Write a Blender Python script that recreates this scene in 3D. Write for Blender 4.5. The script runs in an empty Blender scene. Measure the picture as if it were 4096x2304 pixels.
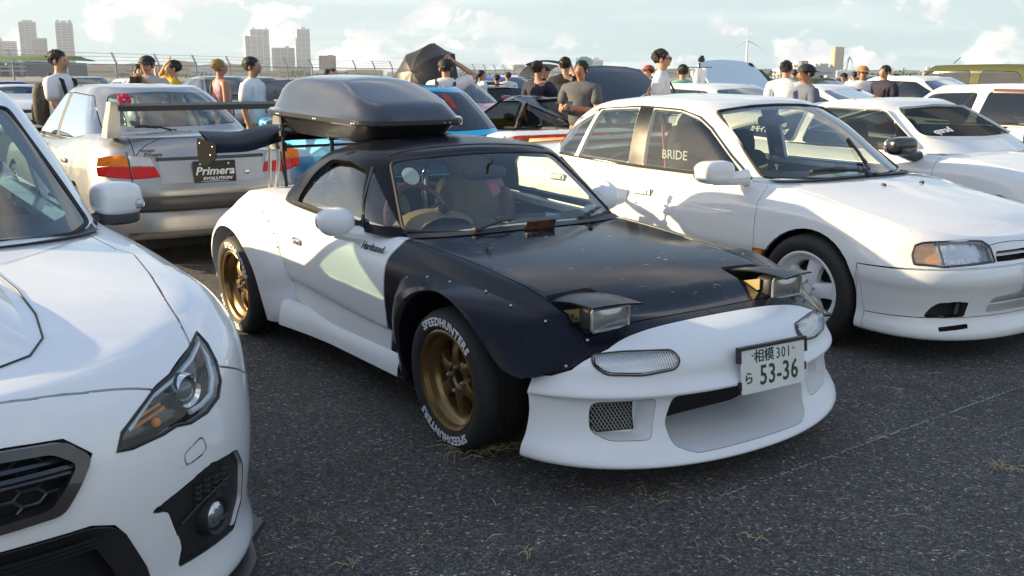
import bpy, bmesh, math, random
import numpy as np
from mathutils import Vector, Matrix
from mathutils.bvhtree import BVHTree
from mathutils.interpolate import poly_3d_calc
random.seed(7)
SC = bpy.context.scene
COL = SC.collection
R = math.radians
# ------------------------------------------------------------------ camera, sky, sun, exposure
cam = bpy.data.objects.new('camera', bpy.data.cameras.new('camera'))
COL.objects.link(cam)
cam.location = (0, 0, 1.459)
cam.rotation_euler = (R(90 - 11.881), 0, 0)
cam.data.sensor_width = 36
cam.data.lens = 35.6
cam.data.clip_start = .05
cam.data.clip_end = 6000
SC.camera = cam
SUN_EL, SUN_DIR = 17.0, (-0.995, 0.10)          # direction towards the sun on the ground plane
world = bpy.data.worlds.new('World')
SC.world = world
world.use_nodes = True
def build_world():
    nt = world.node_tree; nt.nodes.clear(); N = nt.nodes.new; L = nt.links.new
    sky = N('ShaderNodeTexSky'); sky.sky_type = 'NISHITA'; sky.sun_disc = False
    sky.sun_elevation = R(SUN_EL)
    sky.sun_rotation = math.atan2(SUN_DIR[0], SUN_DIR[1])
    sky.air_density = 1.0; sky.dust_density = 1.6; sky.ozone_density = 1.0
    tc = N('ShaderNodeTexCoord'); sp = N('ShaderNodeSeparateXYZ'); L(tc.outputs['Generated'], sp.inputs[0])
    def m(op, a, b=None, c=None):
        n = N('ShaderNodeMath'); n.operation = op
        for i, v in enumerate((a, b, c)):
            if v is None: continue
            if isinstance(v, (int, float)): n.inputs[i].default_value = v
            else: L(v, n.inputs[i])
        return n.outputs[0]
    def ramp(v, a, b):
        n = N('ShaderNodeMapRange'); n.interpolation_type = 'SMOOTHSTEP'
        n.inputs['From Min'].default_value = a; n.inputs['From Max'].default_value = b
        L(v, n.inputs['Value']); return n.outputs['Result']
    def noise(vec, scale, det, rough=.55, dist=0.0):
        n = N('ShaderNodeTexNoise'); n.inputs['Scale'].default_value = scale
        n.inputs['Detail'].default_value = det; n.inputs['Roughness'].default_value = rough
        n.inputs['Distortion'].default_value = dist
        L(vec, n.inputs['Vector']); return n.outputs['Fac']
    def mapv(scale, loc=(0, 0, 0)):
        n = N('ShaderNodeMapping'); n.inputs['Scale'].default_value = scale; n.inputs['Location'].default_value = loc
        L(tc.outputs['Generated'], n.inputs['Vector']); return n.outputs['Vector']
    z = sp.outputs['Z']
    zc = m('ADD', m('MAXIMUM', z, 0.0), .09)
    pl = N('ShaderNodeCombineXYZ')                  # cloud layer seen on a flat ceiling
    L(m('DIVIDE', sp.outputs['X'], zc), pl.inputs[0]); L(m('DIVIDE', sp.outputs['Y'], zc), pl.inputs[1])
    mp = N('ShaderNodeMapping'); mp.inputs['Scale'].default_value = (.30, .62, 1); mp.inputs['Rotation'].default_value = (0, 0, .12)
    L(pl.outputs[0], mp.inputs['Vector'])
    cir = m('MULTIPLY', ramp(noise(mp.outputs[0], 1.1, 7, .6, .5), .46, .80), m('ADD', .25, m('MULTIPLY', .5, m('SUBTRACT', 1.0, ramp(z, .1, .7)))))
    # heaped clouds low over the horizon
    cu_n = noise(mapv((1, 1, 1.5), (4.1, 1.7, 0)), 17.0, 10, .56, .25)
    big = noise(mapv((1, 1, .3), (.4, 2.2, 0)), 2.6, 2, .5)
    lowband = m('SUBTRACT', 1.0, ramp(z, .006, .055))
    cu = ramp(m('ADD', m('ADD', cu_n, m('MULTIPLY', lowband, .10)), m('MULTIPLY', big, .22)), .672, .755)
    cu = m('MULTIPLY', cu, m('SUBTRACT', 1.0, ramp(z, .05, .35)))
    shade = ramp(noise(mapv((1, 1, 1.9), (4.1, 1.7, .008)), 22.0, 8, .55), .36, .66)
    def mix(f, a, b):
        n = N('ShaderNodeMix'); n.data_type = 'RGBA'
        if isinstance(f, (int, float)): n.inputs[0].default_value = f
        else: L(f, n.inputs[0])
        for i, v in ((6, a), (7, b)):
            if isinstance(v, tuple): n.inputs[i].default_value = (*v, 1)
            else: L(v, n.inputs[i])
        return n.outputs[2]
    low = m('SUBTRACT', 1.0, ramp(z, .0, .50))
    vcol = mix(low, (1.9, 3.0, 4.8), (3.5, 4.6, 5.0))
    veil = mix(m('ADD', .55, m('MULTIPLY', .30, low)), sky.outputs[0], vcol)
    c1 = mix(cir, veil, (5.6, 6.2, 6.1))
    cc = mix(shade, (4.5, 4.8, 5.0), (6.8, 6.6, 6.2))
    c2 = mix(cu, c1, cc)
    # broken cloud sheets high overhead, lit warm from below
    mp2 = N('ShaderNodeMapping'); mp2.inputs['Scale'].default_value = (.75, 1.0, 1); mp2.inputs['Location'].default_value = (2.3, .6, 0); L(pl.outputs[0], mp2.inputs['Vector'])
    hi = ramp(noise(mp2.outputs[0], 1.15, 8, .55, .6), .50, .66)
    hi = m('MULTIPLY', m('MULTIPLY', hi, ramp(z, .10, .26)), .88)
    hs = mix(ramp(noise(mp2.outputs[0], 2.6, 5, .55), .35, .65), (4.6, 4.6, 4.8), (9.2, 8.2, 6.9))
    c2 = mix(hi, c2, hs)
    bg = N('ShaderNodeBackground'); bg.inputs['Strength'].default_value = .085
    out = N('ShaderNodeOutputWorld'); L(c2, bg.inputs['Color']); L(bg.outputs[0], out.inputs['Surface'])
build_world()
sl = bpy.data.lights.new('sun', 'SUN'); sl.energy = 5.0; sl.angle = R(.5); sl.color = (1, .78, .46)
sun = bpy.data.objects.new('sun', sl); COL.objects.link(sun)
_d = Vector((SUN_DIR[0], SUN_DIR[1], math.tan(R(SUN_EL)) * math.hypot(*SUN_DIR))).normalized()
sun.rotation_euler = _d.to_track_quat('Z', 'Y').to_euler()
SC.view_settings.view_transform = 'Standard'; SC.view_settings.look = 'None'
SC.view_settings.exposure = 1.15; SC.view_settings.gamma = 1.0
SC.view_settings.use_curve_mapping = False
SC.cycles.max_bounces = 8; SC.cycles.transparent_max_bounces = 12
SC.cycles.caustics_reflective = False; SC.cycles.caustics_refractive = False

# ------------------------------------------------------------------ materials
MATS = {}
def mat(name, col=(.5, .5, .5), rough=.5, metal=0.0, coat=0.0, coat_r=.03, spec=.5, var=.06, vscale=6.0, bump=0.0, bscale=60.0, trans=0.0, emit=None, estr=0.0, flake=0.0, rvar=.05, ribs=0):
    if name in MATS: return MATS[name]
    m = bpy.data.materials.new(name); m.use_nodes = True; MATS[name] = m
    nt = m.node_tree; N = nt.nodes.new; L = nt.links.new
    b = nt.nodes['Principled BSDF']
    tc = N('ShaderNodeTexCoord')
    n = N('ShaderNodeTexNoise'); n.inputs['Scale'].default_value = vscale; n.inputs['Detail'].default_value = 5
    L(tc.outputs['Object'], n.inputs['Vector'])
    mr = N('ShaderNodeMapRange'); mr.inputs['From Min'].default_value = .3; mr.inputs['From Max'].default_value = .7
    mr.inputs['To Min'].default_value = 1 - var; mr.inputs['To Max'].default_value = 1 + var
    L(n.outputs['Fac'], mr.inputs['Value'])
    mx = N('ShaderNodeVectorMath'); mx.operation = 'SCALE'; mx.inputs[0].default_value = col
    L(mr.outputs[0], mx.inputs['Scale']); L(mx.outputs[0], b.inputs['Base Color'])
    r2 = N('ShaderNodeMapRange'); r2.inputs['From Min'].default_value = .3; r2.inputs['From Max'].default_value = .7
    r2.inputs['To Min'].default_value = max(0, rough - rvar); r2.inputs['To Max'].default_value = min(1, rough + rvar)
    L(n.outputs['Fac'], r2.inputs['Value']); L(r2.outputs[0], b.inputs['Roughness'])
    b.inputs['Metallic'].default_value = metal
    b.inputs['Specular IOR Level'].default_value = spec
    b.inputs['Coat Weight'].default_value = coat; b.inputs['Coat Roughness'].default_value = coat_r
    b.inputs['Transmission Weight'].default_value = trans
    if emit: b.inputs['Emission Color'].default_value = (*emit, 1); b.inputs['Emission Strength'].default_value = estr
    if ribs:
        wv = N('ShaderNodeTexWave'); wv.bands_direction = 'Y'; wv.inputs['Scale'].default_value = ribs; wv.inputs['Distortion'].default_value = 0
        L(tc.outputs['Object'], wv.inputs['Vector']); bp = N('ShaderNodeBump'); bp.inputs['Strength'].default_value = .6; bp.inputs['Distance'].default_value = .004
        L(wv.outputs['Fac'], bp.inputs['Height']); L(bp.outputs[0], b.inputs['Normal'])
    if bump:
        n2 = N('ShaderNodeTexNoise'); n2.inputs['Scale'].default_value = bscale; n2.inputs['Detail'].default_value = 4
        L(tc.outputs['Object'], n2.inputs['Vector'])
        bp = N('ShaderNodeBump'); bp.inputs['Strength'].default_value = bump; bp.inputs['Distance'].default_value = .01
        L(n2.outputs['Fac'], bp.inputs['Height']); L(bp.outputs[0], b.inputs['Normal'])
    return m
def glass(name, tint=(.75, .8, .78), opac=.12, refl=1.0, dark=(.02, .025, .025)):
    if name in MATS: return MATS[name]
    m = bpy.data.materials.new(name); m.use_nodes = True; MATS[name] = m
    nt = m.node_tree; nt.nodes.clear(); N = nt.nodes.new; L = nt.links.new
    tr = N('ShaderNodeBsdfTransparent'); tr.inputs[0].default_value = (*tint, 1)
    df = N('ShaderNodeBsdfDiffuse')
    tc = N('ShaderNodeTexCoord'); n = N('ShaderNodeTexNoise'); n.inputs['Scale'].default_value = 3; n.inputs['Detail'].default_value = 6
    L(tc.outputs['Object'], n.inputs['Vector'])
    mr = N('ShaderNodeMapRange'); mr.inputs['To Min'].default_value = opac * .5; mr.inputs['To Max'].default_value = opac * 1.5
    L(n.outputs['Fac'], mr.inputs['Value']); df.inputs[0].default_value = (*dark, 1)
    m1 = N('ShaderNodeMixShader'); L(mr.outputs[0], m1.inputs[0]); L(tr.outputs[0], m1.inputs[1]); L(df.outputs[0], m1.inputs[2])
    gl = N('ShaderNodeBsdfGlossy'); gl.inputs['Roughness'].default_value = .02; gl.inputs[0].default_value = (1, 1, 1, 1)
    fr = N('ShaderNodeFresnel'); fr.inputs[0].default_value = 1.55
    # thin sheet: two surfaces
    f2 = N('ShaderNodeMath'); f2.operation = 'MULTIPLY'; f2.inputs[1].default_value = 1.5 * refl; f2.use_clamp = True
    g = N('ShaderNodeNewGeometry')
    L(fr.outputs[0], f2.inputs[0])
    bf = N('ShaderNodeMath'); bf.operation = 'MULTIPLY'
    inv = N('ShaderNodeMath'); inv.operation = 'SUBTRACT'; inv.inputs[0].default_value = 1; L(g.outputs['Backfacing'], inv.inputs[1])
    L(f2.outputs[0], bf.inputs[0]); L(inv.outputs[0], bf.inputs[1])
    ad = N('ShaderNodeMath'); ad.operation = 'MULTIPLY'; ad.inputs[1].default_value = .06; L(g.outputs['Backfacing'], ad.inputs[0])
    su = N('ShaderNodeMath'); su.operation = 'ADD'; L(bf.outputs[0], su.inputs[0]); L(ad.outputs[0], su.inputs[1])
    m2 = N('ShaderNodeMixShader'); L(su.outputs[0], m2.inputs[0]); L(m1.outputs[0], m2.inputs[1]); L(gl.outputs[0], m2.inputs[2])
    out = N('ShaderNodeOutputMaterial'); L(m2.outputs[0], out.inputs[0])
    return m
def paint(name, col, rough=.35, coat=1.0, **k): return mat('paint_' + name, col, rough, coat=coat, var=.02, rvar=.03, **k)
P_WHITE = paint('white', (.80, .80, .79))
P_PEARL = paint('pearl_white', (.84, .84, .85), rough=.3, coat_r=.02)
P_SATIN = paint('satin_white', (.78, .79, .81), rough=.42, coat=.25, coat_r=.25)
P_BLACK = paint('satin_black', (.008, .009, .015), rough=.24, coat=0, spec=.16)
P_SILVER = mat('paint_silver', (.33, .335, .345), .34, metal=.6, coat=1.0, var=.02)
M_TRIM = mat('black_plastic', (.022, .022, .024), .5, bump=.08, bscale=300)
M_GREYTRIM = mat('dark_grey_plastic', (.05, .05, .055), .55)
M_RUB = mat('rubber', (.022, .021, .021), .72, bump=.15, bscale=120)
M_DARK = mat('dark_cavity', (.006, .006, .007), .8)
M_STEEL = mat('steel', (.55, .55, .55), .3, metal=1.0)
M_CHROME = mat('chrome', (.8, .8, .8), .08, metal=1.0)
M_BOLT = mat('bolt_steel', (.55, .55, .55), .4, metal=1.0)
M_GOLD = mat('bronze_wheel', (.23, .145, .055), .32, metal=.75, coat=.3)
M_WHEELW = mat('white_wheel', (.84, .85, .86), .35, coat=.6)
M_INT = mat('interior_fabric', (.03, .03, .032), .85, bump=.2, bscale=200)
M_TAN = mat('tan_leather', (.30, .21, .09), .5, bump=.1, bscale=90)
M_WOOD = mat('red_wood', (.16, .045, .018), .3, coat=.8, var=.25, vscale=30)
M_LENS = glass('lamp_lens', (.9, .92, .93), .03, 1.2, (.5, .5, .5))
M_REFL = mat('lamp_reflector', (.62, .64, .66), .14, metal=.9, ribs=42)
M_AMBER = mat('amber_lens', (.80, .20, .005), .3, spec=.3, bump=.2, bscale=140)
M_RED = mat('red_lens', (.60, .008, .006), .28, spec=.3, bump=.15, bscale=140)
M_CLEAR = mat('clear_lens', (.52, .54, .56), .16, coat=1.0, metal=.65, ribs=34)
G_CLEAR = glass('clear_glass', (.84, .88, .84), .05)
G_GREEN = glass('green_glass', (.55, .68, .60), .08)
G_DARK = glass('dark_glass', (.10, .12, .12), .25)
G_REARG = glass('rear_glass', (.45, .55, .52), .10)
M_WTXT = mat('white_print', (.8, .8, .8), .6)
M_PLATE = mat('plate_white', (.78, .78, .76), .4)
M_PGREEN = mat('plate_green', (.01, .06, .03), .5)
# ------------------------------------------------------------------ objects
def tag(o, label=None, cat=None, group=None, kind=None):
    for k, v in (('label', label), ('category', cat), ('group', group), ('kind', kind)):
        if v: o[k] = v
    return o
def empty(name, M, label=None, cat=None, group=None):
    o = bpy.data.objects.new(name, None); COL.objects.link(o); o.matrix_world = M
    o.empty_display_size = .1
    return tag(o, label, cat, group)
def link(name, me, parent=None, m=None, loc=None):
    o = bpy.data.objects.new(name, me); COL.objects.link(o)
    if parent: o.parent = parent
    if loc is not None: o.location = loc
    if m is not None:
        me.materials.clear()
        for x in (m if isinstance(m, (list, tuple)) else [m]): me.materials.append(x)
    return o
def from_bm(name, bm, m=None, parent=None, smooth=True, loc=None, sharp=None):
    if sharp is not None:
        bm.normal_update()
        for e in bm.edges:
            if len(e.link_faces) == 2 and e.calc_face_angle(0) > R(sharp): e.smooth = False
    for f in bm.faces: f.smooth = smooth
    me = bpy.data.meshes.new(name); bm.to_mesh(me); bm.free()
    return link(name, me, parent, m, loc)
def pyd(name, V, F, m=None, parent=None, smooth=True, sharp=35, loc=None, recalc=False, mi=None):
    bm = bmesh.new(); vs = [bm.verts.new(v) for v in V]
    for i, f in enumerate(F):
        try: g = bm.faces.new([vs[j] for j in f])
        except ValueError: continue
        if mi is not None: g.material_index = mi[i]
    if recalc: bmesh.ops.recalc_face_normals(bm, faces=bm.faces[:])
    return from_bm(name, bm, m, parent, smooth, loc, sharp)
def grid_faces(n, m_, close_i=False, close_j=False):
    F = []
    for i in range(n if close_i else n - 1):
        for j in range(m_ if close_j else m_ - 1):
            a, b = i, (i + 1) % n; c, d = j, (j + 1) % m_
            F.append((a * m_ + c, a * m_ + d, b * m_ + d, b * m_ + c))
    return F
def bm_box(bm, c, s, M=None, bev=0.0, seg=2):
    r = bmesh.ops.create_cube(bm, size=1)
    vs = r['verts']
    bmesh.ops.scale(bm, vec=s, verts=vs)
    if bev > 0:
        es = list({e for v in vs for e in v.link_edges})
        q = bmesh.ops.bevel(bm, geom=es, offset=bev, segments=seg, affect='EDGES', profile=.5)
        vs = list({v for f in q['faces'] for v in f.verts} | {v for v in vs if v.is_valid})
    if M is not None: bmesh.ops.transform(bm, matrix=M, verts=vs)
    bmesh.ops.translate(bm, vec=c, verts=vs)
    return vs
def box(name, c, s, m, parent=None, bev=0.0, rot=None, seg=2):
    bm = bmesh.new(); bm_box(bm, (0, 0, 0), s, None, bev, seg)
    o = from_bm(name, bm, m, parent, True, c, 40)
    if rot: o.rotation_euler = rot
    return o
def tube_data(pts, rad, n=8, closed=False, caps=True):
    pts = [Vector(p) for p in pts]; k = len(pts)
    rad = rad if isinstance(rad, (list, tuple)) else [rad] * k
    V, F = [], []; up = None
    for i, p in enumerate(pts):
        a = pts[(i - 1) % k] if (i > 0 or closed) else p; b = pts[(i + 1) % k] if (i < k - 1 or closed) else p
        t = (b - a).normalized()
        if up is None: up = t.orthogonal().normalized()
        up = (up - t * up.dot(t));  up = up.normalized() if up.length > 1e-6 else t.orthogonal().normalized()
        s = t.cross(up)
        for j in range(n):
            an = 2 * math.pi * j / n
            V.append(p + (up * math.cos(an) + s * math.sin(an)) * rad[i])
    for i in range(k if closed else k - 1):
        for j in range(n):
            a, b = i * n, ((i + 1) % k) * n
            F.append((a + j, a + (j + 1) % n, b + (j + 1) % n, b + j))
    if caps and not closed: F.append(tuple(range(n))[::-1]); F.append(tuple(range((k - 1) * n, k * n)))
    return V, F
class Bag:
    """collects shapes for ONE mesh"""
    def __init__(s): s.V, s.F, s.MI, s.mi = [], [], [], 0
    def add(s, V, F, M=None):
        o = len(s.V)
        s.V += [tuple(M @ Vector(v)) if M is not None else tuple(v) for v in V]
        s.F += [tuple(i + o for i in f) for f in F]; s.MI += [s.mi] * len(F); return s
    def tube(s, pts, r, n=8, closed=False, M=None): return s.add(*tube_data(pts, r, n, closed), M=M)
    def box(s, c, d, M=None, rot=None):
        x, y, z = d[0] / 2, d[1] / 2, d[2] / 2
        V = [Vector((sx * x, sy * y, sz * z)) for sx in (-1, 1) for sy in (-1, 1) for sz in (-1, 1)]
        if rot is not None: V = [rot @ v for v in V]
        V = [v + Vector(c) for v in V]
        return s.add(V, [(0, 1, 3, 2), (4, 6, 7, 5), (0, 4, 5, 1), (2, 3, 7, 6), (0, 2, 6, 4), (1, 5, 7, 3)], M)
    def prism(s, poly, axis, a, b, M=None):
        """polygon extruded along axis 0/1/2"""
        n = len(poly); V = []
        for t in (a, b):
            for p in poly:
                q = [0, 0, 0]; k = [i for i in range(3) if i != axis]
                q[axis] = t; q[k[0]] = p[0]; q[k[1]] = p[1]; V.append(q)
        F = [tuple(range(n)), tuple(range(n, 2 * n))[::-1]] + [(i, n + i, n + (i + 1) % n, (i + 1) % n) for i in range(n)]
        return s.add(V, F, M)
    def sell(s, c, r, e=(.6, .6), nu=16, nv=10, rot=None, M=None):
        """superellipsoid"""
        f = lambda x, p: math.copysign(abs(x) ** p, x)
        V = []
        for i in range(nv + 1):
            ph = -math.pi / 2 + math.pi * i / nv
            for j in range(nu):
                th = 2 * math.pi * j / nu
                v = Vector((r[0] * f(math.cos(ph), e[1]) * f(math.cos(th), e[0]), r[1] * f(math.cos(ph), e[1]) * f(math.sin(th), e[0]), r[2] * f(math.sin(ph), e[1])))
                V.append((rot @ v if rot is not None else v) + Vector(c))
        F = [f_ for f_ in grid_faces(nv + 1, nu, False, True)]
        return s.add(V, F, M)
    def lathe(s, prof, n=32, axis=1, c=(0, 0, 0), M=None, closed=False):
        """prof: (radius, along-axis)"""
        V = []
        for r, a in prof:
            for j in range(n):
                t = 2 * math.pi * j / n
                q = [r * math.cos(t), a, r * math.sin(t)] if axis == 1 else [r * math.cos(t), r * math.sin(t), a] if axis == 2 else [a, r * math.cos(t), r * math.sin(t)]
                V.append(Vector(q) + Vector(c))
        return s.add(V, grid_faces(len(prof), n, closed, True), M)
    def build(s, name, m, parent=None, smooth=True, sharp=35, loc=None, recalc=True):
        bm = bmesh.new(); vs = [bm.verts.new(v) for v in s.V]
        for f, k in zip(s.F, s.MI):
            try: g = bm.faces.new([vs[j] for j in f]); g.material_index = k
            except ValueError: pass
        bmesh.ops.remove_doubles(bm, verts=bm.verts[:], dist=1e-6)
        if recalc: bmesh.ops.recalc_face_normals(bm, faces=bm.faces[:])
        return from_bm(name, bm, m, parent, smooth, loc, sharp)
def text(name, s, size, m, parent, M, extrude=.0008, bend=None, align='CENTER', sx=1.0, shear=0.0, bold=0.0, spacing=1.0):
    cu = bpy.data.curves.new(name, 'FONT'); cu.body = s; cu.size = size; cu.extrude = extrude; cu.shear = shear
    cu.align_x = align; cu.align_y = 'CENTER'; cu.offset = bold; cu.resolution_u = 2; cu.space_character = spacing
    o = bpy.data.objects.new(name, cu); COL.objects.link(o)
    dg = bpy.context.evaluated_depsgraph_get(); me = bpy.data.meshes.new_from_object(o.evaluated_get(dg))
    bpy.data.objects.remove(o); bpy.data.curves.remove(cu)
    for v in me.vertices:
        x, y, z = v.co; x *= sx
        if bend:                                   # (radius, centre angle): lettering round a circle, reading clockwise
            an = bend[1] - x / bend[0]; rr = bend[0] + y
            x, y = rr * math.cos(an), rr * math.sin(an)
        v.co = M @ Vector((x, y, z))
    return link(name, me, parent, m)
def frame(o, x, y):
    """matrix with origin o, text x axis along x, text y axis along y"""
    x = Vector(x).normalized(); y = Vector(y); y = (y - x * y.dot(x)).normalized(); z = x.cross(y)
    M = Matrix((x, y, z)).transposed().to_4x4(); M.translation = Vector(o); return M
def surf_frame(p, n, x):
    n = Vector(n).normalized(); x = Vector(x); x = (x - n * x.dot(n)).normalized(); y = n.cross(x)
    M = Matrix((x, y, n)).transposed().to_4x4(); M.translation = Vector(p); return M
# ------------------------------------------------------------------ curves
def hermite(xs, ys, x):
    xs = np.asarray(xs, float); ys = np.asarray(ys, float); x = np.clip(np.asarray(x, float), xs[0], xs[-1])
    h = np.diff(xs); d = np.diff(ys) / h; n = len(xs)
    mm = np.zeros(n); mm[0] = d[0]; mm[-1] = d[-1]
    for i in range(1, n - 1):
        mm[i] = 0 if d[i - 1] * d[i] <= 0 else 2 * d[i - 1] * d[i] / (d[i - 1] + d[i])
    i = np.clip(np.searchsorted(xs, x) - 1, 0, n - 2); t = (x - xs[i]) / h[i]
    return ((2 * t**3 - 3 * t**2 + 1) * ys[i] + (t**3 - 2 * t**2 + t) * h[i] * mm[i] + (-2 * t**3 + 3 * t**2) * ys[i + 1] + (t**3 - t**2) * h[i] * mm[i + 1])
def fn(k):
    if isinstance(k, (int, float)): return lambda u: np.full_like(np.asarray(u, float), k)
    p = sorted(k); xs = [a for a, _ in p]; ys = [b for _, b in p]
    return lambda u: hermite(xs, ys, u)
def crom(A, sub):
    """Catmull-Rom through rows of A (levels x N x 3)"""
    A = np.asarray(A); n = len(A); out = []
    for i in range(n - 1):
        p0 = A[i - 1] if i > 0 else 2 * A[0] - A[1]; p1, p2 = A[i], A[i + 1]
        p3 = A[i + 2] if i + 2 < n else 2 * A[-1] - A[-2]
        for k in range(sub):
            t = k / sub
            out.append(.5 * (2 * p1 + (p2 - p0) * t + (2 * p0 - 5 * p1 + 4 * p2 - p3) * t**2 + (3 * p1 - p0 - 3 * p2 + p3) * t**3))
    out.append(A[-1]); return np.array(out)
def half_plan(w, f, r, n1, n2, n3, g=None):
    """half of a plan outline: front centre -> side -> rear centre"""
    def quarter(L, p, n):
        t = np.linspace(0, np.pi / 2, 200); x = w * np.sin(t) ** (2 / p); y = L * np.cos(t) ** (2 / p)
        s = np.r_[0, np.cumsum(np.hypot(np.diff(x), np.diff(y)))]; q = np.linspace(0, s[-1], n)
        return np.interp(q, s, x), np.interp(q, s, y)
    x, y = quarter(f[1], f[2], n1); U = [f[0] - f[1] + y]; V = [x]
    us = np.linspace(f[0] - f[1], r[0] + r[1], n2 + 2)[1:-1]; U.append(us); V.append(np.full(n2, w))
    x, y = quarter(r[1], r[2], n3); U.append(r[0] + r[1] - y[::-1]); V.append(x[::-1])
    U = np.concatenate(U); V = np.concatenate(V)
    if g is not None: V = V * fn(g)(U)
    return U, V
def loft_shell(levels, zc, n=(12, 16, 12), sub=3, rows=8, crown=2.0, cap=True):
    """levels: dicts w, f, r, z, g. Returns verts and quads of a full (both sides) car shell."""
    A = []
    for l in levels:
        U, V = half_plan(l['w'], l['f'], l['r'], *n, l.get('g'))
        Z = fn(l['z'])(U)
        if 'zv' in l: Z = Z + l['zv'](U, V)
        A.append(np.stack([U, V, Z], 1))
    A = crom(A, sub)
    if cap:
        top = A[-1]; uf, ur = top[0, 0], top[-1, 0]; zcf = fn(zc)
        us = np.clip(top[:, 0], ur + .05 * (uf - ur), uf - .05 * (uf - ur))
        ext = []
        for k in range(1, rows + 1):
            s = 1 - k / rows
            U = us + (top[:, 0] - us) * s; V = top[:, 1] * s
            Z = top[:, 2] + (zcf(U) - top[:, 2]) * (1 - s ** crown)
            ext.append(np.stack([U, V, Z], 1))
        A = np.concatenate([A, np.array(ext)])
    nl, k = A.shape[:2]
    # full ring: half (v>0) then mirrored half without the two centre points
    full = np.concatenate([A, (A * [1, -1, 1])[:, -2:0:-1]], 1)
    return full.reshape(-1, 3), grid_faces(nl, full.shape[1], False, True)
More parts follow.
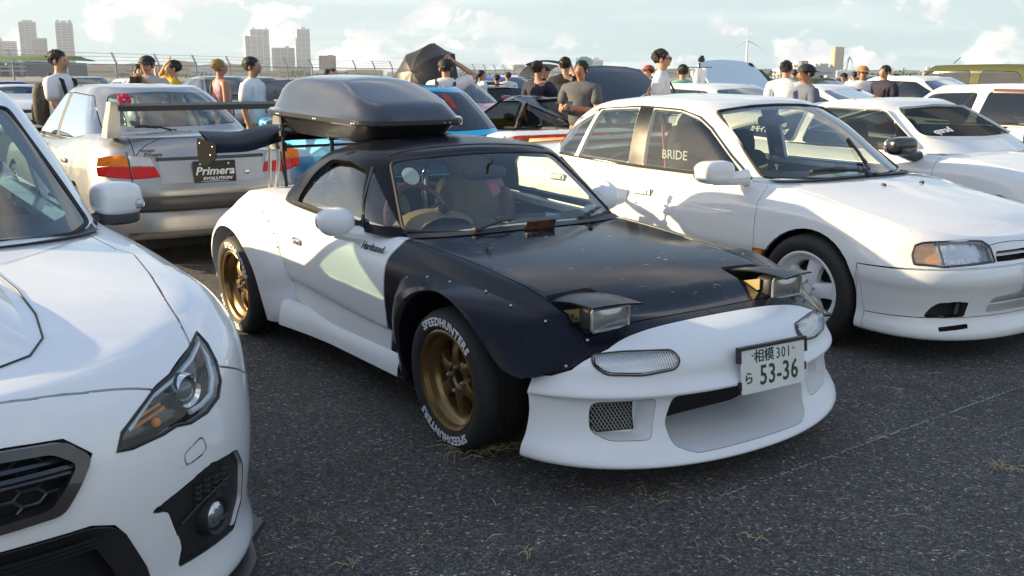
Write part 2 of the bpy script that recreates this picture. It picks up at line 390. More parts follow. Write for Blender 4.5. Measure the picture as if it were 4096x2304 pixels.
# ------------------------------------------------------------------ panel cutting
def inpoly(P, x, y):
    c = False; n = len(P); j = n - 1
    for i in range(n):
        xi, yi = P[i]; xj, yj = P[j]
        if (yi > y) != (yj > y) and x < (xj - xi) * (y - yi) / (yj - yi) + xi: c = not c
        j = i
    return c
AX = {'S': (0, 2), 'F': (1, 2), 'R': (1, 2), 'T': (0, 1)}
def rounded(poly, r=.03, n=3):
    out = []; k = len(poly)
    for i in range(k):
        p0, p1, p2 = Vector(poly[i - 1]).to_2d(), Vector(poly[i]).to_2d(), Vector(poly[(i + 1) % k]).to_2d()
        a, b = p0 - p1, p2 - p1
        q = min(r, a.length * .45, b.length * .45)
        A, B = p1 + a.normalized() * q, p1 + b.normalized() * q
        for t in range(n + 1):
            t /= n; out.append(tuple(A * (1 - t)**2 + p1 * 2 * t * (1 - t) + B * t * t))
    return out
class Shell:
    def __init__(s, V, F):
        bm = s.bm = bmesh.new(); vs = [bm.verts.new(v) for v in V]
        for f in F:
            try: bm.faces.new([vs[i] for i in f])
            except ValueError: pass
        bmesh.ops.remove_doubles(bm, verts=bm.verts[:], dist=1e-5)
        bmesh.ops.dissolve_degenerate(bm, dist=1e-6, edges=bm.edges[:])
        bmesh.ops.recalc_face_normals(bm, faces=bm.faces[:])
        c = sum((f.calc_center_median().z * f.calc_area() * (1 if f.normal.z > 0 else -1) for f in bm.faces))
        top = max(bm.faces, key=lambda f: f.calc_center_median().z)
        if top.normal.z < 0: bmesh.ops.reverse_faces(bm, faces=bm.faces[:])
        s.lay = bm.faces.layers.int.new('tag'); s.n = 0; s.parts = {}
        bm.normal_update()
        s.ref = BVHTree.FromBMesh(bm); bm.faces.ensure_lookup_table()
        s.rf = [([v.co.copy() for v in f.verts], [v.normal.copy() for v in f.verts]) for f in bm.faces]
    def cand(s, axis, side, src, lim):
        out = []
        for f in s.bm.faces:
            if f[s.lay] not in src: continue
            c = f.calc_center_median(); n = f.normal
            if axis == 'S' and (c.y * side <= 0 or abs(n.y) < lim): continue
            if axis == 'F' and n.x < lim: continue
            if axis == 'R' and n.x > -lim: continue
            if axis == 'T' and n.z < lim: continue
            out.append(f)
        return out
    def cut(s, name, axis, poly, side=1, src=('',), lim=.12, zmin=None, zmax=None, u0=None, u1=None):
        """cut a panel out of the shell along a polygon drawn in the car's own side, front or top view"""
        bm = s.bm; a, b = AX[axis]
        srcs = {0 if x == '' else s.parts[x] for x in src}
        C = s.cand(axis, side, srcs, lim)
        if u0 is not None: C = [f for f in C if f.calc_center_median().x > u0]
        if u1 is not None: C = [f for f in C if f.calc_center_median().x < u1]
        k = len(poly)
        for i in range(k):
            p, q = poly[i], poly[(i + 1) % k]
            lo = (min(p[0], q[0]) - .002, min(p[1], q[1]) - .002); hi = (max(p[0], q[0]) + .002, max(p[1], q[1]) + .002)
            sel = []
            for f in C:
                x = [v.co[a] for v in f.verts]; y = [v.co[b] for v in f.verts]
                if max(x) < lo[0] or min(x) > hi[0] or max(y) < lo[1] or min(y) > hi[1]: continue
                sel.append(f)
            if not sel: continue
            nn = Vector((0, 0, 0)); nn[a] = -(q[1] - p[1]); nn[b] = q[0] - p[0]
            if nn.length < 1e-7: continue
            co = Vector((0, 0, 0)); co[a], co[b] = p
            ed = {e for f in sel for e in f.edges}; ve = {v for f in sel for v in f.verts}
            old = set(bm.faces)
            bmesh.ops.bisect_plane(bm, geom=sel + list(ed) + list(ve), dist=1e-4, plane_co=co, plane_no=nn.normalized())
            C = [f for f in C if f.is_valid] + [f for f in bm.faces if f not in old]
        if name not in s.parts: s.n += 1; s.parts[name] = s.n
        t = s.parts[name]; cnt = 0
        for f in C:
            if not f.is_valid: continue
            c = f.calc_center_median()
            if zmin is not None and c.z < zmin: continue
            if zmax is not None and c.z > zmax: continue
            if inpoly(poly, c[a], c[b]): f[s.lay] = t; cnt += 1
        return cnt
    def take(s, name, gap=.004, depth=.02, push=None, shrink=1.0, wall=True):
        """mesh data (bmesh) of one panel, its edge drawn back by gap and folded inwards by depth"""
        t = s.parts[name] if name else 0
        fs = [f for f in s.bm.faces if f[s.lay] == t]
        bm = bmesh.new(); mp = {}
        for f in fs:
            q = []
            for v in f.verts:
                if v not in mp: mp[v] = bm.verts.new(v.co)
                q.append(mp[v])
            try: bm.faces.new(q)
            except ValueError: pass
        bmesh.ops.remove_doubles(bm, verts=bm.verts[:], dist=4e-4)
        # drop slivers and scraps that hang on by one corner
        bad = [f for f in bm.faces if f.calc_area() < 2e-7]
        if bad: bmesh.ops.delete(bm, geom=bad, context='FACES')
        bm.normal_update()
        if push is not None:                       # set the panel back into a recess with walls
            bd = [e for e in bm.edges if e.is_boundary]
            r = bmesh.ops.extrude_edge_only(bm, edges=bd)
            ring_new = {v for v in r['geom'] if isinstance(v, bmesh.types.BMVert)}
            old = {v for v in bm.verts if v not in ring_new}
            if old:
                cen = sum((v.co for v in old), Vector()) / len(old)
                for v in old: v.co = cen + (v.co - cen) * shrink + Vector(push)
            for e in bm.edges:
                if len(e.link_faces) == 2 and e.calc_face_angle(0) > .6: e.smooth = False
            bmesh.ops.recalc_face_normals(bm, faces=bm.faces[:])
            return bm
        fl = bm.faces.layers.int.new('fl'); body_faces = set(bm.faces)
        bd = [e for e in bm.edges if e.is_boundary]
        mv = {}
        for e in bd:
            f = e.link_faces[0]; d = e.verts[1].co - e.verts[0].co
            inn = f.normal.cross(d)
            if inn.length < 1e-9: continue
            inn.normalize()
            if inn.dot(f.calc_center_median() - e.verts[0].co) < 0: inn = -inn
            for v in e.verts: mv[v] = mv.get(v, Vector()) + inn
        for v, d in mv.items():
            if d.length > 1e-6: v.co += d.normalized() * gap * .5
        if depth:
            nm = {v: v.normal.copy() for v in mv}
            r = bmesh.ops.extrude_edge_only(bm, edges=bd)
            for v in r['geom']:
                if isinstance(v, bmesh.types.BMVert):
                    o = min((e.other_vert(v) for e in v.link_edges if e.other_vert(v) in nm), key=lambda w: (w.co - v.co).length, default=None)
                    if o is not None: v.co -= nm[o] * depth
            for e in bd:
                if e.is_valid: e.smooth = False
            for f in bm.faces:
                if f not in body_faces: f[fl] = 1
        return bm
    def shade(s, me):
        """shade a panel with the normals of the uncut surface, so that cutting leaves no trace in the reflections"""
        at = me.attributes.get('fl')
        if at is None: return
        nv = {}; out = []
        for p in me.polygons:
            if at.data[p.index].value: out += [(0, 0, 0)] * p.loop_total; continue
            for v in p.vertices:
                if v not in nv:
                    co = me.vertices[v].co; loc, n, i, d = s.ref.find_nearest(co)
                    if loc is None: nv[v] = (0, 0, 0)
                    else:
                        P, Nn = s.rf[i]; w = poly_3d_calc(P, loc); q = sum((a * b for a, b in zip(Nn, w)), Vector()); nv[v] = tuple(q.normalized())
                out.append(nv[v])
        me.normals_split_custom_set(out)
        me.attributes.remove(me.attributes['fl'])
    def put(s, name, m, parent, oname=None, **k):
        bm = s.take(name, **k)
        if not len(bm.faces): bm.free(); return None
        o = from_bm(oname or name.split('/')[0], bm, m, parent)
        if k.get('push') is None: s.shade(o.data)
        return o
def arch_poly(u, z, r, zb=-.2, n=20):
    return [(u + r, zb)] + [(u + r * math.cos(t), z + r * math.sin(t)) for t in np.linspace(0, math.pi, n)] + [(u - r, zb)]
from mathutils.bvhtree import BVHTree
HEAD = 0.6137                                        # heading shared by the parked rows
ROW0 = Vector((0.3984, 4.2821, 0))
RU = Vector((math.sin(HEAD), -math.cos(HEAD), 0)); RV = Vector((math.cos(HEAD), math.sin(HEAD), 0))
def rowmat(u, v, turn=0.0):
    """car frame (x forward, y left) standing at row position u (towards camera), v (to the right)"""
    M = Matrix((RU, RV, Vector((0, 0, 1)))).transposed().to_4x4()
    M.translation = ROW0 + RU * u + RV * v
    return M @ Matrix.Rotation(turn, 4, 'Z')
WM = {}
def wheel_meshes(key, Ro, Rr, w, style, n_sp, dish):
    if key in WM: return WM[key]
    b = Bag()                                        # barrel and lip, axis y, outer face at +w/2
    h = w / 2
    b.lathe([(Rr + .012, h - .004), (Rr + .014, h + .004), (Rr + .006, h + .008), (Rr - .006, h + .002), (Rr - .012, h - .02),
             (Rr - .03, h - dish * .55), (Rr - .034, h - dish * .6), (Rr - .045, h - dish * .95), (Rr - .047, -h * .4), (Rr - .02, -h), (Rr, -h)], 48)
    yf = h - dish
    if style == 'six':
        for k in range(n_sp):
            M = Matrix.Rotation(2 * math.pi * k / n_sp + .26, 4, 'Y')
            V = []
            for (x, hw, y) in ((.052, .036, yf + .012), (.085, .026, yf + .016), (.115, .024, yf + .012), (Rr - .062, .029, yf + .004), (Rr - .036, .046, yf - .002)):
                for (dz, dy) in ((-hw, -.028), (-hw * .92, 0), (-hw * .45, .007), (hw * .45, .007), (hw * .92, 0), (hw, -.028)): V.append((x, y + dy, dz))
            b.add(V, grid_faces(5, 6) + [(0, 6 * 0 + 5, 5, 0)][:0], M)
        b.lathe([(.030, yf - .06), (.033, yf + .004), (.040, yf + .012), (.068, yf + .014), (.076, yf + .004), (.078, yf - .05)], 36)
    elif style == 'five':
        for k in range(n_sp):
            M = Matrix.Rotation(2 * math.pi * k / n_sp + .55, 4, 'Y')
            V = []
            for (x, hw, y) in ((.04, .040, yf + .022), (.08, .044, yf + .021), (.13, .044, yf + .016), (Rr - .05, .050, yf + .010), (Rr - .026, .066, yf + .008)):
                for (dz, dy) in ((-hw, -.03), (-hw * .9, 0), (-hw * .5, .008), (hw * .5, .008), (hw * .9, 0), (hw, -.03)): V.append((x, y + dy, dz))
            b.add(V, grid_faces(5, 6), M)
        b.lathe([(.0, yf + .028), (.03, yf + .028), (.034, yf + .02), (.055, yf + .022), (.07, yf + .012), (.072, yf - .04)], 36)
    else:
        for k in range(n_sp):
            M = Matrix.Rotation(2 * math.pi * k / n_sp, 4, 'Y')
            V = []
            for (x, hw, y) in ((.04, .022, yf + .01), (Rr * .5, .014, yf + .012), (Rr - .03, .024, yf + .006)):
                for (dz, dy) in ((-hw, -.02), (-hw * .9, 0), (hw * .9, 0), (hw, -.02)): V.append((x, y + dy, dz))
            b.add(V, grid_faces(3, 4), M)
        b.lathe([(.0, yf + .02), (.04, yf + .018), (.06, yf + .005), (.062, yf - .03)], 24)
    rim = b.build('wheel', None)
    t = Bag()
    sw = Ro - Rr
    pr = [(Rr + .004, h - .012), (Rr + .012, h + .004), (Rr + sw * .25, h + .012), (Rr + sw * .55, h + .016), (Rr + sw * .80, h + .008), (Ro - .012, h - .004), (Ro - .004, h - .018), (Ro, h - .045)]
    for q in (.055, .03, 0, -.03):
        if h > q + .05: pr += [(Ro, q + .003), (Ro - .006, q + .002), (Ro - .006, q - .002), (Ro, q - .003)]
    pr += [(Ro, -h + .045), (Ro - .02, -h + .008), (Rr + sw * .5, -h - .012), (Rr, -h)]
    t.lathe(pr, 64)
    tyre = t.build('tyre', None, sharp=50)
    d = Bag(); d.lathe([(.04, yf - .05), (Rr - .065, yf - .05), (Rr - .065, yf - .075), (.04, yf - .075)], 32)
    disc = d.build('brake_disc', None)
    nb = Bag(); nb.lathe([(0, .022), (.006, .022), (.0095, .016), (.0095, -.02)], 6, c=(0, yf + .012, 0))
    nuts = nb.build('lug_nut', None)
    WM[key] = [x.data for x in (rim, tyre, disc, nuts)]
    for x in (rim, tyre, disc, nuts): bpy.data.objects.remove(x)
    return WM[key]
def add_wheel(root, u, v, z, key, Ro, Rr, w, style, n_sp, dish, m_rim, camber=0.0, steer=0.0, spin=0.0, letter=None):
    me = wheel_meshes(key, Ro, Rr, w, style, n_sp, dish)
    for q, mm in zip(me, (m_rim, M_RUB, mat('brake_iron', (.07, .065, .06), .5, metal=.6), M_BOLT)):
        if not q.materials: q.materials.append(mm)
    o = link('wheel', me[0], root); o.location = (u, v, z)
    s = 1 if v > 0 else -1
    o.rotation_euler = (Matrix.Rotation(steer, 4, 'Z') @ Matrix.Rotation(camber * s, 4, 'X') @ Matrix.Rotation(0 if s > 0 else math.pi, 4, 'Z') @ Matrix.Rotation(spin, 4, 'Y')).to_euler()
    link('tyre', me[1], o)
    link('brake_disc', me[2], o); [link('lug_nut', me[3], o, loc=(.05 * math.cos(k), 0, .05 * math.sin(k))) for k in np.arange(4 if style == 'six' else 5) * 2 * math.pi / (4 if style == 'six' else 5) + .5]
    if letter:
        # lettering on the sidewall, outer face looks along +y of the wheel
        Mt = Matrix(((-1, 0, 0, 0), (0, 0, 1, w / 2 + .0155), (0, 1, 0, 0), (0, 0, 0, 1)))
        for a in letter[1]:
            text('lettering', letter[0], letter[2], M_WTXT, o, Mt, .0015, bend=(Rr + (Ro - Rr) * .47, a), sx=1.0, bold=.0012, spacing=1.12)
    return o
class Car:
    def __init__(s, name, M, label, cat='car', group=None):
        s.root = empty(name, M, label, cat, group); s.sh = {}; s.bv = {}
    def shell(s, key, levels, zc, n=(12, 16, 12), sub=3, rows=8, crown=2.0, cap=True):
        sh = s.sh[key] = Shell(*loft_shell(levels, zc, n, sub, rows, crown, cap))
        s.bv[key] = BVHTree.FromBMesh(sh.bm); return sh
    def hit(s, key, o, d):
        p, n, i, t = s.bv[key].ray_cast(Vector(o), Vector(d).normalized())
        if p is not None and n.dot(Vector(d)) > 0: n = -n
        return p, n
    def side(s, key, u, z, sd):
        p, n = s.hit(key, (u, 3 * sd, z), (0, -sd, 0)); return (p, n) if p else (Vector((u, .7 * sd, z)), Vector((0, sd, 0)))
    def sideout(s, key, u, z, sd, ymin=.58):
        for k in range(30):
            p, n = s.side(key, u, z, sd)
            if abs(p.y) > ymin: return p, n
            z -= .006
        return p, n
    def front(s, key, v, z):
        p, n = s.hit(key, (5, v, z), (-1, 0, 0)); return (p, n) if p else (Vector((0, v, z)), Vector((1, 0, 0)))
    def rear(s, key, v, z):
        p, n = s.hit(key, (-9, v, z), (1, 0, 0)); return (p, n) if p else (Vector((0, v, z)), Vector((-1, 0, 0)))
    def top(s, key, u, v):
        p, n = s.hit(key, (u, v, 4), (0, 0, -1)); return (p, n) if p else (Vector((u, v, .7)), Vector((0, 0, 1)))
    def end(s):
        for sh in s.sh.values(): sh.bm.free()
    def arches(s, key, uf, ur, z, rf, rr, m, vmin=.45):
        sh = s.sh[key]
        for sd in (1, -1):
            for u, r in ((uf, rf), (ur, rr)):
                sh.cut('arch', 'S', arch_poly(u, z, r), sd, src=('',) + tuple(x for x in ()), lim=.05)
    def underbody(s, u0, u1, w, z0, z1):  # plain near-black slab filling the car's underside, added to block light
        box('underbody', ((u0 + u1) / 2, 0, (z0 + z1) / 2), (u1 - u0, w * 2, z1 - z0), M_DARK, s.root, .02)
def seat_mesh(parent, u, v, z, m, h=.62, w=.46, tilt=.28, head=True, name='seat', m2=None):
    b = Bag()
    b.sell((.10, 0, .10), (.27, w / 2, .10), (.45, .6), 20, 10)
    Mt = Matrix.Translation((-.14, 0, .10)) @ Matrix.Rotation(-tilt, 4, 'Y')
    b.sell((0, 0, h * .48), (.075, w / 2, h * .52), (.5, .45), 20, 14, M=Mt)
    for sd in (-1, 1): b.sell((.035, sd * (w / 2 - .045), h * .42), (.09, .05, h * .42), (.7, .6), 12, 10, M=Mt)
    if head: b.sell((.0, 0, h * 1.10), (.055, .125, .095), (.6, .6), 16, 10, M=Mt)
    o = b.build(name, m, parent, sharp=60); o.location = (u, v, z); return o
def steering(parent, u, v, z, r=.17, tilt=.45, m=None):
    b = Bag()
    M = Matrix.Translation((0, 0, 0)) @ Matrix.Rotation(-tilt, 4, 'Y')
    b.tube([(0, r * math.cos(a), r * math.sin(a)) for a in np.linspace(0, 2 * math.pi, 33)[:-1]], .015, 8, True, M=M)
    o = b.build('steering_wheel', m or M_TRIM, parent, loc=(u, v, z))
    c = Bag()
    for a in (.5, 2.64, -1.57):
        c.tube([(0, 0, 0), (.0, r * .98 * math.cos(a), r * .98 * math.sin(a))], .010, 6, M=M)
    c.lathe([(0, .035), (.035, .035), (.042, .02), (.042, -.05)], 16, axis=0, M=M)
    c.tube([(0, 0, 0), (.32, 0, -.02)], .022, 8, M=M)
    c.build('steering_boss', M_TRIM, o)
    return o
def wiper(parent, p0, p1, p2, m=None):
    b = Bag(); b.tube([p0, (Vector(p0) + Vector(p1)) / 2 + Vector((.02, 0, .015)), p1], .008, 6)
    d = (Vector(p2) - Vector(p1)); b.tube([Vector(p1) - d * .5, Vector(p1) + d * .0 + Vector((.004, 0, .006)), Vector(p1) + d * .5], .010, 6)
    b.sell(p0, (.022, .022, .014), (.8, .8), 10, 6)
    return b.build('wiper', m or M_TRIM, parent)
def mirror(parent, u, v, z, r, m, foot, m_foot=None, e=(.75, .75), yaw=0.0, name='side_mirror'):
    b = Bag(); sd = 1 if v > 0 else -1
    b.sell((0, 0, 0), r, e, 24, 16, rot=Matrix.Rotation(yaw * sd, 3, 'Z'))
    o = b.build(name, m, parent, sharp=60, loc=(u, v, z))
    f = Bag(); F = Vector(foot) - Vector((u, v, z))
    f.tube([Vector((0, 0, -r[2] * .5)), Vector((F.x * .5, F.y * .5, (F.z - r[2] * .5) * .6)), F], [.045, .04, .05], 10)
    f.build('mirror_stalk', m_foot or m, o)
    g = Bag(); g.sell((-r[0] * .82, 0, 0), (r[0] * .22, r[1] * .86, r[2] * .84), e, 20, 10, rot=Matrix.Rotation(yaw * sd, 3, 'Z'))
    g.build('mirror_glass', M_CHROME, o)
    return o
def car_levels_white_sedan():
    L = []
    def lv(w, f, r, z, g=None): L.append(dict(w=w, f=f, r=r, z=z, g=g))
    G = [(.9, 1), (.45, .99), (0, .985), (-1.3, 1), (-2.5, .985), (-3.4, .97)]
    lv(.805, (.850, .52, 2.5), (-3.36, .5, 2.6), [(.9, .12), (.4, .15), (0, .17), (-1.5, .18), (-2.5, .2), (-3.4, .26)], G)
    lv(.825, (.875, .54, 2.5), (-3.39, .5, 2.6), [(.9, .135), (.4, .165), (0, .19), (-1.5, .20), (-2.5, .22), (-3.4, .28)], G)
    lv(.825, (.875, .54, 2.5), (-3.40, .5, 2.6), [(.9, .175), (.4, .20), (0, .23), (-1.5, .24), (-2.5, .26), (-3.4, .32)], G)
    lv(.812, (.850, .53, 2.5), (-3.40, .5, 2.6), [(.9, .245), (.4, .262), (0, .30), (-1.5, .31), (-2.5, .33), (-3.4, .38)], G)
    lv(.822, (.868, .54, 2.5), (-3.42, .5, 2.6), [(.9, .36), (.4, .38), (0, .42), (-1.5, .42), (-2.5, .44), (-3.4, .48)], G)
    lv(.835, (.882, .54, 2.5), (-3.43, .5, 2.6), [(.9, .425), (.4, .44), (0, .49), (-1.5, .49), (-2.5, .51), (-3.4, .54)], G)
    lv(.832, (.870, .54, 2.5), (-3.42, .5, 2.6), [(.9, .485), (.4, .50), (0, .56), (-1.5, .56), (-2.5, .58), (-3.4, .60)], G)
    lv(.822, (.828, .53, 2.5), (-3.38, .5, 2.6), [(.9, .515), (.4, .56), (0, .64), (-1.5, .66), (-2.5, .68), (-3.4, .68)], G)
    lv(.790, (.795, .50, 2.5), (-3.34, .5, 2.6), [(.9, .590), (.4, .65), (0, .72), (-1.5, .77), (-2.5, .79), (-3.4, .80)], [(.9, .97), (.3, .99), (0, 1), (-3, .98)])
    lv(.735, (.755, .42, 2.4), (-3.28, .45, 2.6), [(.78, .632), (.5, .685), (0, .768), (-.4, .835), (-1.5, .852), (-2.4, .890), (-2.8, .925), (-3.3, .915)], [(.9, .92), (.3, .95), (-.4, .99), (-1.5, 1), (-3, .97)])
    zc = [(.76, .650), (.5, .715), (0, .805), (-.35, .862), (-2.6, .935), (-2.9, .945), (-3.3, .930)]
    GH = [dict(w=.720, f=(-.285, .42, 2.7), r=(-2.78, .62, 2.6), z=[(-.28, .845), (-.5, .848), (-1.5, .86), (-2.3, .90), (-2.8, .935)]),
          dict(w=.690, f=(-.47, .40, 2.7), r=(-2.64, .58, 2.6), z=[(-.45, .97), (-1.5, .99), (-2.68, 1.015)]),
          dict(w=.645, f=(-.70, .38, 2.8), r=(-2.52, .52, 2.7), z=[(-.7, 1.128), (-1.5, 1.145), (-2.5, 1.135)]),
          dict(w=.590, f=(-.91, .35, 2.9), r=(-2.35, .48, 2.8), z=[(-.9, 1.240), (-1.5, 1.258), (-2.33, 1.235)]),
          dict(w=.520, f=(-1.00, .33, 2.9), r=(-2.23, .45, 2.8), z=[(-.98, 1.283), (-1.5, 1.303), (-2.2, 1.275)])]
    zg = [(-1.0, 1.296), (-1.3, 1.325), (-1.7, 1.333), (-2.2, 1.292)]
    return L, zc, GH, zg
def car_levels_near_white():
    L = []
    def lv(w, f, r, z, g=None): L.append(dict(w=w, f=f, r=r, z=z, g=g))
    G = [(1, 1), (.3, 1.0), (0, 1.0), (-1.3, .985), (-2.6, 1), (-3.5, .96)]
    p = 2.3
    lv(.885, (.89, .74, p), (-3.42, .5, 2.6), [(.9, .13), (.3, .15), (0, .17), (-1.5, .18), (-3.4, .26)], G)
    lv(.905, (.92, .76, p), (-3.46, .5, 2.6), [(.9, .155), (.3, .18), (0, .20), (-1.5, .20), (-3.4, .28)], G)
    lv(.895, (.925, .78, p), (-3.48, .5, 2.6), [(.9, .26), (.3, .28), (0, .30), (-1.5, .30), (-3.4, .36)], G)
    lv(.905, (.945, .79, p), (-3.50, .5, 2.6), [(.9, .40), (.3, .41), (0, .42), (-1.5, .42), (-3.4, .48)], G)
    lv(.910, (.955, .80, p), (-3.50, .5, 2.6), [(.9, .52), (.3, .53), (0, .54), (-1.5, .54), (-3.4, .60)], G)
    lv(.908, (.945, .80, p), (-3.48, .5, 2.6), [(.9, .62), (.3, .65), (0, .66), (-1.5, .66), (-3.4, .72)], G)
    lv(.895, (.915, .80, p), (-3.46, .5, 2.6), [(.9, .715), (.3, .76), (0, .78), (-1.5, .80), (-3.4, .84)], G)
    lv(.845, (.870, .72, 2.1), (-3.42, .5, 2.6), [(.9, .775), (.3, .830), (0, .855), (-.6, .88), (-1.5, .90), (-3.4, .95)], G)
    lv(.765, (.800, .60, 2.2), (-3.36, .5, 2.6), [(.8, .800), (.4, .850), (0, .892), (-.5, .925), (-1.5, .95), (-2.7, 1.00), (-3.4, 1.01)], [(.8, 1), (-.5, 1), (-3.4, .98)])
    zc = [(.8, .815), (.4, .885), (0, .932), (-.35, .965), (-2.8, 1.05), (-3.4, 1.03)]
    GH = [dict(w=.762, f=(-.25, .55, 2.5), r=(-2.95, .6, 2.6), z=[(-.2, .945), (-.6, .925), (-1.5, .95), (-2.9, 1.02)]),
          dict(w=.735, f=(-.48, .52, 2.5), r=(-2.80, .55, 2.6), z=[(-.48, 1.06), (-1.5, 1.07), (-2.8, 1.10)]),
          dict(w=.690, f=(-.78, .48, 2.6), r=(-2.60, .5, 2.6), z=[(-.78, 1.215), (-1.5, 1.24), (-2.6, 1.24)]),
          dict(w=.635, f=(-1.05, .42, 2.8), r=(-2.42, .45, 2.8), z=[(-1.05, 1.345), (-1.6, 1.375), (-2.42, 1.35)]),
          dict(w=.570, f=(-1.16, .40, 2.8), r=(-2.30, .42, 2.8), z=[(-1.16, 1.395), (-1.6, 1.425), (-2.3, 1.395)])]
    zg = [(-1.16, 1.41), (-1.5, 1.455), (-1.8, 1.465), (-2.3, 1.42)]
    return L, zc, GH, zg
def scratched():
    m = paint('worn_black', (.010, .010, .014), rough=.11, coat=0, spec=.22)
    nt = m.node_tree; N = nt.nodes.new; L = nt.links.new; b = nt.nodes['Principled BSDF']
    tc = N('ShaderNodeTexCoord'); mp = N('ShaderNodeMapping'); mp.inputs['Rotation'].default_value = (0, 0, .5); mp.inputs['Scale'].default_value = (1, .35, 1)
    L(tc.outputs['Object'], mp.inputs[0])
    a = N('ShaderNodeTexNoise'); a.inputs['Scale'].default_value = 55; a.inputs['Detail'].default_value = 6; a.inputs['Distortion'].default_value = 1.5; L(mp.outputs[0], a.inputs[0])
    c = N('ShaderNodeTexNoise'); c.inputs['Scale'].default_value = 4.5; c.inputs['Detail'].default_value = 3; c.inputs['Distortion'].default_value = .8; L(tc.outputs['Object'], c.inputs[0])
    r1 = N('ShaderNodeMapRange'); r1.inputs['From Min'].default_value = .64; r1.inputs['From Max'].default_value = .70; L(a.outputs[0], r1.inputs[0])
    r2 = N('ShaderNodeMapRange'); r2.inputs['From Min'].default_value = .52; r2.inputs['From Max'].default_value = .62; L(c.outputs[0], r2.inputs[0])
    ml = N('ShaderNodeMath'); ml.operation = 'MULTIPLY'; L(r1.outputs[0], ml.inputs[0]); L(r2.outputs[0], ml.inputs[1])
    mx = N('ShaderNodeMix'); mx.data_type = 'RGBA'; L(ml.outputs[0], mx.inputs[0]); mx.inputs[6].default_value = (.008, .009, .015, 1); mx.inputs[7].default_value = (.42, .40, .36, 1)
    L(mx.outputs[2], b.inputs['Base Color'])
    return m
P_HOOD = scratched()
def build_roadster():
    c = Car('roadster', rowmat(0, 0), 'white two-seat roadster with black bonnet, black hardtop and raised pop-up headlights')
    rt = c.root
    L = []
    def lv(w, f, r, z, g=None, **k): L.append(dict(w=w, f=f, r=r, z=z, g=g, **k))
    rr = (-2.97, .55, 2.3)
    GL = [(.9, 1), (.5, 1.0), (.25, .93), (0, .87), (-.5, .865), (-1.5, .87), (-2.3, .90), (-3, 1)]
    lv(.82, (.83, .44, 2.1), (-2.92, .5, 2.4), [(.9, .085), (.5, .13), (.0, .16), (-1.6, .17), (-2.4, .2), (-3.1, .27)], GL)
    lv(.845, (.895, .48, 2.1), (-2.94, .5, 2.4), [(.9, .10), (.5, .15), (.0, .18), (-1.6, .19), (-2.4, .22), (-3.1, .29)], GL)
    lv(.845, (.890, .48, 2.1), (-2.95, .5, 2.4), [(.9, .125), (.5, .185), (.0, .21), (-1.6, .22), (-2.4, .25), (-3.1, .31)], GL)
    lv(.836, (.835, .44, 2.1), rr, [(.9, .175), (.5, .23), (.0, .25), (-1.6, .26), (-2.4, .30), (-3.1, .36)], GL)
    lv(.832, (.815, .43, 2.1), rr, [(.9, .27), (.5, .30), (.0, .32), (-1.6, .33), (-2.4, .36), (-3.1, .42)], [(.9, 1), (.5, .995), (.25, .91), (0, .87), (-.5, .86), (-1.5, .86), (-2.3, .885), (-3, .97)])
    lv(.834, (.818, .43, 2.1), rr, [(.9, .335), (.5, .362), (.0, .365), (-.6, .352), (-1.6, .385), (-2.4, .42), (-3.1, .46)], [(.9, 1), (.5, .995), (.25, .905), (0, .865), (-.5, .855), (-1.5, .855), (-2.3, .88), (-3, .97)])
    lv(.835, (.860, .45, 2.1), (-2.98, .55, 2.3), [(.9, .352), (.5, .379), (.0, .38), (-.6, .36), (-1.6, .41), (-2.4, .44), (-3.1, .48)], [(.9, 1), (.5, .98), (.25, .92), (0, .885), (-.5, .88), (-1.5, .875), (-2.3, .90), (-3, 1)])
    lv(.815, (.835, .44, 2.1), (-2.98, .55, 2.3), [(.9, .392), (.5, .43), (.0, .43), (-.6, .40), (-1.6, .44), (-2.4, .48), (-3.1, .52)], [(.9, 1), (.5, .985), (.25, .93), (0, .91), (-.5, .91), (-1.5, .91), (-2.3, .93), (-3, 1)])
    lv(.80, (.825, .44, 2.0), (-2.97, .55, 2.3), [(.9, .455), (.5, .50), (.0, .54), (-.6, .55), (-1.6, .56), (-2.4, .58), (-3.1, .60)], [(.9, 1), (.5, .985), (.25, .96), (0, .95), (-.5, .94), (-1.5, .935), (-2.3, .94), (-3, 1)])
    lv(.73, (.765, .43, 2.0), (-2.93, .55, 2.3), [(.9, .525), (.62, .54), (.4, .59), (.0, .645), (-.6, .67), (-1.6, .70), (-2.4, .70), (-3.1, .68)], [(.9, 1), (.4, 1), (0, 1.0), (-1, .995), (-2.3, 1), (-3, 1)])
    lv(.635, (.600, .18, 2.2), (-2.87, .55, 2.3), [(.62, .573), (.45, .620), (.2, .677), (-.1, .712), (-.6, .748), (-1.1, .765), (-1.8, .80), (-2.3, .80), (-3.0, .73)], [(.7, .94), (.3, .965), (-.6, 1), (-2.3, 1.02), (-3, 1)])
    sh = c.shell('low', L, [(.62, .578), (.45, .632), (.2, .694), (-.1, .728), (-.6, .762), (-1.8, .83), (-2.4, .82), (-3, .75)], n=(20, 34, 12), sub=4, rows=10)
    # wheel openings, hood, wings, doors, bumper
    for sd in (1, -1):
        sh.cut('arch', 'S', arch_poly(0, .29, .34), sd, lim=.03)
        sh.cut('arch', 'S', arch_poly(-2.265, .29, .335), sd, lim=.03)
        sh.cut('arch', 'S', [(.20, -.1), (.20, .42), (.30, .45), (.50, .445), (.528, .435), (.528, .17), (.52, -.1)], sd, lim=-1)
    sh.cut('void', 'T', [(-.64, .56), (-.64, -.56), (-1.95, -.58), (-1.95, .58)], lim=.2)
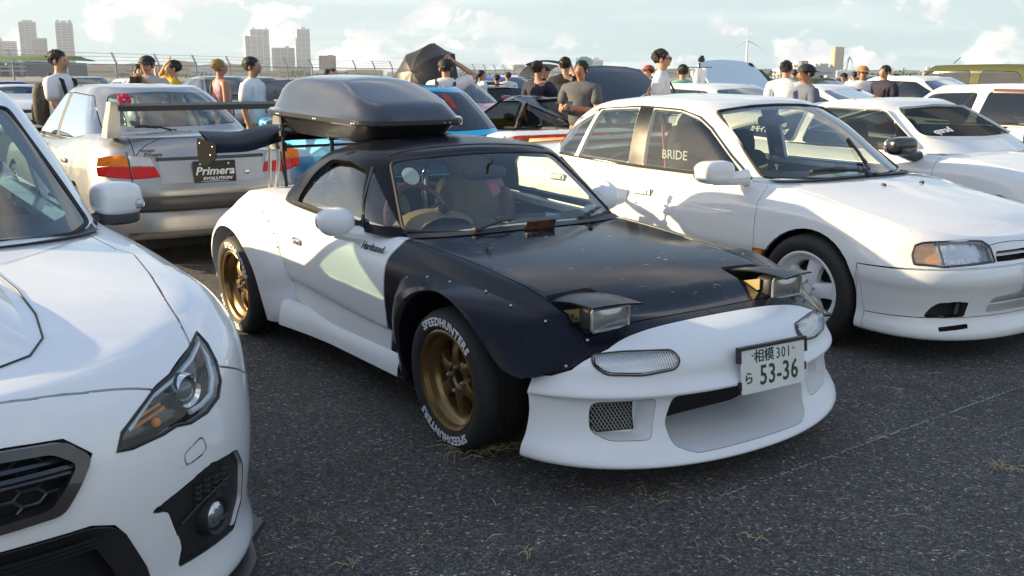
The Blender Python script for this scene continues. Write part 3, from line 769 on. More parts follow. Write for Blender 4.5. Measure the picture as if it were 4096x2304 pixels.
    for sd in (1, -1):
        lp = rounded([(.33, .355 * sd), (.575, .355 * sd), (.575, .565 * sd), (.33, .575 * sd)], .03)
        sh.cut('lamp_cavity%d' % sd, 'T', lp if sd > 0 else lp[::-1], lim=.2, zmin=.5)
    hp = [(-.61, .625), (-.2, .60), (.2, .588), (.585, .575), (.592, .40), (.598, .2), (.60, 0)]
    hp = hp + [(u, -v) for u, v in hp[::-1][1:]]
    sh.cut('hood', 'T', hp, lim=.2, zmin=.5)
    for sd in (1, -1):
        sh.cut('wing%d' % sd, 'S', [(-.60, .1), (-.60, .82), (.612, .82), (.632, .60), (.66, .52), (.63, .46), (.585, .437), (.20, .437), (.20, .1)], sd, lim=0.0)
        sh.cut('door%d' % sd, 'S', rounded([(-.605, .82), (-.605, .215), (-1.40, .215), (-1.60, .29), (-1.70, .43), (-1.735, .6), (-1.76, .86)], .05), sd, lim=.1)
        sh.cut('bumper', 'S', [(.3, .0), (.3, .437), (.585, .437), (.63, .46), (.66, .52), (.632, .60), (.612, .82), (1.2, .8), (1.2, 0)], sd, lim=-1)
    # openings in the bumper
    mouth = rounded([(-.335, .338), (-.372, .25), (-.352, .165), (-.28, .138), (.28, .138), (.352, .165), (.372, .25), (.335, .338)], .02)
    sh.cut('mouth', 'F', mouth, src=('bumper',), lim=-.5)
    for sd in (1, -1):
        p = rounded([(.40 * sd, .338), (.630 * sd, .342), (.635 * sd, .240), (.58 * sd, .205), (.43 * sd, .195)], .025)
        sh.cut('duct%d' % sd, 'F', p if sd > 0 else p, src=('bumper',), lim=-.5)
        p = rounded([(.335 * sd, .500), (.50 * sd, .506), (.60 * sd, .500), (.612 * sd, .475), (.58 * sd, .448), (.46 * sd, .440), (.345 * sd, .450), (.32 * sd, .475)], .02)
        sh.cut('turn%d' % sd, 'F', p, src=('bumper',), lim=-.5)
    bump = sh.put('bumper', P_SATIN, rt, 'front_bumper', gap=.004, depth=.03)
    bm = sh.take('mouth', push=(-.13, 0, 0), shrink=.90)
    for v in bm.verts:
        if not any(e.is_boundary for e in v.link_edges): v.co.x = .53 - .30 * v.co.y ** 2 - .10 * (v.co.z - .24); v.co.y *= .90; v.co.z = .235 + (v.co.z - .235) * .88
    from_bm('centre_intake', bm, P_SATIN, bump)
    for sd in (1, -1):
        o = sh.put('duct%d' % sd, P_SATIN if sd > 0 else P_SATIN, bump, 'side_duct', push=(-.075, 0, .0), shrink=.86)
        lens = sh.put('turn%d' % sd, M_CLEAR, bump, 'turn_signal', gap=.004, depth=-.012)
        # lamp insert: dark rim
        p = [c.front('low', v * sd, z)[0] + Vector((.004, 0, 0)) for v, z in rounded([(.33, .506), (.50, .512), (.605, .506), (.619, .475), (.585, .442), (.46, .433), (.34, .444), (.313, .475)], .02)]
        Bag().tube(p, .0035, 5, True).build('turn_signal_seal', M_GREYTRIM, bump)
    # wire mesh in the near duct
    mb = Bag()
    for i in range(-3, 20):
        for d in (1, -1):
            pts = []
            for t in np.linspace(0, 1, 9):
                z = .225 + .115 * t; v = .44 + .0125 * i + d * .065 * t + (0 if d > 0 else .0)
                if .455 <= v <= .602: pts.append((c.front('low', -v, z)[0].x - .055, -v, z))
            if len(pts) > 1: mb.tube(pts, .0013, 4)
    mb.build('mesh_screen', mat('mesh_steel', (.42, .40, .36), .35, metal=.9), bump)
    Bag().add([(c.front('low', -v, z)[0].x - .064, -v, z) for v in np.linspace(.448, .608, 7) for z in (.218, .28, .345)], grid_faces(7, 3)).build('duct_shade_sheet', M_DARK, bump)  # near-black sheet behind the mesh, the duct's shade put into its colour
    hood = sh.put('hood', P_HOOD, rt, gap=.006, depth=.025)
    for sd in (1, -1):
        side = 'lamp_cavity%d' % sd
        o = sh.put(side, M_TRIM, hood, 'lamp_well', push=(0, 0, -.10), shrink=.97)
        sh.put('wing%d' % sd, P_BLACK, rt, 'front_fender', gap=.006, depth=.025)
        d = sh.put('door%d' % sd, P_SATIN, rt, 'door', gap=.006, depth=.03)
        # door handle
        p, n = c.side('low', -1.545, .628, sd)
        b = Bag(); b.sell((0, 0, 0), (.062, .006, .021), (.4, .4), 20, 8); b.sell((.012, .008 * sd, -.001), (.036, .008, .012), (.5, .5), 16, 8)
        h = b.build('door_handle', M_CHROME, d, sharp=60, loc=p)
        # mirror
        pm, n = c.side('low', -.90, .735, sd)
        mm = mirror(d, -.955, .800 * sd, .800, (.072, .085, .066), P_SATIN, (-.885, pm.y - .02 * sd, .735), e=(.85, .85), yaw=.25)
    body = sh.put(None, P_SATIN, rt, 'body', gap=.004, depth=.03)
    # --- greenhouse -----------------------------------------------------------------------------
    G = [dict(w=.705, f=(-.515, .42, 2.8), r=(-2.22, .62, 2.4), z=[(-.5, .742), (-.65, .748), (-1.1, .765), (-1.8, .80), (-2.25, .815)]),
         dict(w=.690, f=(-.60, .40, 2.8), r=(-2.17, .62, 2.4), z=[(-.6, .80), (-1.0, .84), (-1.8, .86), (-2.25, .86)]),
         dict(w=.640, f=(-.79, .36, 2.9), r=(-2.02, .60, 2.5), z=[(-.78, .945), (-1.2, .965), (-2.05, .97)]),
         dict(w=.585, f=(-.93, .32, 2.9), r=(-1.88, .58, 2.5), z=[(-.9, 1.045), (-1.2, 1.06), (-1.9, 1.05)]),
         dict(w=.515, f=(-1.005, .30, 2.9), r=(-1.78, .55, 2.5), z=[(-.98, 1.088), (-1.3, 1.10), (-1.8, 1.085)])]
    g = c.shell('gh', G, [(-1.0, 1.098), (-1.15, 1.125), (-1.4, 1.150), (-1.65, 1.135), (-1.80, 1.10)], n=(20, 14, 18), sub=4, rows=8)
    ws = rounded([(-.605, .775), (-.485, 1.052), (-.25, 1.072), (0, 1.078), (.25, 1.072), (.485, 1.052), (.605, .775), (.3, .757), (0, .752), (-.3, .757)], .03)
    g.cut('windshield', 'F', ws, lim=.25)
    for sd in (1, -1):
        g.cut('window%d' % sd, 'S', rounded([(-.90, .80), (-1.055, 1.022), (-1.20, 1.050), (-1.42, 1.045), (-1.54, .97), (-1.60, .86), (-1.615, .815)], .035), sd, lim=.2)
        g.cut('vent%d' % sd, 'S', rounded([(-.70, .79), (-.80, .86), (-1.025, 1.020), (-.875, .80)], .008), sd, lim=.2)
    rw = rounded([(-.50, .86), (-.43, 1.03), (0, 1.055), (.43, 1.03), (.50, .86), (0, .85)], .05)
    g.cut('rear_window', 'R', rw, lim=.2)
    w = g.put('windshield', G_CLEAR, rt, gap=.010, depth=.0)
    for sd in (1, -1):
        bm = g.take('window%d' % sd, gap=.004, depth=0)
        # lowered a little: the pane's upper edge shows under the frame
        if sd < 0:
            for v in bm.verts: v.co.z -= .030 * max(0, (v.co.z - .80) / .25); 
        for v in bm.verts: v.co.y -= .012 * sd
        from_bm('side_window', bm, G_CLEAR if sd > 0 else glass('side_glass', (.70, .77, .74), .05, 1.3, (.10, .12, .12)), rt)
        bm = g.take('vent%d' % sd, gap=.004, depth=0); from_bm('vent_window', bm, G_CLEAR if sd > 0 else glass('side_glass'), rt)
        Bag().tube([c.side('gh', u, z, sd)[0] for u, z in ((-.885, .79), (-.95, .89), (-1.04, 1.03))], .008, 6).build('window_divider', M_TRIM, rt)
        Bag().tube([c.side('gh', u, z, sd)[0] for u, z in ((-.66, .765), (-.9, .785), (-1.3, .80), (-1.68, .815))], .009, 6).build('belt_weatherstrip', M_RUB, rt)
    g.put('rear_window', G_DARK, rt, gap=.006, depth=0)
    top = g.put(None, P_BLACK, rt, 'hardtop', gap=.004, depth=.025)
    # windscreen seal
    pts = [c.front('gh', v, z)[0] for v, z in ws]
    Bag().tube(pts, .009, 6, True).build('windshield_seal', M_RUB, w)
    # seam across the roof header
    pts = []
    for v in np.linspace(-.47, .47, 15): pts.append(c.top('gh', -1.10 - .02 * (1 - (v / .47) ** 2) + .035, v)[0])
    Bag().tube(pts, .004, 5).build('roof_seam', M_RUB, top)
    # --- inside -------------------------------------------------------------------------------
    b = Bag(); ds = []
    for v in np.linspace(-.56, .56, 17):
        bulge = .03 * math.exp(-((v + .33) / .17) ** 2)
        cu = .10 * (v / .56) ** 2
        ds += [(-.63 - cu, v, .735), (-.70 - cu, v, .752 + bulge * .3), (-.82 - cu * .6, v, .765 + bulge), (-.92, v, .745 + bulge), (-.955, v, .68), (-.95, v, .45)]
    b.add(ds, grid_faces(17, 6)); b.build('dashboard', mat('dash', (.06, .052, .04), .75, bump=.2, bscale=150), rt)
    b = Bag()
    for i in range(9):
        t = math.pi * i / 8
    V = []
    for uu, s in ((-.735, .75), (-.80, 1.0), (-.87, 1.02), (-.93, .95)):
        for i in range(13):
            t = math.pi * i / 12; V.append((uu, -.34 - .20 * s * math.cos(t), .735 + .10 * s * math.sin(t)))
    b.add(V, grid_faces(4, 13)); b.build('gauge_hood', mat('hood_tan', (.22, .16, .085), .65, bump=.1, bscale=100), rt)
    for sd in (1, -1): seat_mesh(rt, -1.33, .34 * sd, .25, M_TAN, h=.58, w=.46, tilt=.24)
    sw = steering(rt, -1.02, -.33, .765, .175, .38, M_WOOD)
    b = Bag(); b.lathe([(0, .07), (.03, .07), (.036, .06), (.036, .02), (.05, .01), (.05, 0)], 18, axis=0); b.build('horn_hub', mat('hub_anodised', (.45, .30, .02), .3, metal=.8), sw).rotation_euler = (0, .38, math.pi)
    for sd in (1, -1):
        Bag().tube([(-1.72, .50 * sd, .60), (-1.70, .49 * sd, .92), (-1.69, .42 * sd, 1.03), (-1.69, .30 * sd, 1.055), (-1.69, .18 * sd, 1.03), (-1.70, .11 * sd, .92), (-1.72, .11 * sd, .60)], .021, 10).build('roll_hoop', M_CHROME, rt)
    b = Bag(); b.sell((-.93, 0, .985), (.03, .125, .035), (.6, .6), 18, 10); b.tube([(-.92, 0, 1.0), (-.86, 0, 1.05)], .008, 6); b.build('rear_view_mirror', M_TRIM, rt)
    b = Bag(); b.box((-.955, .06, .93), (.004, .05, .14), rot=Matrix.Rotation(.5, 3, 'X')); b.build('hanging_tag', mat('pink_card', (.55, .18, .30), .6), rt)
    p, n = c.front('gh', -.43, 1.0)
    b = Bag(); b.lathe([(0, .001), (.045, .001), (.045, -.001)], 24, axis=2, M=frame(p - n * .01, (0, 1, 0), (-.5, 0, .8))); b.build('round_sticker', mat('sticker', (.55, .55, .55), .6), w)
    b = Bag(); b.box((-.72, .12, .772), (.10, .32, .018)); b.build('dash_card', mat('dash_card', (.16, .22, .28), .4), rt)
    box('interior_tub', (-1.3, 0, .30), (1.25, 1.15, .06), M_INT, rt, .01)
    for sd in (1, -1): box('door_panel', (-1.2, .62 * sd, .52), (1.05, .03, .42), M_INT, rt, .012)
    box('rear_bulkhead', (-1.90, 0, .58), (.05, 1.1, .46), M_INT, rt, .012)
    # --- cowl, wipers, washer jets -------------------------------------------------------------
    b = Bag(); V = []
    for v in np.linspace(-.61, .61, 15):
        p = c.front('gh', v * .985, .768 - .012 * abs(v) ** 2)[0]; x = p.x
        V += [(x - .01, v, .766), (x + .02, v, .768 - .01 * v * v), (x + .055, v, .760 - .02 * v * v)]
    b.add(V, grid_faces(15, 3)); b.build('cowl_panel', M_TRIM, rt)
    wiper(rt, (-.545, -.30, .772), (-.62, .0, .795), (-.64, .30, .795)); wiper(rt, (-.585, .34, .770), (-.66, .50, .79), (-.70, .58, .80))
    for sd in (-.12, .25):
        p, n = c.top('low', -.40, sd); b = Bag(); b.sell(p + n * .004, (.012, .010, .009), (.8, .8), 10, 6); b.build('washer_jet', M_TRIM, hood)
    b = Bag(); b.box((-.49, .02, .775), (.008, .17, .045), rot=Matrix.Rotation(.4, 3, 'Y')); b.build('rusty_plate', mat('rust', (.10, .035, .02), .8, var=.6, vscale=40), hood)
    # --- pop-up headlights ---------------------------------------------------------------------
    for sd in (1, -1):
        V = []
        for i in range(7):
            for j in range(7):
                a_, b_ = i / 6, j / 6
                ub = .285 + .065 * b_; uf = .662 - .036 * b_ + .010 * math.sin(math.pi * b_)
                vb = .40 + .172 * b_; vf = .385 + .200 * b_
                z = .636 + .034 * a_ ** .8 + .012 * math.sin(math.pi * a_) * (1 - .6 * b_) + .008 * math.sin(math.pi * b_) - .006 * a_ ** 4
                V.append((ub + (uf - ub) * a_, (vb + (vf - vb) * a_) * sd, z))
        n_ = len(V); V2 = V + [(x, y, z - .006) for x, y, z in V]
        F = grid_faces(7, 7) + [tuple(i + n_ for i in f[::-1]) for f in grid_faces(7, 7)]
        ring = [i for i in range(7)] + [7 * i + 6 for i in range(1, 7)] + [42 + i for i in range(5, -1, -1)] + [7 * i for i in range(5, 0, -1)]
        F += [(ring[i], ring[(i + 1) % len(ring)], ring[(i + 1) % len(ring)] + n_, ring[i] + n_) for i in range(len(ring))]
        lid = Bag().add(V2, F).build('headlight_lid', P_BLACK, rt, sharp=40)
        cz, cv = .607, .475 * sd
        hl = Bag(); hl.sell((.545, cv, cz), (.045, .094, .045), (.35, .3), 24, 12); hb = hl.build('headlight', M_TRIM, rt, sharp=50)
        V = []; 
        for i in range(11):
            for j in range(7):
                y = -.082 + .164 * i / 10; z = -.036 + .072 * j / 6
                V.append((.590 + .006 * (1 - (y / .082) ** 2) * (1 - (z / .036) ** 2) + (.0015 if i % 2 else 0), cv + y, cz + z))
        Bag().add(V, grid_faces(11, 7)).build('headlight_reflector', M_REFL, hb, recalc=False)
        V = [(x + .008, y, z) for x, y, z in V]; Bag().add(V, grid_faces(11, 7)).build('headlight_lens', M_LENS, hb)
        pr = [(.594, cv + a * .086, cz + b_ * .040) for a, b_ in ((-1, -.8), (-.93, -1), (.93, -1), (1, -.8), (1, .8), (.93, 1), (-.93, 1), (-1, .8))]
        Bag().tube(pr, .006, 6, True).build('headlight_bezel', mat('bezel', (.45, .45, .44), .3, metal=.6), hb)
        br = Bag(); br.prism([(.36, .60), (.54, .645), (.54, .60), (.44, .56)], 1, .575 * sd, .568 * sd); br.prism([(.36, .60), (.54, .645), (.54, .60), (.44, .56)], 1, .37 * sd, .377 * sd)
        br.lathe([(0, .012), (.012, .012), (.012, -.005)], 10, c=(.52, .585 * sd, .612)); br.build('lamp_bracket', mat('zinc_bracket', (.30, .24, .12), .45, metal=.7), hb)
    # --- bolt-on flares -----------------------------------------------------------------------
    def flare(name, att, out, vout, m, sd, ridge=False, bulge=.018, parent=rt):
        n = 40; ta = np.linspace(0, 1, n); V = []
        pa = crom(np.array([(a, b, 0) for a, b in att]), 8)[:, :2]; po = crom(np.array([(a, b, d) for (a, b), d in zip(out, vout)]), 8)
        def res(P):
            s = np.r_[0, np.cumsum(np.linalg.norm(np.diff(P[:, :2], axis=0), axis=1))]; q = ta * s[-1]
            return np.stack([np.interp(q, s, P[:, k]) for k in range(P.shape[1])], 1)
        pa, po = res(pa), res(po)
        for i in range(n):
            p, nn = c.sideout('low', pa[i][0], pa[i][1], sd)
            A = np.array([pa[i][0], p.y * sd, p.z]); O = np.array([po[i][0], po[i][2], po[i][1]])
            if O[1] < A[1] + .004: O[1] = A[1] + .004
            rows = [A + [0, -.004, 0], A + [0, .005, 0]]
            fade = math.sin(math.pi * min(1, max(0, (i / (n - 1) - .12) / .80))) if ridge else 0
            for t, e in ((.25, .35 + .15 * fade), (.52, .75 + .45 * fade), (.82, 1.0 + .12 * fade)):
                q = A + (O - A) * t; q[1] = A[1] + .004 + (O[1] - A[1]) * (t * .75 + .25 * e) + bulge * math.sin(math.pi * t); rows.append(q)
            rows += [O + [0, .0, 0], O + [0, -.006, -.001], O + [0, -.10, .0]]
            for q in rows: V.append((q[0], q[1] * sd, q[2]))
        return Bag().add(V, grid_faces(n, 8)).build(name, m, parent, sharp=22 if ridge else 48)
    for sd in (1, -1):
        f = flare('front_overfender', [(-.50, .17), (-.50, .40), (-.47, .56), (-.40, .632), (-.2, .657), (.05, .657), (.27, .635), (.45, .60), (.58, .56), (.64, .515), (.63, .468), (.585, .448)],
                  [(-.375, .165), (-.365, .30), (-.31, .46), (-.19, .585), (0, .648), (.18, .612), (.32, .53), (.43, .455), (.50, .435), (.56, .432), (.575, .438)],
                  [.74, .80, .835, .845, .85, .855, .855, .85, .84, .825, .80], P_BLACK, sd, True)
        for u, z in ((-.39, .625), (-.24, .648), (-.08, .652), (.14, .648), (.30, .622), (.46, .590), (.60, .545), (.615, .470)):
            p, nn = c.sideout('low', u, z, sd)
            b = Bag(); b.sell(p + nn * .007, (.006, .006, .006), (1, 1), 8, 6); b.build('rivet', M_BOLT, f)
        # rear flare runs down into the side skirt
        f = flare('rear_overfender', [(-1.60, .17), (-1.66, .33), (-1.74, .50), (-1.83, .63), (-2.0, .715), (-2.25, .745), (-2.5, .72), (-2.66, .62), (-2.74, .48), (-2.78, .30)],
                  [(-1.86, .16), (-1.885, .28), (-1.94, .42), (-2.03, .53), (-2.15, .605), (-2.28, .628), (-2.42, .60), (-2.54, .52), (-2.61, .40), (-2.63, .27)],
                  [.80, .82, .835, .85, .855, .86, .855, .845, .83, .80], P_SATIN, sd)
        for u, z in ((-1.78, .565), (-1.84, .63), (-1.93, .685), (-2.05, .72), (-2.45, .72), (-2.60, .66)):
            p, nn = c.sideout('low', u, z, sd)
            b = Bag(); b.sell(p + nn * .007, (.0055, .0055, .0055), (1, 1), 8, 6); b.build('rivet', M_BOLT, f)
        # side skirt
        V = []
        for uu in np.linspace(-.50, -1.70, 16):
            y = .725 + .05 * max(0, (-uu - 1.15) / .55) ** 1.5; zt = .255 + .03 * max(0, (-uu - 1.2) / .5); zb = .155
            for dy, z in ((-.03, zt + .02), (.004, zt), (.022, zb + .05), (.026, zb + .012), (.0, zb), (-.08, zb)): V.append((uu, (y + dy) * sd, z))
        Bag().add(V, grid_faces(16, 6)).build('side_skirt', P_SATIN, rt, sharp=50)
        p, nn = c.side('low', -.455, .475, sd)
        b = Bag(); b.sell(p + nn * .004, (.018, .010, .030), (.8, .8), 14, 8); b.build('side_marker', M_TRIM, rt)
        # wheels
        add_wheel(rt, 0, (.80 - .115) * sd, .287, 'w_road', .287, .1935, .225, 'six', 6, .060, M_GOLD, camber=-.045, spin=.35, letter=('SPEEDHUNTERS', (1.1, 1.1 + math.pi), .046))
        add_wheel(rt, -2.265, (.822 - .115) * sd, .287, 'w_road', .287, .1935, .225, 'six', 6, .060, M_GOLD, camber=-.06, spin=.9, letter=('SPEEDHUNTERS', (.2, .2 + math.pi), .046))
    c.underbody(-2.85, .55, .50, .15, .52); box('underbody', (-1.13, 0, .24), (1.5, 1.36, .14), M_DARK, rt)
    # --- number plate ---------------------------------------------------------------------------
    pc = Vector((.872, .085, .400)); Mp = frame(pc, (.05, 1, 0), (-.10, 0, 1))
    b = Bag(); V = rounded([(-.165, -.0825), (.165, -.0825), (.165, .0825), (-.165, .0825)], .012)
    b.prism(V, 2, -.0015, .0015, M=Mp); pl = b.build('number_plate', M_PLATE, rt, sharp=30)
    b = Bag(); b.box((0, .087, -.004), (.35, .012, .02), M=Mp); b.box((-.171, .06, -.004), (.010, .05, .02), M=Mp); b.box((.171, .06, -.004), (.010, .05, .02), M=Mp); b.box((-.168, -.05, -.004), (.008, .03, .014), M=Mp); b.box((.168, -.02, -.004), (.008, .03, .014), M=Mp); b.build('plate_frame', M_TRIM, pl)
    T = lambda x, y: Mp @ Matrix.Translation((x, y, .002))
    text('lettering', '相模', .052, M_PGREEN, pl, T(-.048, .048), bold=.0006)
    text('lettering', '301', .058, M_PGREEN, pl, T(.052, .047), sx=.82, spacing=1.15)
    text('lettering', 'ら', .050, M_PGREEN, pl, T(-.128, -.028), bold=.0008)
    text('lettering', '53-36', .104, M_PGREEN, pl, T(.028, -.026), sx=.80, bold=.0012, spacing=1.06)
    for x in (-.105, .105):
        b = Bag(); b.sell((x, .060, .003), (.007, .007, .003), (1, 1), 10, 6, M=Mp); b.build('plate_bolt', M_BOLT, pl)
    # --- sticker on the door ---------------------------------------------------------------------
    p, n = c.side('low', -.76, .695, -1)
    text('lettering', 'Hardtuned', .048, mat('black_print', (.02, .02, .02), .5), rt, frame(p + n * .009, (1, 0, .02), (0, .35, 1)), shear=.35, bold=.001)
    # --- wing -------------------------------------------------------------------------------------
    V = []; prof = [(0.0, .000), (.02, .016), (.08, .026), (.16, .022), (.25, .004), (.25, -.002), (.16, .006), (.08, .006), (.02, -.010)]
    for v in np.linspace(-.80, .80, 33):
        s = abs(v) / .8; zz = 1.075 - .062 * (0.5 - .5 * math.cos(math.pi * min(1, max(0, (s - .38) / .42))))
        ang = .30 + .16 * max(0, (s - .3) / .7)
        for x, z in prof: V.append((-2.56 - x, v, zz + z + x * ang))
    wg = Bag().add(V, grid_faces(33, 9, False, True)).build('wing', P_BLACK, rt, sharp=40)
    for sd in (1, -1):
        b = Bag(); b.prism(rounded([(-2.50, 1.075), (-2.84, 1.09), (-2.84, .955), (-2.70, .925), (-2.52, .985)], .03), 1, .800 * sd, .806 * sd); e = b.build('end_plate', mat('matte_black', (.012, .012, .013), .8, spec=.03), wg, sharp=30)
        for u, z in ((-2.56, 1.05), (-2.78, 1.06), (-2.60, 1.0)): 
            q = Bag(); q.sell((u, .808 * sd, z), (.007, .004, .007), (1, 1), 8, 6); q.build('bolt', M_BOLT, e)
        b = Bag(); b.tube([(-2.60, .40 * sd, 1.075), (-2.58, .40 * sd, .95), (-2.64, .40 * sd, .78)], .012, 6); b.tube([(-2.70, .40 * sd, 1.07), (-2.72, .40 * sd, .92), (-2.74, .40 * sd, .77)], .012, 6)
        b.box((-2.65, .40 * sd, 1.045), (.14, .012, .05)); b.build('wing_stay', M_STEEL, wg)
    # --- rack that carries the box -----------------------------------------------------------------
    b = Bag()
    for sd in (1, -1):
        b.tube([(-2.45, .41 * sd, .80), (-2.47, .41 * sd, 1.0), (-2.47, .41 * sd, 1.22)], .010, 6)
        b.box((-2.47, .41 * sd, 1.21), (.03, .03, .05)); b.box((-2.47, .41 * sd, 1.12), (.028, .035, .03)); b.box((-2.47, .41 * sd, 1.04), (.034, .03, .05))
    b.tube([(-2.47, -.42, 1.04), (-2.47, .42, 1.04)], .009, 6)
    b.tube([(-2.49, -.42, 1.16), (-2.49, .42, 1.16)], .012, 6)
    b.tube([(-1.95, -.36, 1.115), (-1.95, .36, 1.115)], .012, 6)
    for v in (-.34, .34): b.tube([(-1.95, v, .97), (-1.95, v, 1.12)], .012, 6)
    b.build('roof_rack', M_TRIM, rt)
    c.end()
    return c
CAR_ROADSTER = build_roadster()
def build_roof_box():
    M = rowmat(-2.03, -.12) @ Matrix.Translation((0, 0, 1.228)) @ Matrix.Rotation(.022, 4, 'Y') @ Matrix.Diagonal((.93, .85, 1, 1)) @ Matrix.Rotation(0, 4, 'Z')
    rt = empty('roof_box', M, 'glossy dark grey roof cargo box carried above the black hardtop and wing', 'roof box')
    def ring(hl, hw, z, p=5.0, n=64, x0=0, nose=0):
        out = []
        for i in range(n):
            t = 2 * math.pi * i / n; f = lambda x, e: math.copysign(abs(x) ** (2 / e), x)
            x = hl * f(math.cos(t), p); y = hw * f(math.sin(t), p)
            y *= 1 - nose * max(0, x / hl) ** 2
            out.append((x + x0, y, z))
        return out
    m = mat('box_plastic', (.034, .036, .044), .18, metal=.25, coat=1.0, coat_r=.03, var=.10, vscale=3)
    m = mat('box_plastic')
    # lower tray
    V = []
    for hl, hw, z in ((.50, .22, -.115), (.58, .27, -.112), (.64, .31, -.085), (.71, .355, -.02), (.715, .36, -.012)): V += ring(hl, hw, z, 5)
    n = 64; F = grid_faces(5, n, False, True) + [tuple(range(n))[::-1]]
    tray = Bag().add(V, F).build('tray', mat('box_tray', (.02, .02, .022), .35, coat=.2), rt, sharp=50)
    V = []
    for hl, hw, z in ((.715, .36, -.014), (.745, .385, -.014), (.752, .392, -.006), (.752, .392, .016), (.744, .384, .026), (.722, .362, .028), (.716, .356, .036)): V += ring(hl, hw, z, 6)
    rim = Bag().add(V, grid_faces(7, n, False, True)).build('rim', m, rt, sharp=35)
    # lid: low wrap, then a faceted dome with a long sloping nose
    V = []; rows = []
    base = ring(.716, .356, .036, 6); K = 16
    top_z = lambda x, y: .036 + hz(x) * (1 - abs(y / .36) ** 3.2) ** .55
    def hz(x): return float(hermite([-.72, -.70, -.55, -.30, -.02, .25, .50, .69, .72], [.03, .05, .14, .185, .19, .165, .11, .055, .03], x))
    for k in range(K + 1):
        s = 1 - k / K; s = s ** .8 if k < K else 0
        for (x, y, z) in base:
            xx, yy = x * (s * .98 + .02), y * s
            w = min(1, (1 - s) * 9)
            sm = lambda a, b_, k_: .5 * (a + b_ - math.sqrt((a - b_) ** 2 + k_))
            sidep = .045 + (.356 - abs(yy)) * 1.45; nose = .040 + (.716 - xx) * .315 + .02 * (1 - (yy / .36) ** 2); tail = .045 + (xx + .716) * .85
            topp = .222 - .015 * (xx + .1) ** 2 - .25 * yy ** 2
            hgt = sm(sm(sm(topp, tail, .004), sidep, .0009), nose, .0004)
            zz = .036 + max(0, hgt - .036) * w + .012 * min(1, (1 - s) * 30)
            # pressed side flank: flat facet that sweeps up towards the tail
            V.append((xx, yy, zz))
    Bag().add(V, grid_faces(K + 1, n, False, True)).build('lid', m, rt, sharp=40)
    for x, y in ((.725, .20), (.725, .16), (-.45, -.39), (-.42, -.39), (.10, -.39), (.13, -.39), (.60, -.39), (.63, -.39)):
        b = Bag(); b.sell((x if abs(y) > .3 else .752, y, .0), (.007, .006, .006), (1, 1), 10, 6); b.build('lock' if abs(y) < .3 else 'rivet', M_BOLT, rt)
build_roof_box()
def build_ground():
    m = bpy.data.materials.new('asphalt'); m.use_nodes = True
    nt = m.node_tree; N = nt.nodes.new; L = nt.links.new; b = nt.nodes['Principled BSDF']
    tc = N('ShaderNodeTexCoord')
    def vor(scale, feat='F1', rnd=1.0):
        n = N('ShaderNodeTexVoronoi'); n.inputs['Scale'].default_value = scale; n.feature = feat; n.inputs['Randomness'].default_value = rnd
        L(tc.outputs['Object'], n.inputs['Vector']); return n
    def noi(scale, det=6):
        n = N('ShaderNodeTexNoise'); n.inputs['Scale'].default_value = scale; n.inputs['Detail'].default_value = det
        L(tc.outputs['Object'], n.inputs['Vector']); return n.outputs['Fac']
    v = vor(105); e = vor(105, 'DISTANCE_TO_EDGE')
    cr = N('ShaderNodeValToRGB'); cr.color_ramp.elements[0].color = (.046, .042, .040, 1); cr.color_ramp.elements[1].color = (.50, .45, .37, 1)
    cr.color_ramp.elements.new(.55).color = (.108, .100, .096, 1); cr.color_ramp.elements.new(.88).color = (.165, .150, .138, 1); cr.color_ramp.elements.new(.965).color = (.22, .20, .18, 1) 
    sp = N('ShaderNodeSeparateColor'); L(v.outputs['Color'], sp.inputs[0]); L(sp.outputs[0], cr.inputs[0])
    ed = N('ShaderNodeMapRange'); ed.inputs['From Min'].default_value = .0; ed.inputs['From Max'].default_value = .12; ed.inputs['To Min'].default_value = .25
    L(e.outputs['Distance'], ed.inputs['Value'])
    m1 = N('ShaderNodeVectorMath'); m1.operation = 'SCALE'; L(cr.outputs[0], m1.inputs[0]); L(ed.outputs[0], m1.inputs['Scale'])
    big = N('ShaderNodeMapRange'); big.inputs['From Min'].default_value = .3; big.inputs['From Max'].default_value = .7; big.inputs['To Min'].default_value = .8; big.inputs['To Max'].default_value = 1.25
    L(noi(1.3), big.inputs['Value'])
    m2 = N('ShaderNodeVectorMath'); m2.operation = 'SCALE'; L(m1.outputs[0], m2.inputs[0]); L(big.outputs[0], m2.inputs['Scale'])
    st = N('ShaderNodeMapRange'); st.inputs['From Min'].default_value = .60; st.inputs['From Max'].default_value = .74; st.inputs['To Max'].default_value = .65
    L(noi(2.7, 9), st.inputs['Value'])
    mx = N('ShaderNodeMix'); mx.data_type = 'RGBA'; L(st.outputs[0], mx.inputs[0]); L(m2.outputs[0], mx.inputs[6]); mx.inputs[7].default_value = (.045, .034, .026, 1)
    L(mx.outputs[2], b.inputs['Base Color'])
    b.inputs['Roughness'].default_value = .82
    hsum = N('ShaderNodeMath'); hsum.operation = 'MULTIPLY'; L(ed.outputs[0], hsum.inputs[0]); L(sp.outputs[1], hsum.inputs[1])
    bp = N('ShaderNodeBump'); bp.inputs['Strength'].default_value = .9; bp.inputs['Distance'].default_value = .008
    L(hsum.outputs[0], bp.inputs['Height']); L(bp.outputs[0], b.inputs['Normal'])
    s = 1900
    o = pyd('ground', [(-s, -s, 0), (s, -s, 0), (s, s, 0), (-s, s, 0)], [(0, 1, 2, 3)], m)
    tag(o, kind='structure')
build_ground()
def neg(P): return [(a, -b) for a, b in P]
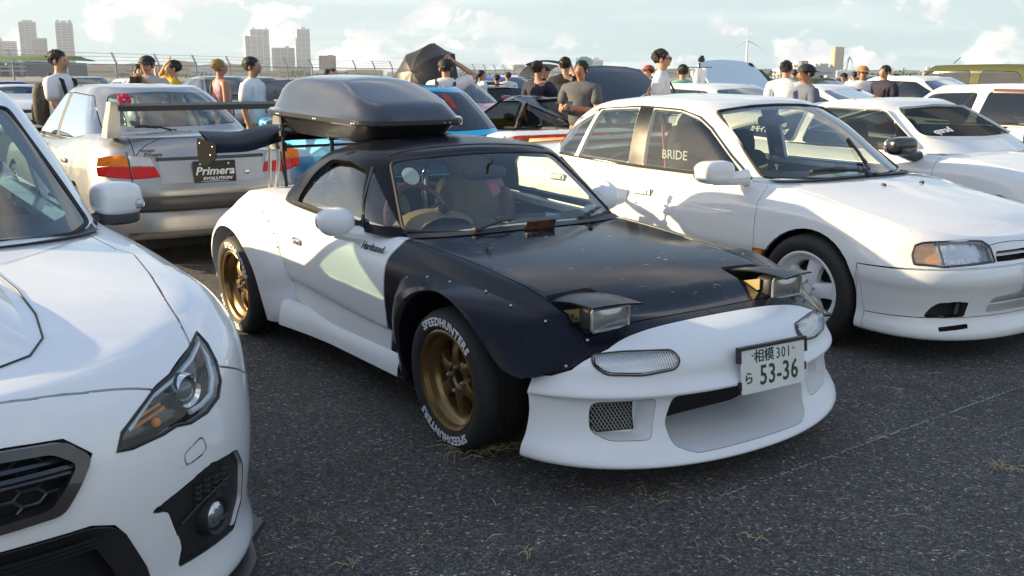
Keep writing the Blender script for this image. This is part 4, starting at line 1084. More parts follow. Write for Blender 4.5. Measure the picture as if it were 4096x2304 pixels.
def build_white_sedan():
    c = Car('parked_sedan', rowmat(-.27, 2.5, .0), 'white four-door saloon with racing seat and low rear spoiler beside the roadster', group='cars parked in the front row')
    rt = c.root; rt.matrix_world = Matrix(((math.sin(.6084), math.cos(.6084), 0, 2.2816), (-math.cos(.6084), math.sin(.6084), 0, 5.941), (0, 0, 1, 0), (0, 0, 0, 1)))
    L, zc, GH, zg = car_levels_white_sedan()
    sh = c.shell('low', L, zc, n=(22, 34, 12), sub=4, rows=9)
    for sd in (1, -1):
        sh.cut('arch', 'S', arch_poly(0, .30, .335), sd, lim=.03); sh.cut('arch', 'S', arch_poly(-2.55, .30, .335), sd, lim=.03)
    sh.cut('void', 'T', [(-.42, .60), (-.42, -.60), (-2.35, -.60), (-2.35, .60)], lim=.2)
    hp = [(-.36, .645), (-.075, .605), (.28, .64), (.53, .655), (.632, .625), (.655, .585), (.742, .353), (.768, .335), (.790, .06), (.79, 0)]
    hp += [(u, -v) for u, v in hp[::-1][1:]]
    sh.cut('hood', 'T', hp, lim=.15, zmin=.55)
    for sd in (1, -1):
        lamp = [(.735 * 1, .522), (.722, .575), (.700, .615), (.667, .628), (.605, .632), (.370, .628), (.338, .597), (.330, .523), (.632, .512)]
        sp = .618
        P = [(v * sd, z) for v, z in lamp]
        sh.cut('lamp%d' % sd, 'F', P, lim=-.5)
        g1 = [(.305 * sd, .572), (.06 * sd, .572), (.06 * sd, .524), (.32 * sd, .524)]
        sh.cut('grille%d' % sd, 'F', rounded(g1, .01), lim=.2)
    sh.cut('bumper', 'F', [(-.95, .499), (0, .5005), (.95, .499), (.95, .252), (-.95, .252)], lim=.25)
    for sd in (1, -1): sh.cut('bumper', 'S', [(.335, .499), (1, .499), (1, .252), (.385, .252)], sd, lim=-1)
    sh.cut('lip', 'F', [(-.95, .252), (.95, .252), (.95, .0), (-.95, .0)], lim=.1)
    for sd in (1, -1): sh.cut('lip', 'S', [(.385, .252), (1, .252), (1, 0), (.385, 0)], sd, lim=-1)
    sh.cut('mouth', 'F', rounded([(-.40, .272), (-.375, .345), (-.10, .362), (.10, .362), (.375, .345), (.40, .272)], .03), src=('bumper',), lim=0)
    for sd in (1, -1):
        p = rounded([(.690, .256), (.675, .300), (.652, .328), (.573, .336), (.510, .330), (.518, .258), (.60, .254)], .01)
        sh.cut('fog%d' % sd, 'F', [(v * sd, z) for v, z in p], src=('bumper',), lim=-.5)
        p = rounded([(.645, .205), (.505, .218), (.507, .200), (.648, .187)], .006)
        sh.cut('slot%d' % sd, 'F', [(v * sd, z) for v, z in p], src=('lip',), lim=-.5)
    for sd in (1, -1):
        sh.cut('fdoor%d' % sd, 'S', [(-.36, .90), (-.385, .74), (-.372, .50), (-.40, .22), (-1.455, .22), (-1.470, .60), (-1.495, .74), (-1.525, .92)], sd, lim=.1)
        sh.cut('rdoor%d' % sd, 'S', [(-1.527, .92), (-1.497, .74), (-1.472, .60), (-1.457, .22), (-2.14, .22), (-2.20, .40), (-2.34, .58), (-2.44, .74), (-2.46, .92)], sd, lim=.1)
        sh.cut('fender%d' % sd, 'S', [(-.36, .95), (-.385, .74), (-.372, .50), (-.40, .1), (.335, .1), (.335, .50), (.70, .505), (.9, .505), (.9, .95)], sd, lim=-1)
    hood = sh.put('hood', P_WHITE, rt, gap=.005, depth=.03)
    b = sh.put('bumper', P_WHITE, rt, 'front_bumper', gap=.004, depth=.03)
    lip = sh.put('lip', P_WHITE, rt, 'front_lip', gap=.005, depth=.03)
    sh.put('mouth', P_WHITE, b, 'lower_intake', push=(-.10, 0, 0), shrink=.93)
    for z in (.335, .300):
        Bag().add([(c.front('low', v, .31)[0].x - .035 - d, v, z + e) for v in np.linspace(-.36, .36, 15) for d, e in ((0, 0), (0, .008), (.06, .012), (.06, .0))], grid_faces(15, 4, False, True)).build('intake_slat', P_WHITE, b)
    for sd in (1, -1):
        sh.put('fog%d' % sd, M_TRIM, b, 'fog_lamp_recess', push=(-.06, 0, 0), shrink=.95)
        sh.put('slot%d' % sd, M_DARK, lip, 'lip_slot', push=(-.03, 0, 0), shrink=.98)
        sh.put('grille%d' % sd, M_DARK, rt, 'grille_opening', push=(-.04, 0, 0), shrink=.98)
        for zz in (.550, ):
            Bag().add([(c.front('low', v * sd, .55)[0].x - d, v * sd, zz + e) for v in np.linspace(.07, .31, 9) for d, e in ((.002, 0), (.002, .010), (.04, .012), (.04, .0))], grid_faces(9, 4, False, True)).build('grille_slat', P_WHITE, rt)
        # fog lamp left in its hole
        p, n = c.front('low', .545 * sd, .295)
        q = Bag(); q.tube([(p.x - .02, .53 * sd, .325), (p.x - .005, .565 * sd, .322), (p.x - .01, .575 * sd, .275), (p.x - .02, .54 * sd, .268)], .007, 6, True); q.build('bracket_loop', M_GREYTRIM, b)
        bm = sh.take('lamp%d' % sd, gap=.004, depth=.04)
        ref = bm.copy()
        for v in ref.verts: v.co.x -= .035; v.co.y *= .992
        lamp = from_bm('headlight_reflector', ref, mat('sedan_reflector', (.60, .62, .63), .14, metal=.85, bump=.9, bscale=22), rt)
        from_bm('headlight_lens', bm, glass('sedan_lens', (.92, .93, .95), .04, .9, (.5, .5, .5)), lamp)
        # amber corner
        A = [c.front('low', v * sd, z)[0] for v, z in ((.722, .527), (.715, .570), (.695, .612), (.665, .622), (.617, .624), (.629, .520))]
        cc = sum(A, Vector()) / 6
        V = [cc + (p - cc) * .97 + Vector((-.010, 0, 0)) for p in A] + [cc + Vector((-.012, 0, 0))]
        Bag().add(V, [(i, (i + 1) % 6, 6) for i in range(6)]).build('turn_signal', mat('peach_lens', (.80, .34, .09), .25, coat=1, bump=.5, bscale=160), lamp, recalc=False)
        Bag().tube([c.front('low', v * sd, z)[0] for v, z in ((.607, .630), (.618, .57), (.630, .515))], .006, 6).build('lamp_divider', M_GREYTRIM, lamp)
        Bag().tube([c.front('low', v * sd, z)[0] for v, z in rounded(lamp and [(.735, .522), (.722, .575), (.700, .615), (.667, .628), (.605, .632), (.370, .628), (.338, .597), (.330, .523), (.632, .512)], .012)], .0045, 5, True).build('lamp_seal', M_TRIM, lamp)
        sh.put('fender%d' % sd, P_WHITE, rt, 'front_fender', gap=.005, depth=.02)
        p, n = c.side('low', -.325, .463, sd)
        m = Bag(); m.prism([(-.38, .483), (-.275, .483), (-.30, .444), (-.375, .444)], 1, p.y + .004 * sd, p.y - .02 * sd); mk = m.build('side_marker', M_TRIM, rt)
        m = Bag(); m.prism([(-.370, .477), (-.300, .477), (-.312, .450), (-.366, .450)], 1, p.y + .008 * sd, p.y); m.build('marker_lens', M_AMBER, mk)
        fd = sh.put('fdoor%d' % sd, P_WHITE, rt, 'front_door', gap=.005, depth=.03)
        rd = sh.put('rdoor%d' % sd, P_WHITE, rt, 'rear_door', gap=.005, depth=.03)
        for d, u, z in ((fd, -1.342, .719), (rd, -2.256, .739)):
            p, n = c.side('low', u, z, sd)
            h = Bag(); h.box(p + n * .004, (.155, .022, .036)); h.box(p + Vector((.0, n.y * .018, 0)), (.10, .012, .026)); h.build('door_handle', P_WHITE, d, sharp=30)
            q = Bag(); q.tube([p + Vector((x, n.y * .012, zz)) for x, zz in ((-.08, -.02), (.08, -.02), (.08, .02), (-.08, .02))], .004, 5, True); q.build('handle_recess', M_GREYTRIM, d)
        p, n = c.side('low', -1.384, .646, sd); q = Bag(); q.sell(p, (.012, .006, .012), (1, 1), 12, 6); q.build('key_hole', M_CHROME, fd)
        if sd < 0: mirror(fd, -.60, .925 * sd, .905, (.07, .115, .068), P_WHITE, (-.52, .735 * sd, .872), e=(.5, .6), yaw=.15)
    body = sh.put(None, P_WHITE, rt, 'body', gap=.004, depth=.03)
    g = c.shell('gh', GH, zg, n=(20, 18, 18), sub=4, rows=8)
    g.cut('windshield', 'F', rounded([(-.645, .868), (-.520, 1.235), (-.25, 1.262), (0, 1.268), (.25, 1.262), (.520, 1.235), (.645, .868), (.3, .852), (0, .848), (-.3, .852)], .03), lim=.25)
    for sd in (1, -1):
        g.cut('fw%d' % sd, 'S', rounded([(-1.448, .872), (-1.478, 1.238), (-1.225, 1.228), (-1.05, 1.188), (-.93, 1.125), (-.72, .972), (-.585, .872)], .02), sd, lim=.2)
        g.cut('bp%d' % sd, 'S', [(-1.596, .868), (-1.616, 1.247), (-1.482, 1.245), (-1.452, .866)], sd, lim=.2)
        g.cut('rw%d' % sd, 'S', rounded([(-2.135, .887), (-2.010, 1.218), (-1.62, 1.240), (-1.60, .876)], .02), sd, lim=.2)
        g.cut('qw%d' % sd, 'S', rounded([(-2.36, .905), (-2.425, .96), (-2.325, 1.085), (-2.055, 1.200), (-2.175, .890)], .02), sd, lim=.2)
    g.cut('rear', 'R', rounded([(-.56, 1.0), (-.47, 1.235), (0, 1.26), (.47, 1.235), (.56, 1.0), (0, .985)], .05), lim=.2)
    G2 = glass('sedan_glass', (.66, .72, .69), .07)
    w = g.put('windshield', G2, rt, gap=.012, depth=0)
    ws = [(-.645, .868), (-.520, 1.235), (-.25, 1.262), (0, 1.268), (.25, 1.262), (.520, 1.235), (.645, .868), (.3, .852), (0, .848), (-.3, .852)]
    Bag().tube([c.front('gh', v, z)[0] for v, z in rounded(ws, .03)], .011, 6, True).build('windshield_seal', M_RUB, w)
    for sd in (1, -1):
        g.put('fw%d' % sd, G2, rt, 'front_side_window', gap=.01, depth=0); g.put('rw%d' % sd, G2, rt, 'rear_side_window', gap=.01, depth=0); g.put('qw%d' % sd, G2, rt, 'quarter_window', gap=.01, depth=0)
        g.put('bp%d' % sd, paint('gloss_trim', (.008, .008, .009), rough=.2, coat=0, spec=.4), rt, 'pillar_trim', gap=.003, depth=.02)
        Bag().tube([c.side('gh', u, z, sd)[0] for u, z in ((-.53, .862), (-.9, .862), (-1.5, .868), (-2.1, .884), (-2.37, .90))], .010, 6).build('belt_weatherstrip', M_RUB, rt)
        Bag().tube([c.side('gh', u, z, sd)[0] for u, z in ((-.55, .872), (-.72, .984), (-.93, 1.137), (-1.05, 1.20), (-1.225, 1.240), (-1.6, 1.253), (-2.03, 1.225), (-2.25, 1.15), (-2.40, 1.03), (-2.44, .96), (-2.37, .90))], .007, 6).build('window_frame', M_RUB, rt)
        Bag().tube([c.side('gh', u, z, sd)[0] for u, z in ((-2.155, .885), (-2.030, 1.222))], .010, 6).build('window_divider', M_RUB, rt)
    g.put('rear', G_REARG, rt, 'rear_window', gap=.01, depth=0)
    roof = g.put(None, P_WHITE, rt, 'roof', gap=.003, depth=.03)
    # inside
    V = []
    for v in np.linspace(-.62, .62, 15):
        cu = .12 * (v / .62) ** 2; hump = .05 * math.exp(-((v + .34) / .17) ** 2)
        V += [(-.33 - cu, v, .80), (-.50 - cu, v, .835 + hump * .2), (-.78, v, .845 + hump), (-.85, v, .80), (-.86, v, .45)]
    Bag().add(V, grid_faces(15, 5)).build('dashboard', mat('dash_grey', (.05, .05, .048), .7, bump=.2, bscale=150), rt)
    s1 = seat_mesh(rt, -1.04, -.34, .25, mat('black_seat', (.018, .018, .02), .8, bump=.2, bscale=200), h=.82, w=.54, tilt=.22, head=False)
    text('lettering', 'BRIDE', .085, M_WTXT, s1, frame((-.20, -.295, .70), (1, 0, 0), (-.22, 0, 1)), sx=1.05)
    Bag().tube([(-.36, -.255, .88), (-.30, -.27, .60), (-.22, -.27, .35)], .010, 5).build('seat_piping', mat('pink_piping', (.5, .10, .14), .6), s1)
    seat_mesh(rt, -1.30, .34, .28, M_INT, h=.56, w=.48, tilt=.22)
    b = Bag(); b.sell((-2.0, 0, .66), (.09, .58, .27), (.4, .5), 20, 12); b.build('rear_bench', M_INT, rt)
    steering(rt, -1.0, -.34, .80, .175, .4)
    b = Bag(); b.sell((-1.0, 0, 1.165), (.03, .12, .035), (.6, .6), 18, 10); b.tube([(-1.0, 0, 1.17), (-.95, 0, 1.24)], .008, 6); b.build('rear_view_mirror', M_TRIM, rt)
    box('floor_pan', (-1.35, 0, .26), (2.0, 1.3, .05), M_INT, rt, .01)
    for sd in (1, -1): box('door_panel', (-1.4, .68 * sd, .56), (1.9, .03, .5), mat('door_card', (.22, .21, .19), .7), rt, .01)
    box('parcel_shelf', (-2.45, 0, .90), (.5, 1.1, .03), M_INT, rt, .01)
    # cowl, wipers
    V = []
    for v in np.linspace(-.63, .63, 15):
        x = c.front('gh', v, .856)[0].x
        V += [(x - .02, v, .858), (x + .015, v, .858 - .012 * v * v), (x + .07, v, .862 - .03 * v * v)]
    Bag().add(V, grid_faces(15, 3)).build('cowl_panel', M_TRIM, rt)
    wiper(rt, (-.262, .052, .862), (-.46, .207, .972), (-.73, .342, 1.138)); wiper(rt, (-.26, .12, .862), (-.36, -.2, .90), (-.38, -.5, .90))
    for sd in (-.05, .33):
        p, n = c.top('low', -.08, sd); b = Bag(); b.sell(p + n * .004, (.016, .012, .010), (.8, .8), 10, 6); b.build('washer_jet', M_TRIM, hood)
    # rear spoiler
    V = []
    for v in np.linspace(-.74, .74, 25):
        s = abs(v) / .74; k = min(1, max(0, (1 - s) / .12)); zt = .915 + .085 * min(1, k * 1.0) ** .6
        for x, z in ((-3.05 - .12 * (1 - k), zt - .012), (-3.12, zt + .006), (-3.28, zt + .012), (-3.37, zt - .004), (-3.36, zt - .03 * k - .002), (-3.2, zt - .03 * k - .004)): V.append((x, v, z))
    sp = Bag().add(V, grid_faces(25, 6, False, True)).build('rear_spoiler', P_WHITE, rt, sharp=60)
    for sd in (1, -1): box('spoiler_foot', (-3.2, .62 * sd, .935), (.18, .07, .08), P_WHITE, sp, .02)
    box('spoiler_panel', (-3.365, 0, .958), (.012, 1.1, .038), mat('red_panel', (.45, .03, .02), .4, var=.5, vscale=14), sp)
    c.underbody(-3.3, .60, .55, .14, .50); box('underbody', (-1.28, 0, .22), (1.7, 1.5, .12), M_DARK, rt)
    for sd in (1, -1):
        add_wheel(rt, 0, .715 * sd, .298, 'w_five', .308, .207, .205, 'five', 5, .055, M_WHEELW, camber=-.03, spin=.15, steer=0)
        add_wheel(rt, -2.55, .705 * sd, .298, 'w_five', .308, .207, .205, 'five', 5, .055, M_WHEELW, camber=-.03, spin=.6)
    b = Bag(); b.prism(rounded([(-.165, -.0825), (.165, -.0825), (.165, .0825), (-.165, .0825)], .012), 2, -.0015, .0015, M=frame((.892, .0, .43), (0, 1, 0), (-.1, 0, 1))); b.build('number_plate', M_PLATE, rt, sharp=30)
    c.end(); return c
build_white_sedan()
def build_near_car():
    c = Car('sports_saloon', Matrix.Identity(4), 'pearl white saloon with hexagon grille and bonnet scoop cut off at left edge', group='cars parked in the front row')
    rt = c.root; a = .61864
    rt.matrix_world = Matrix(((math.sin(a), math.cos(a), 0, -1.7235), (-math.cos(a), math.sin(a), 0, 2.6455), (0, 0, 1, 0), (0, 0, 0, 1)))
    L, zc, GH, zg = car_levels_near_white()
    sh = c.shell('low', L, zc, n=(26, 32, 12), sub=5, rows=10)
    for sd in (1, -1):
        sh.cut('arch', 'S', arch_poly(0, .325, .36), sd, lim=.03); sh.cut('arch', 'S', arch_poly(-2.65, .325, .36), sd, lim=.03)
    sh.cut('void', 'T', [(-.42, .62), (-.42, -.62), (-2.5, -.62), (-2.5, .62)], lim=.2)
    hp = [(-.46, .655), (-.18, .69), (-.11, .726), (.15, .70), (.40, .667), (.59, .65), (.655, .648), (.76, .560), (.804, .506), (.838, .343), (.853, .231), (.862, .1), (.864, 0)]
    hp += [(u, -v) for u, v in hp[::-1][1:]]
    sh.cut('hood', 'T', hp, lim=.12, zmin=.62)
    gr = [(0, .698), (.164, .696), (.282, .687), (.337, .643), (.304, .587), (.262, .535), (.14, .530), (0, .530)]
    gr = gr + neg([(b, a) for a, b in gr])[:0] + [(-v, z) for v, z in gr[::-1][1:-1]]
    sh.cut('grille', 'F', gr, lim=.1)
    lo = [(0, .484), (.20, .484), (.32, .482), (.371, .464), (.396, .43), (.445, .32), (.46, .25), (.44, .20), (0, .19)]
    lo = lo + [(-v, z) for v, z in lo[::-1][1:-1]]
    sh.cut('intake', 'F', lo, lim=.1)
    LP = [(.395, .630), (.412, .668), (.455, .699), (.505, .731), (.563, .748), (.63, .777), (.685, .802), (.700, .775), (.708, .735), (.708, .69), (.690, .657), (.645, .638), (.59, .633), (.548, .641), (.512, .634), (.43, .628)]
    FP = [(.745, .490), (.637, .507), (.501, .471), (.462, .460), (.508, .446), (.534, .362), (.546, .33), (.532, .277), (.63, .272), (.735, .264), (.775, .32), (.775, .43)]
    WP = rounded([(.562, .567), (.620, .588), (.630, .556), (.618, .545), (.565, .536)], .012)
    for sd in (1, -1):
        sh.cut('lamp%d' % sd, 'F', [(v * sd, z) for v, z in LP], lim=-.5, src=('', 'hood'))
        sh.cut('fogpod%d' % sd, 'F', [(v * sd, z) for v, z in rounded(FP, .012)], lim=-.5)
        sh.cut('washer%d' % sd, 'F', [(v * sd, z) for v, z in WP], lim=-.5)
        sh.cut('fdoor%d' % sd, 'S', [(-.43, 1.0), (-.47, .6), (-.45, .24), (-1.50, .24), (-1.53, .6), (-1.56, 1.0)], sd, lim=.1)
        sh.cut('rdoor%d' % sd, 'S', [(-1.565, 1.0), (-1.535, .6), (-1.505, .24), (-2.2, .24), (-2.28, .45), (-2.42, .65), (-2.5, 1.05)], sd, lim=.1)
        sh.cut('fender%d' % sd, 'S', [(-.43, 1.0), (-.47, .6), (-.45, .1), (.36, .1), (.36, .55), (.50, .64), (.66, .72), (.665, 1.0)], sd, lim=-1)
    hood = sh.put('hood', P_PEARL, rt, gap=.007, depth=.03)
    bm_g = sh.take('grille', push=(-.05, 0, 0), shrink=.99)
    gp = from_bm('grille', bm_g, M_DARK, rt)
    fr = lambda P, d=0: [c.front('low', v, z)[0] + Vector((d, 0, 0)) for v, z in P]
    V = []; P2 = rounded(gr, .02)
    cz = .61
    for v, z in P2:
        p = c.front('low', v, z)[0]; q = c.front('low', v * .90, cz + (z - cz) * .76)[0]
        V += [p + Vector((.004, 0, 0)), p + Vector((.016, 0, 0)), q + Vector((.014, 0, 0)), q + Vector((-.03, 0, 0))]
    Bag().add(V, grid_faces(len(P2), 4, True)).build('grille_frame', mat('gloss_black', (.02, .02, .025), .18, coat=.8), gp, sharp=40)
    b = Bag()                                         # honeycomb
    hr = .034
    for i in range(-6, 7):
        for j in range(-2, 4):
            cx = i * hr * 1.5; zz = .612 + (j + (.5 if i % 2 else 0)) * hr * 1.0
            pts = []
            for k in range(6):
                v = cx + hr * .98 * math.cos(k * math.pi / 3); z = zz + hr * .56 * math.sin(k * math.pi / 3)
                pts.append((v, z))
            if all(inpoly(gr, v * 1.12, cz + (z - cz) * 1.35) for v, z in pts) or True:
                if not inpoly(gr, cx * 1.1, cz + (zz - cz) * 1.2): continue
                b.tube([(c.front('low', v, z)[0].x - .025, v, z) for v, z in pts], .0036, 4, True)
    for zz in (.640, .628, .622): pass
    b.build('honeycomb', mat('grille_black', (.05, .052, .056), .35, coat=.3), gp)
    b = Bag()
    for z0, d in ((.645, .004), (.628, .012), (.615, .006)):
        V = []
        for v in np.linspace(-.30, .30, 15):
            x = c.front('low', v, z0)[0].x
            V += [(x - .012 + d, v, z0 + .0075), (x - .006 + d, v, z0), (x - .012 + d, v, z0 - .0075), (x - .03, v, z0)]
        b.add(V, grid_faces(15, 4, False, True))
    b.build('grille_bar', MATS['gloss_black'], gp)
    bi = sh.put('intake', M_DARK, rt, 'lower_intake', push=(-.07, 0, 0), shrink=.97)
    V = []; P3 = rounded(lo, .02)
    for v, z in P3:
        p = c.front('low', v, z)[0]; q = c.front('low', v * .84, .36 + (z - .36) * .72)[0]
        V += [p + Vector((.003, 0, 0)), p + Vector((.010, 0, 0)), q + Vector((-.025, 0, 0)), q + Vector((-.09, 0, 0))]
    Bag().add(V, grid_faces(len(P3), 4, True)).build('intake_frame', M_TRIM, bi, sharp=40)
    b = Bag()
    for z0 in (.448, .438, .428):
        b.add([(c.front('low', v, z0)[0].x + dx, v, z0 + dz) for v in np.linspace(-.33, .33, 13) for dx, dz in ((-.004, .003), (.004, 0), (-.004, -.003))], grid_faces(13, 3))
    b.build('intake_rib', M_TRIM, bi)
    for sd in (1, -1):
        bm = sh.take('lamp%d' % sd, gap=.004, depth=.02)
        ref = bm.copy()
        for v in ref.verts: v.co.x -= .05
        lp = from_bm('headlight', ref, mat('lamp_black', (.012, .012, .014), .22, coat=.6), rt)
        from_bm('headlight_lens', bm, glass('near_lens', (.96, .97, .98), .01, .55, (.3, .3, .3)), lp)
        pc = c.front('low', .592 * sd, .702)[0] - Vector((.03, 0, 0))
        Mx = Matrix.Translation(pc) @ Matrix.Rotation(.55 * sd, 4, 'Z')
        q = Bag(); q.sell((0, 0, 0), (.022, .030, .030), (1, 1), 20, 10, M=Mx); q.build('projector_lens', mat('projector', (.10, .10, .12), .04, coat=1.0, metal=.3), lp)
        q = Bag(); q.lathe([(.030, -.005), (.033, .012), (.041, .022), (.044, .010), (.044, -.02)], 28, axis=0, M=Mx); q.build('projector_ring', M_CHROME, lp, sharp=50)
        drl = [c.front('low', v * sd, z)[0] - Vector((.018, 0, 0)) for v, z in ((.430, .662), (.50, .715), (.572, .735), (.635, .757), (.680, .780), (.690, .745), (.688, .70), (.672, .667), (.635, .654), (.60, .650))]
        q = Bag(); 
        for i in range(len(drl) - 1): pass
        q.tube(drl, .0075, 6); q.build('daytime_light_strip', mat('light_strip', (.60, .66, .72), .2, coat=.6), lp)
        q = Bag()
        for v0, v1, z in ((.43, .52, .672), (.44, .53, .660)):
            q.tube([c.front('low', v * sd, z + (v - v0) * .25)[0] - Vector((.028, 0, 0)) for v in np.linspace(v0, v1, 5)], .006, 5)
        q.build('reflector_rib', mat('amber_metal', (.55, .25, .07), .25, metal=.7), lp)  # ribs in plain amber-coloured metal
        pc = c.front('low', .505 * sd, .655)[0] - Vector((.03, 0, 0))
        q = Bag(); q.sell(pc, (.014, .012, .012), (1, 1), 12, 8); q.build('signal_bulb', M_AMBER, lp)
        Bag().tube([c.front('low', v * sd, z)[0] for v, z in LP], .005, 5, True).build('lamp_seal', M_TRIM, lp)
        bm = sh.take('fogpod%d' % sd, push=(-.018, 0, 0), shrink=.985); fp = from_bm('fog_lamp_housing', bm, M_TRIM, rt)
        pc = c.front('low', .652 * sd, .360)[0]; Mx = Matrix.Translation(pc) @ Matrix.Rotation(.62 * sd, 4, 'Z')
        q = Bag(); q.lathe([(.0, .004), (.030, .001), (.038, -.004), (.041, .008), (.050, .012), (.056, -.01), (.058, -.05)], 28, axis=0, M=Mx); q.build('fog_lamp_bezel', M_TRIM, fp, sharp=40)
        q = Bag(); q.sell((-.006, 0, 0), (.018, .039, .037), (1, 1), 24, 10, M=Mx); fl = q.build('fog_lamp', mat('fog_reflector', (.55, .57, .60), .10, metal=.85, bump=.6, bscale=30), fp)
        q = Bag(); q.tube([(.016, -.03, -.008), (.018, 0, -.010), (.016, .03, -.008)], .003, 5, M=Mx); q.build('fog_lamp_visor', M_GREYTRIM, fl)
        q = Bag()
        for i in range(4):
            for j in range(4):
                v, z = .600 + .030 * i, .418 + .0155 * j + .006 * (i % 2)
                p = c.front('low', v * sd, z)[0] - Vector((.012, 0, 0))
                q.tube([p + Vector((0, .010 * math.cos(k) * sd, .0075 * math.sin(k))) for k in np.linspace(0, 2 * math.pi, 7)[:-1]], .0022, 4, True)
        q.build('housing_mesh', M_TRIM, fp)['kind'] = 'stuff'
        q = Bag(); q.tube([c.front('low', v * sd, z)[0] - Vector((.012, 0, 0)) for v, z in ((.545, .385), (.60, .410), (.66, .425), (.72, .43))], .004, 5); q.build('housing_crease', M_TRIM, fp)
        sh.put('washer%d' % sd, P_PEARL, rt, 'washer_cover', gap=.004, depth=.02)
        sh.put('fender%d' % sd, P_PEARL, rt, 'front_fender', gap=.006, depth=.03)
        fd = sh.put('fdoor%d' % sd, P_PEARL, rt, 'front_door', gap=.006, depth=.03); sh.put('rdoor%d' % sd, P_PEARL, rt, 'rear_door', gap=.006, depth=.03)
        # mirror with grey foot and indicator
        q = Bag(); q.sell((0, 0, .012), (.080, .088, .066), (.55, .6), 24, 14, rot=Matrix.Rotation(.2 * sd, 3, 'Z'))
        mo = q.build('side_mirror', P_PEARL, fd, sharp=60, loc=(-.95, .895 * sd, .975))
        q = Bag(); q.sell((0, 0, -.058), (.066, .078, .030), (.5, .6), 20, 8, rot=Matrix.Rotation(.2 * sd, 3, 'Z')); q.tube([(.0, -.06 * sd, -.06), (.0, -.13 * sd, -.09)], .032, 8); q.build('mirror_base', M_GREYTRIM, mo)
        q = Bag(); q.sell((.045, .070 * sd, -.005), (.030, .022, .022), (.7, .7), 12, 8); q.build('mirror_indicator', M_CLEAR, mo)
    body = sh.put(None, P_PEARL, rt, 'body', gap=.006, depth=.03)
    # scoop on the bonnet
    V = []
    for i, u in enumerate(np.linspace(.665, .06, 15)):
        for j, v in enumerate(np.linspace(-.30, .30, 17)):
            s = abs(v) / .30; h = .062 * (1 - s ** 4) * math.sin(math.pi * i / 14) ** .8
            p = c.top('low', u + .05 * (1 - s * s) * (1 - i / 14), v)[0]; V.append((p.x, p.y, p.z + h - .004))
    Bag().add(V, grid_faces(15, 17)).build('bonnet_scoop', P_PEARL, hood, sharp=60)
    Bag().tube([c.top('low', u, v)[0] + Vector((0, 0, .002)) for u, v in ((.05, .30), (.25, .325), (.45, .330), (.60, .315), (.68, .27), (.725, .18), (.735, 0))], .0028, 5).build('scoop_seam', M_TRIM, hood)
    g = c.shell('gh', GH, zg, n=(22, 18, 18), sub=4, rows=8)
    ws = [(-.70, .955), (-.575, 1.335), (-.3, 1.372), (0, 1.38), (.3, 1.372), (.575, 1.335), (.655, 1.09), (.700, .955), (.62, .938), (.3, .950), (0, .955), (-.3, .950), (-.62, .938)]
    g.cut('windshield', 'F', rounded(ws, .02), lim=.2)
    for sd in (1, -1):
        g.cut('fw%d' % sd, 'S', rounded([(-.72, .955), (-1.20, 1.29), (-1.48, 1.345), (-1.50, .965)], .03), sd, lim=.2)
        g.cut('rw%d' % sd, 'S', rounded([(-1.58, .965), (-1.56, 1.345), (-2.05, 1.33), (-2.40, 1.13), (-2.47, 1.04), (-2.3, .985)], .03), sd, lim=.2)
    g.cut('rear', 'R', rounded([(-.58, 1.09), (-.5, 1.33), (.5, 1.33), (.58, 1.09)], .05), lim=.2)
    w = g.put('windshield', glass('near_glass', (.72, .84, .82), .08, 1.0), rt, gap=.01, depth=0)
    Bag().tube([c.front('gh', v, z)[0] for v, z in rounded(ws, .02)], .009, 6, True).build('windshield_seal', M_RUB, w)
    # black ceramic border inside the glass
    V = []; wr = rounded(ws, .02)
    for v, z in wr:
        a_ = c.front('gh', v * .995, z)[0]; vv, zz = v * .90, 1.15 + (z - 1.15) * (.86 if z > 1.15 else .80); b_ = c.front('gh', vv, zz)[0]
        V += [a_ - Vector((.012, 0, .004)), b_ - Vector((.012, 0, .004))]
    Bag().add(V, grid_faces(len(wr), 2, True)).build('glass_border', mat('frit', (.02, .022, .03), .3), w)
    for sd in (1, -1):
        g.put('fw%d' % sd, G_GREEN, rt, 'front_side_window', gap=.01, depth=0); g.put('rw%d' % sd, G_GREEN, rt, 'rear_side_window', gap=.01, depth=0)
        Bag().tube([c.side('gh', u, z, sd)[0] for u, z in ((-.62, .94), (-1.0, .95), (-1.5, .96), (-2.3, .98), (-2.48, 1.04))], .010, 6).build('belt_weatherstrip', M_RUB, rt)
    g.put('rear', G_REARG, rt, 'rear_window', gap=.01, depth=0)
    g.put(None, P_PEARL, rt, 'roof', gap=.004, depth=.03)
    V = []
    for v in np.linspace(-.66, .66, 15):
        cu = .14 * (v / .66) ** 2
        V += [(-.34 - cu, v, .915), (-.60 - cu, v, .945), (-.95, v, .95), (-1.0, v, .90), (-1.0, v, .45)]
    Bag().add(V, grid_faces(15, 5)).build('dashboard', MATS['dash_grey'], rt)
    # light cloth laid behind the windscreen (a sun shade)
    V = []
    for i in range(13):
        for j in range(9):
            y = -.55 + .98 * i / 12; t = j / 8
            ed = math.sqrt(max(0, 1 - (2 * abs(i / 12 - .46) / 1.08) ** 3))
            z = .985 + .31 * t * ed + .012 * math.sin(i * 2.1 + j); x = -.66 - .42 * t * ed - .16 * (y / .6) ** 2 + .012 * math.sin(i * 1.7 - j * 1.3)
            V.append((x, y, z))
    sun_sh = Bag().add(V, grid_faces(13, 9)).build('sun_shade', mat('shade_cloth', (.58, .70, .66), .8, bump=.5, bscale=14, var=.25, vscale=5), rt, recalc=False)
    for sd in (1, -1): seat_mesh(rt, -1.55, .37 * sd, .40, M_INT, h=.62, w=.50, tilt=.25)
    steering(rt, -1.12, -.37, .90, .18, .4)
    box('floor_pan', (-1.5, 0, .3), (2.2, 1.4, .05), M_INT, rt, .01)
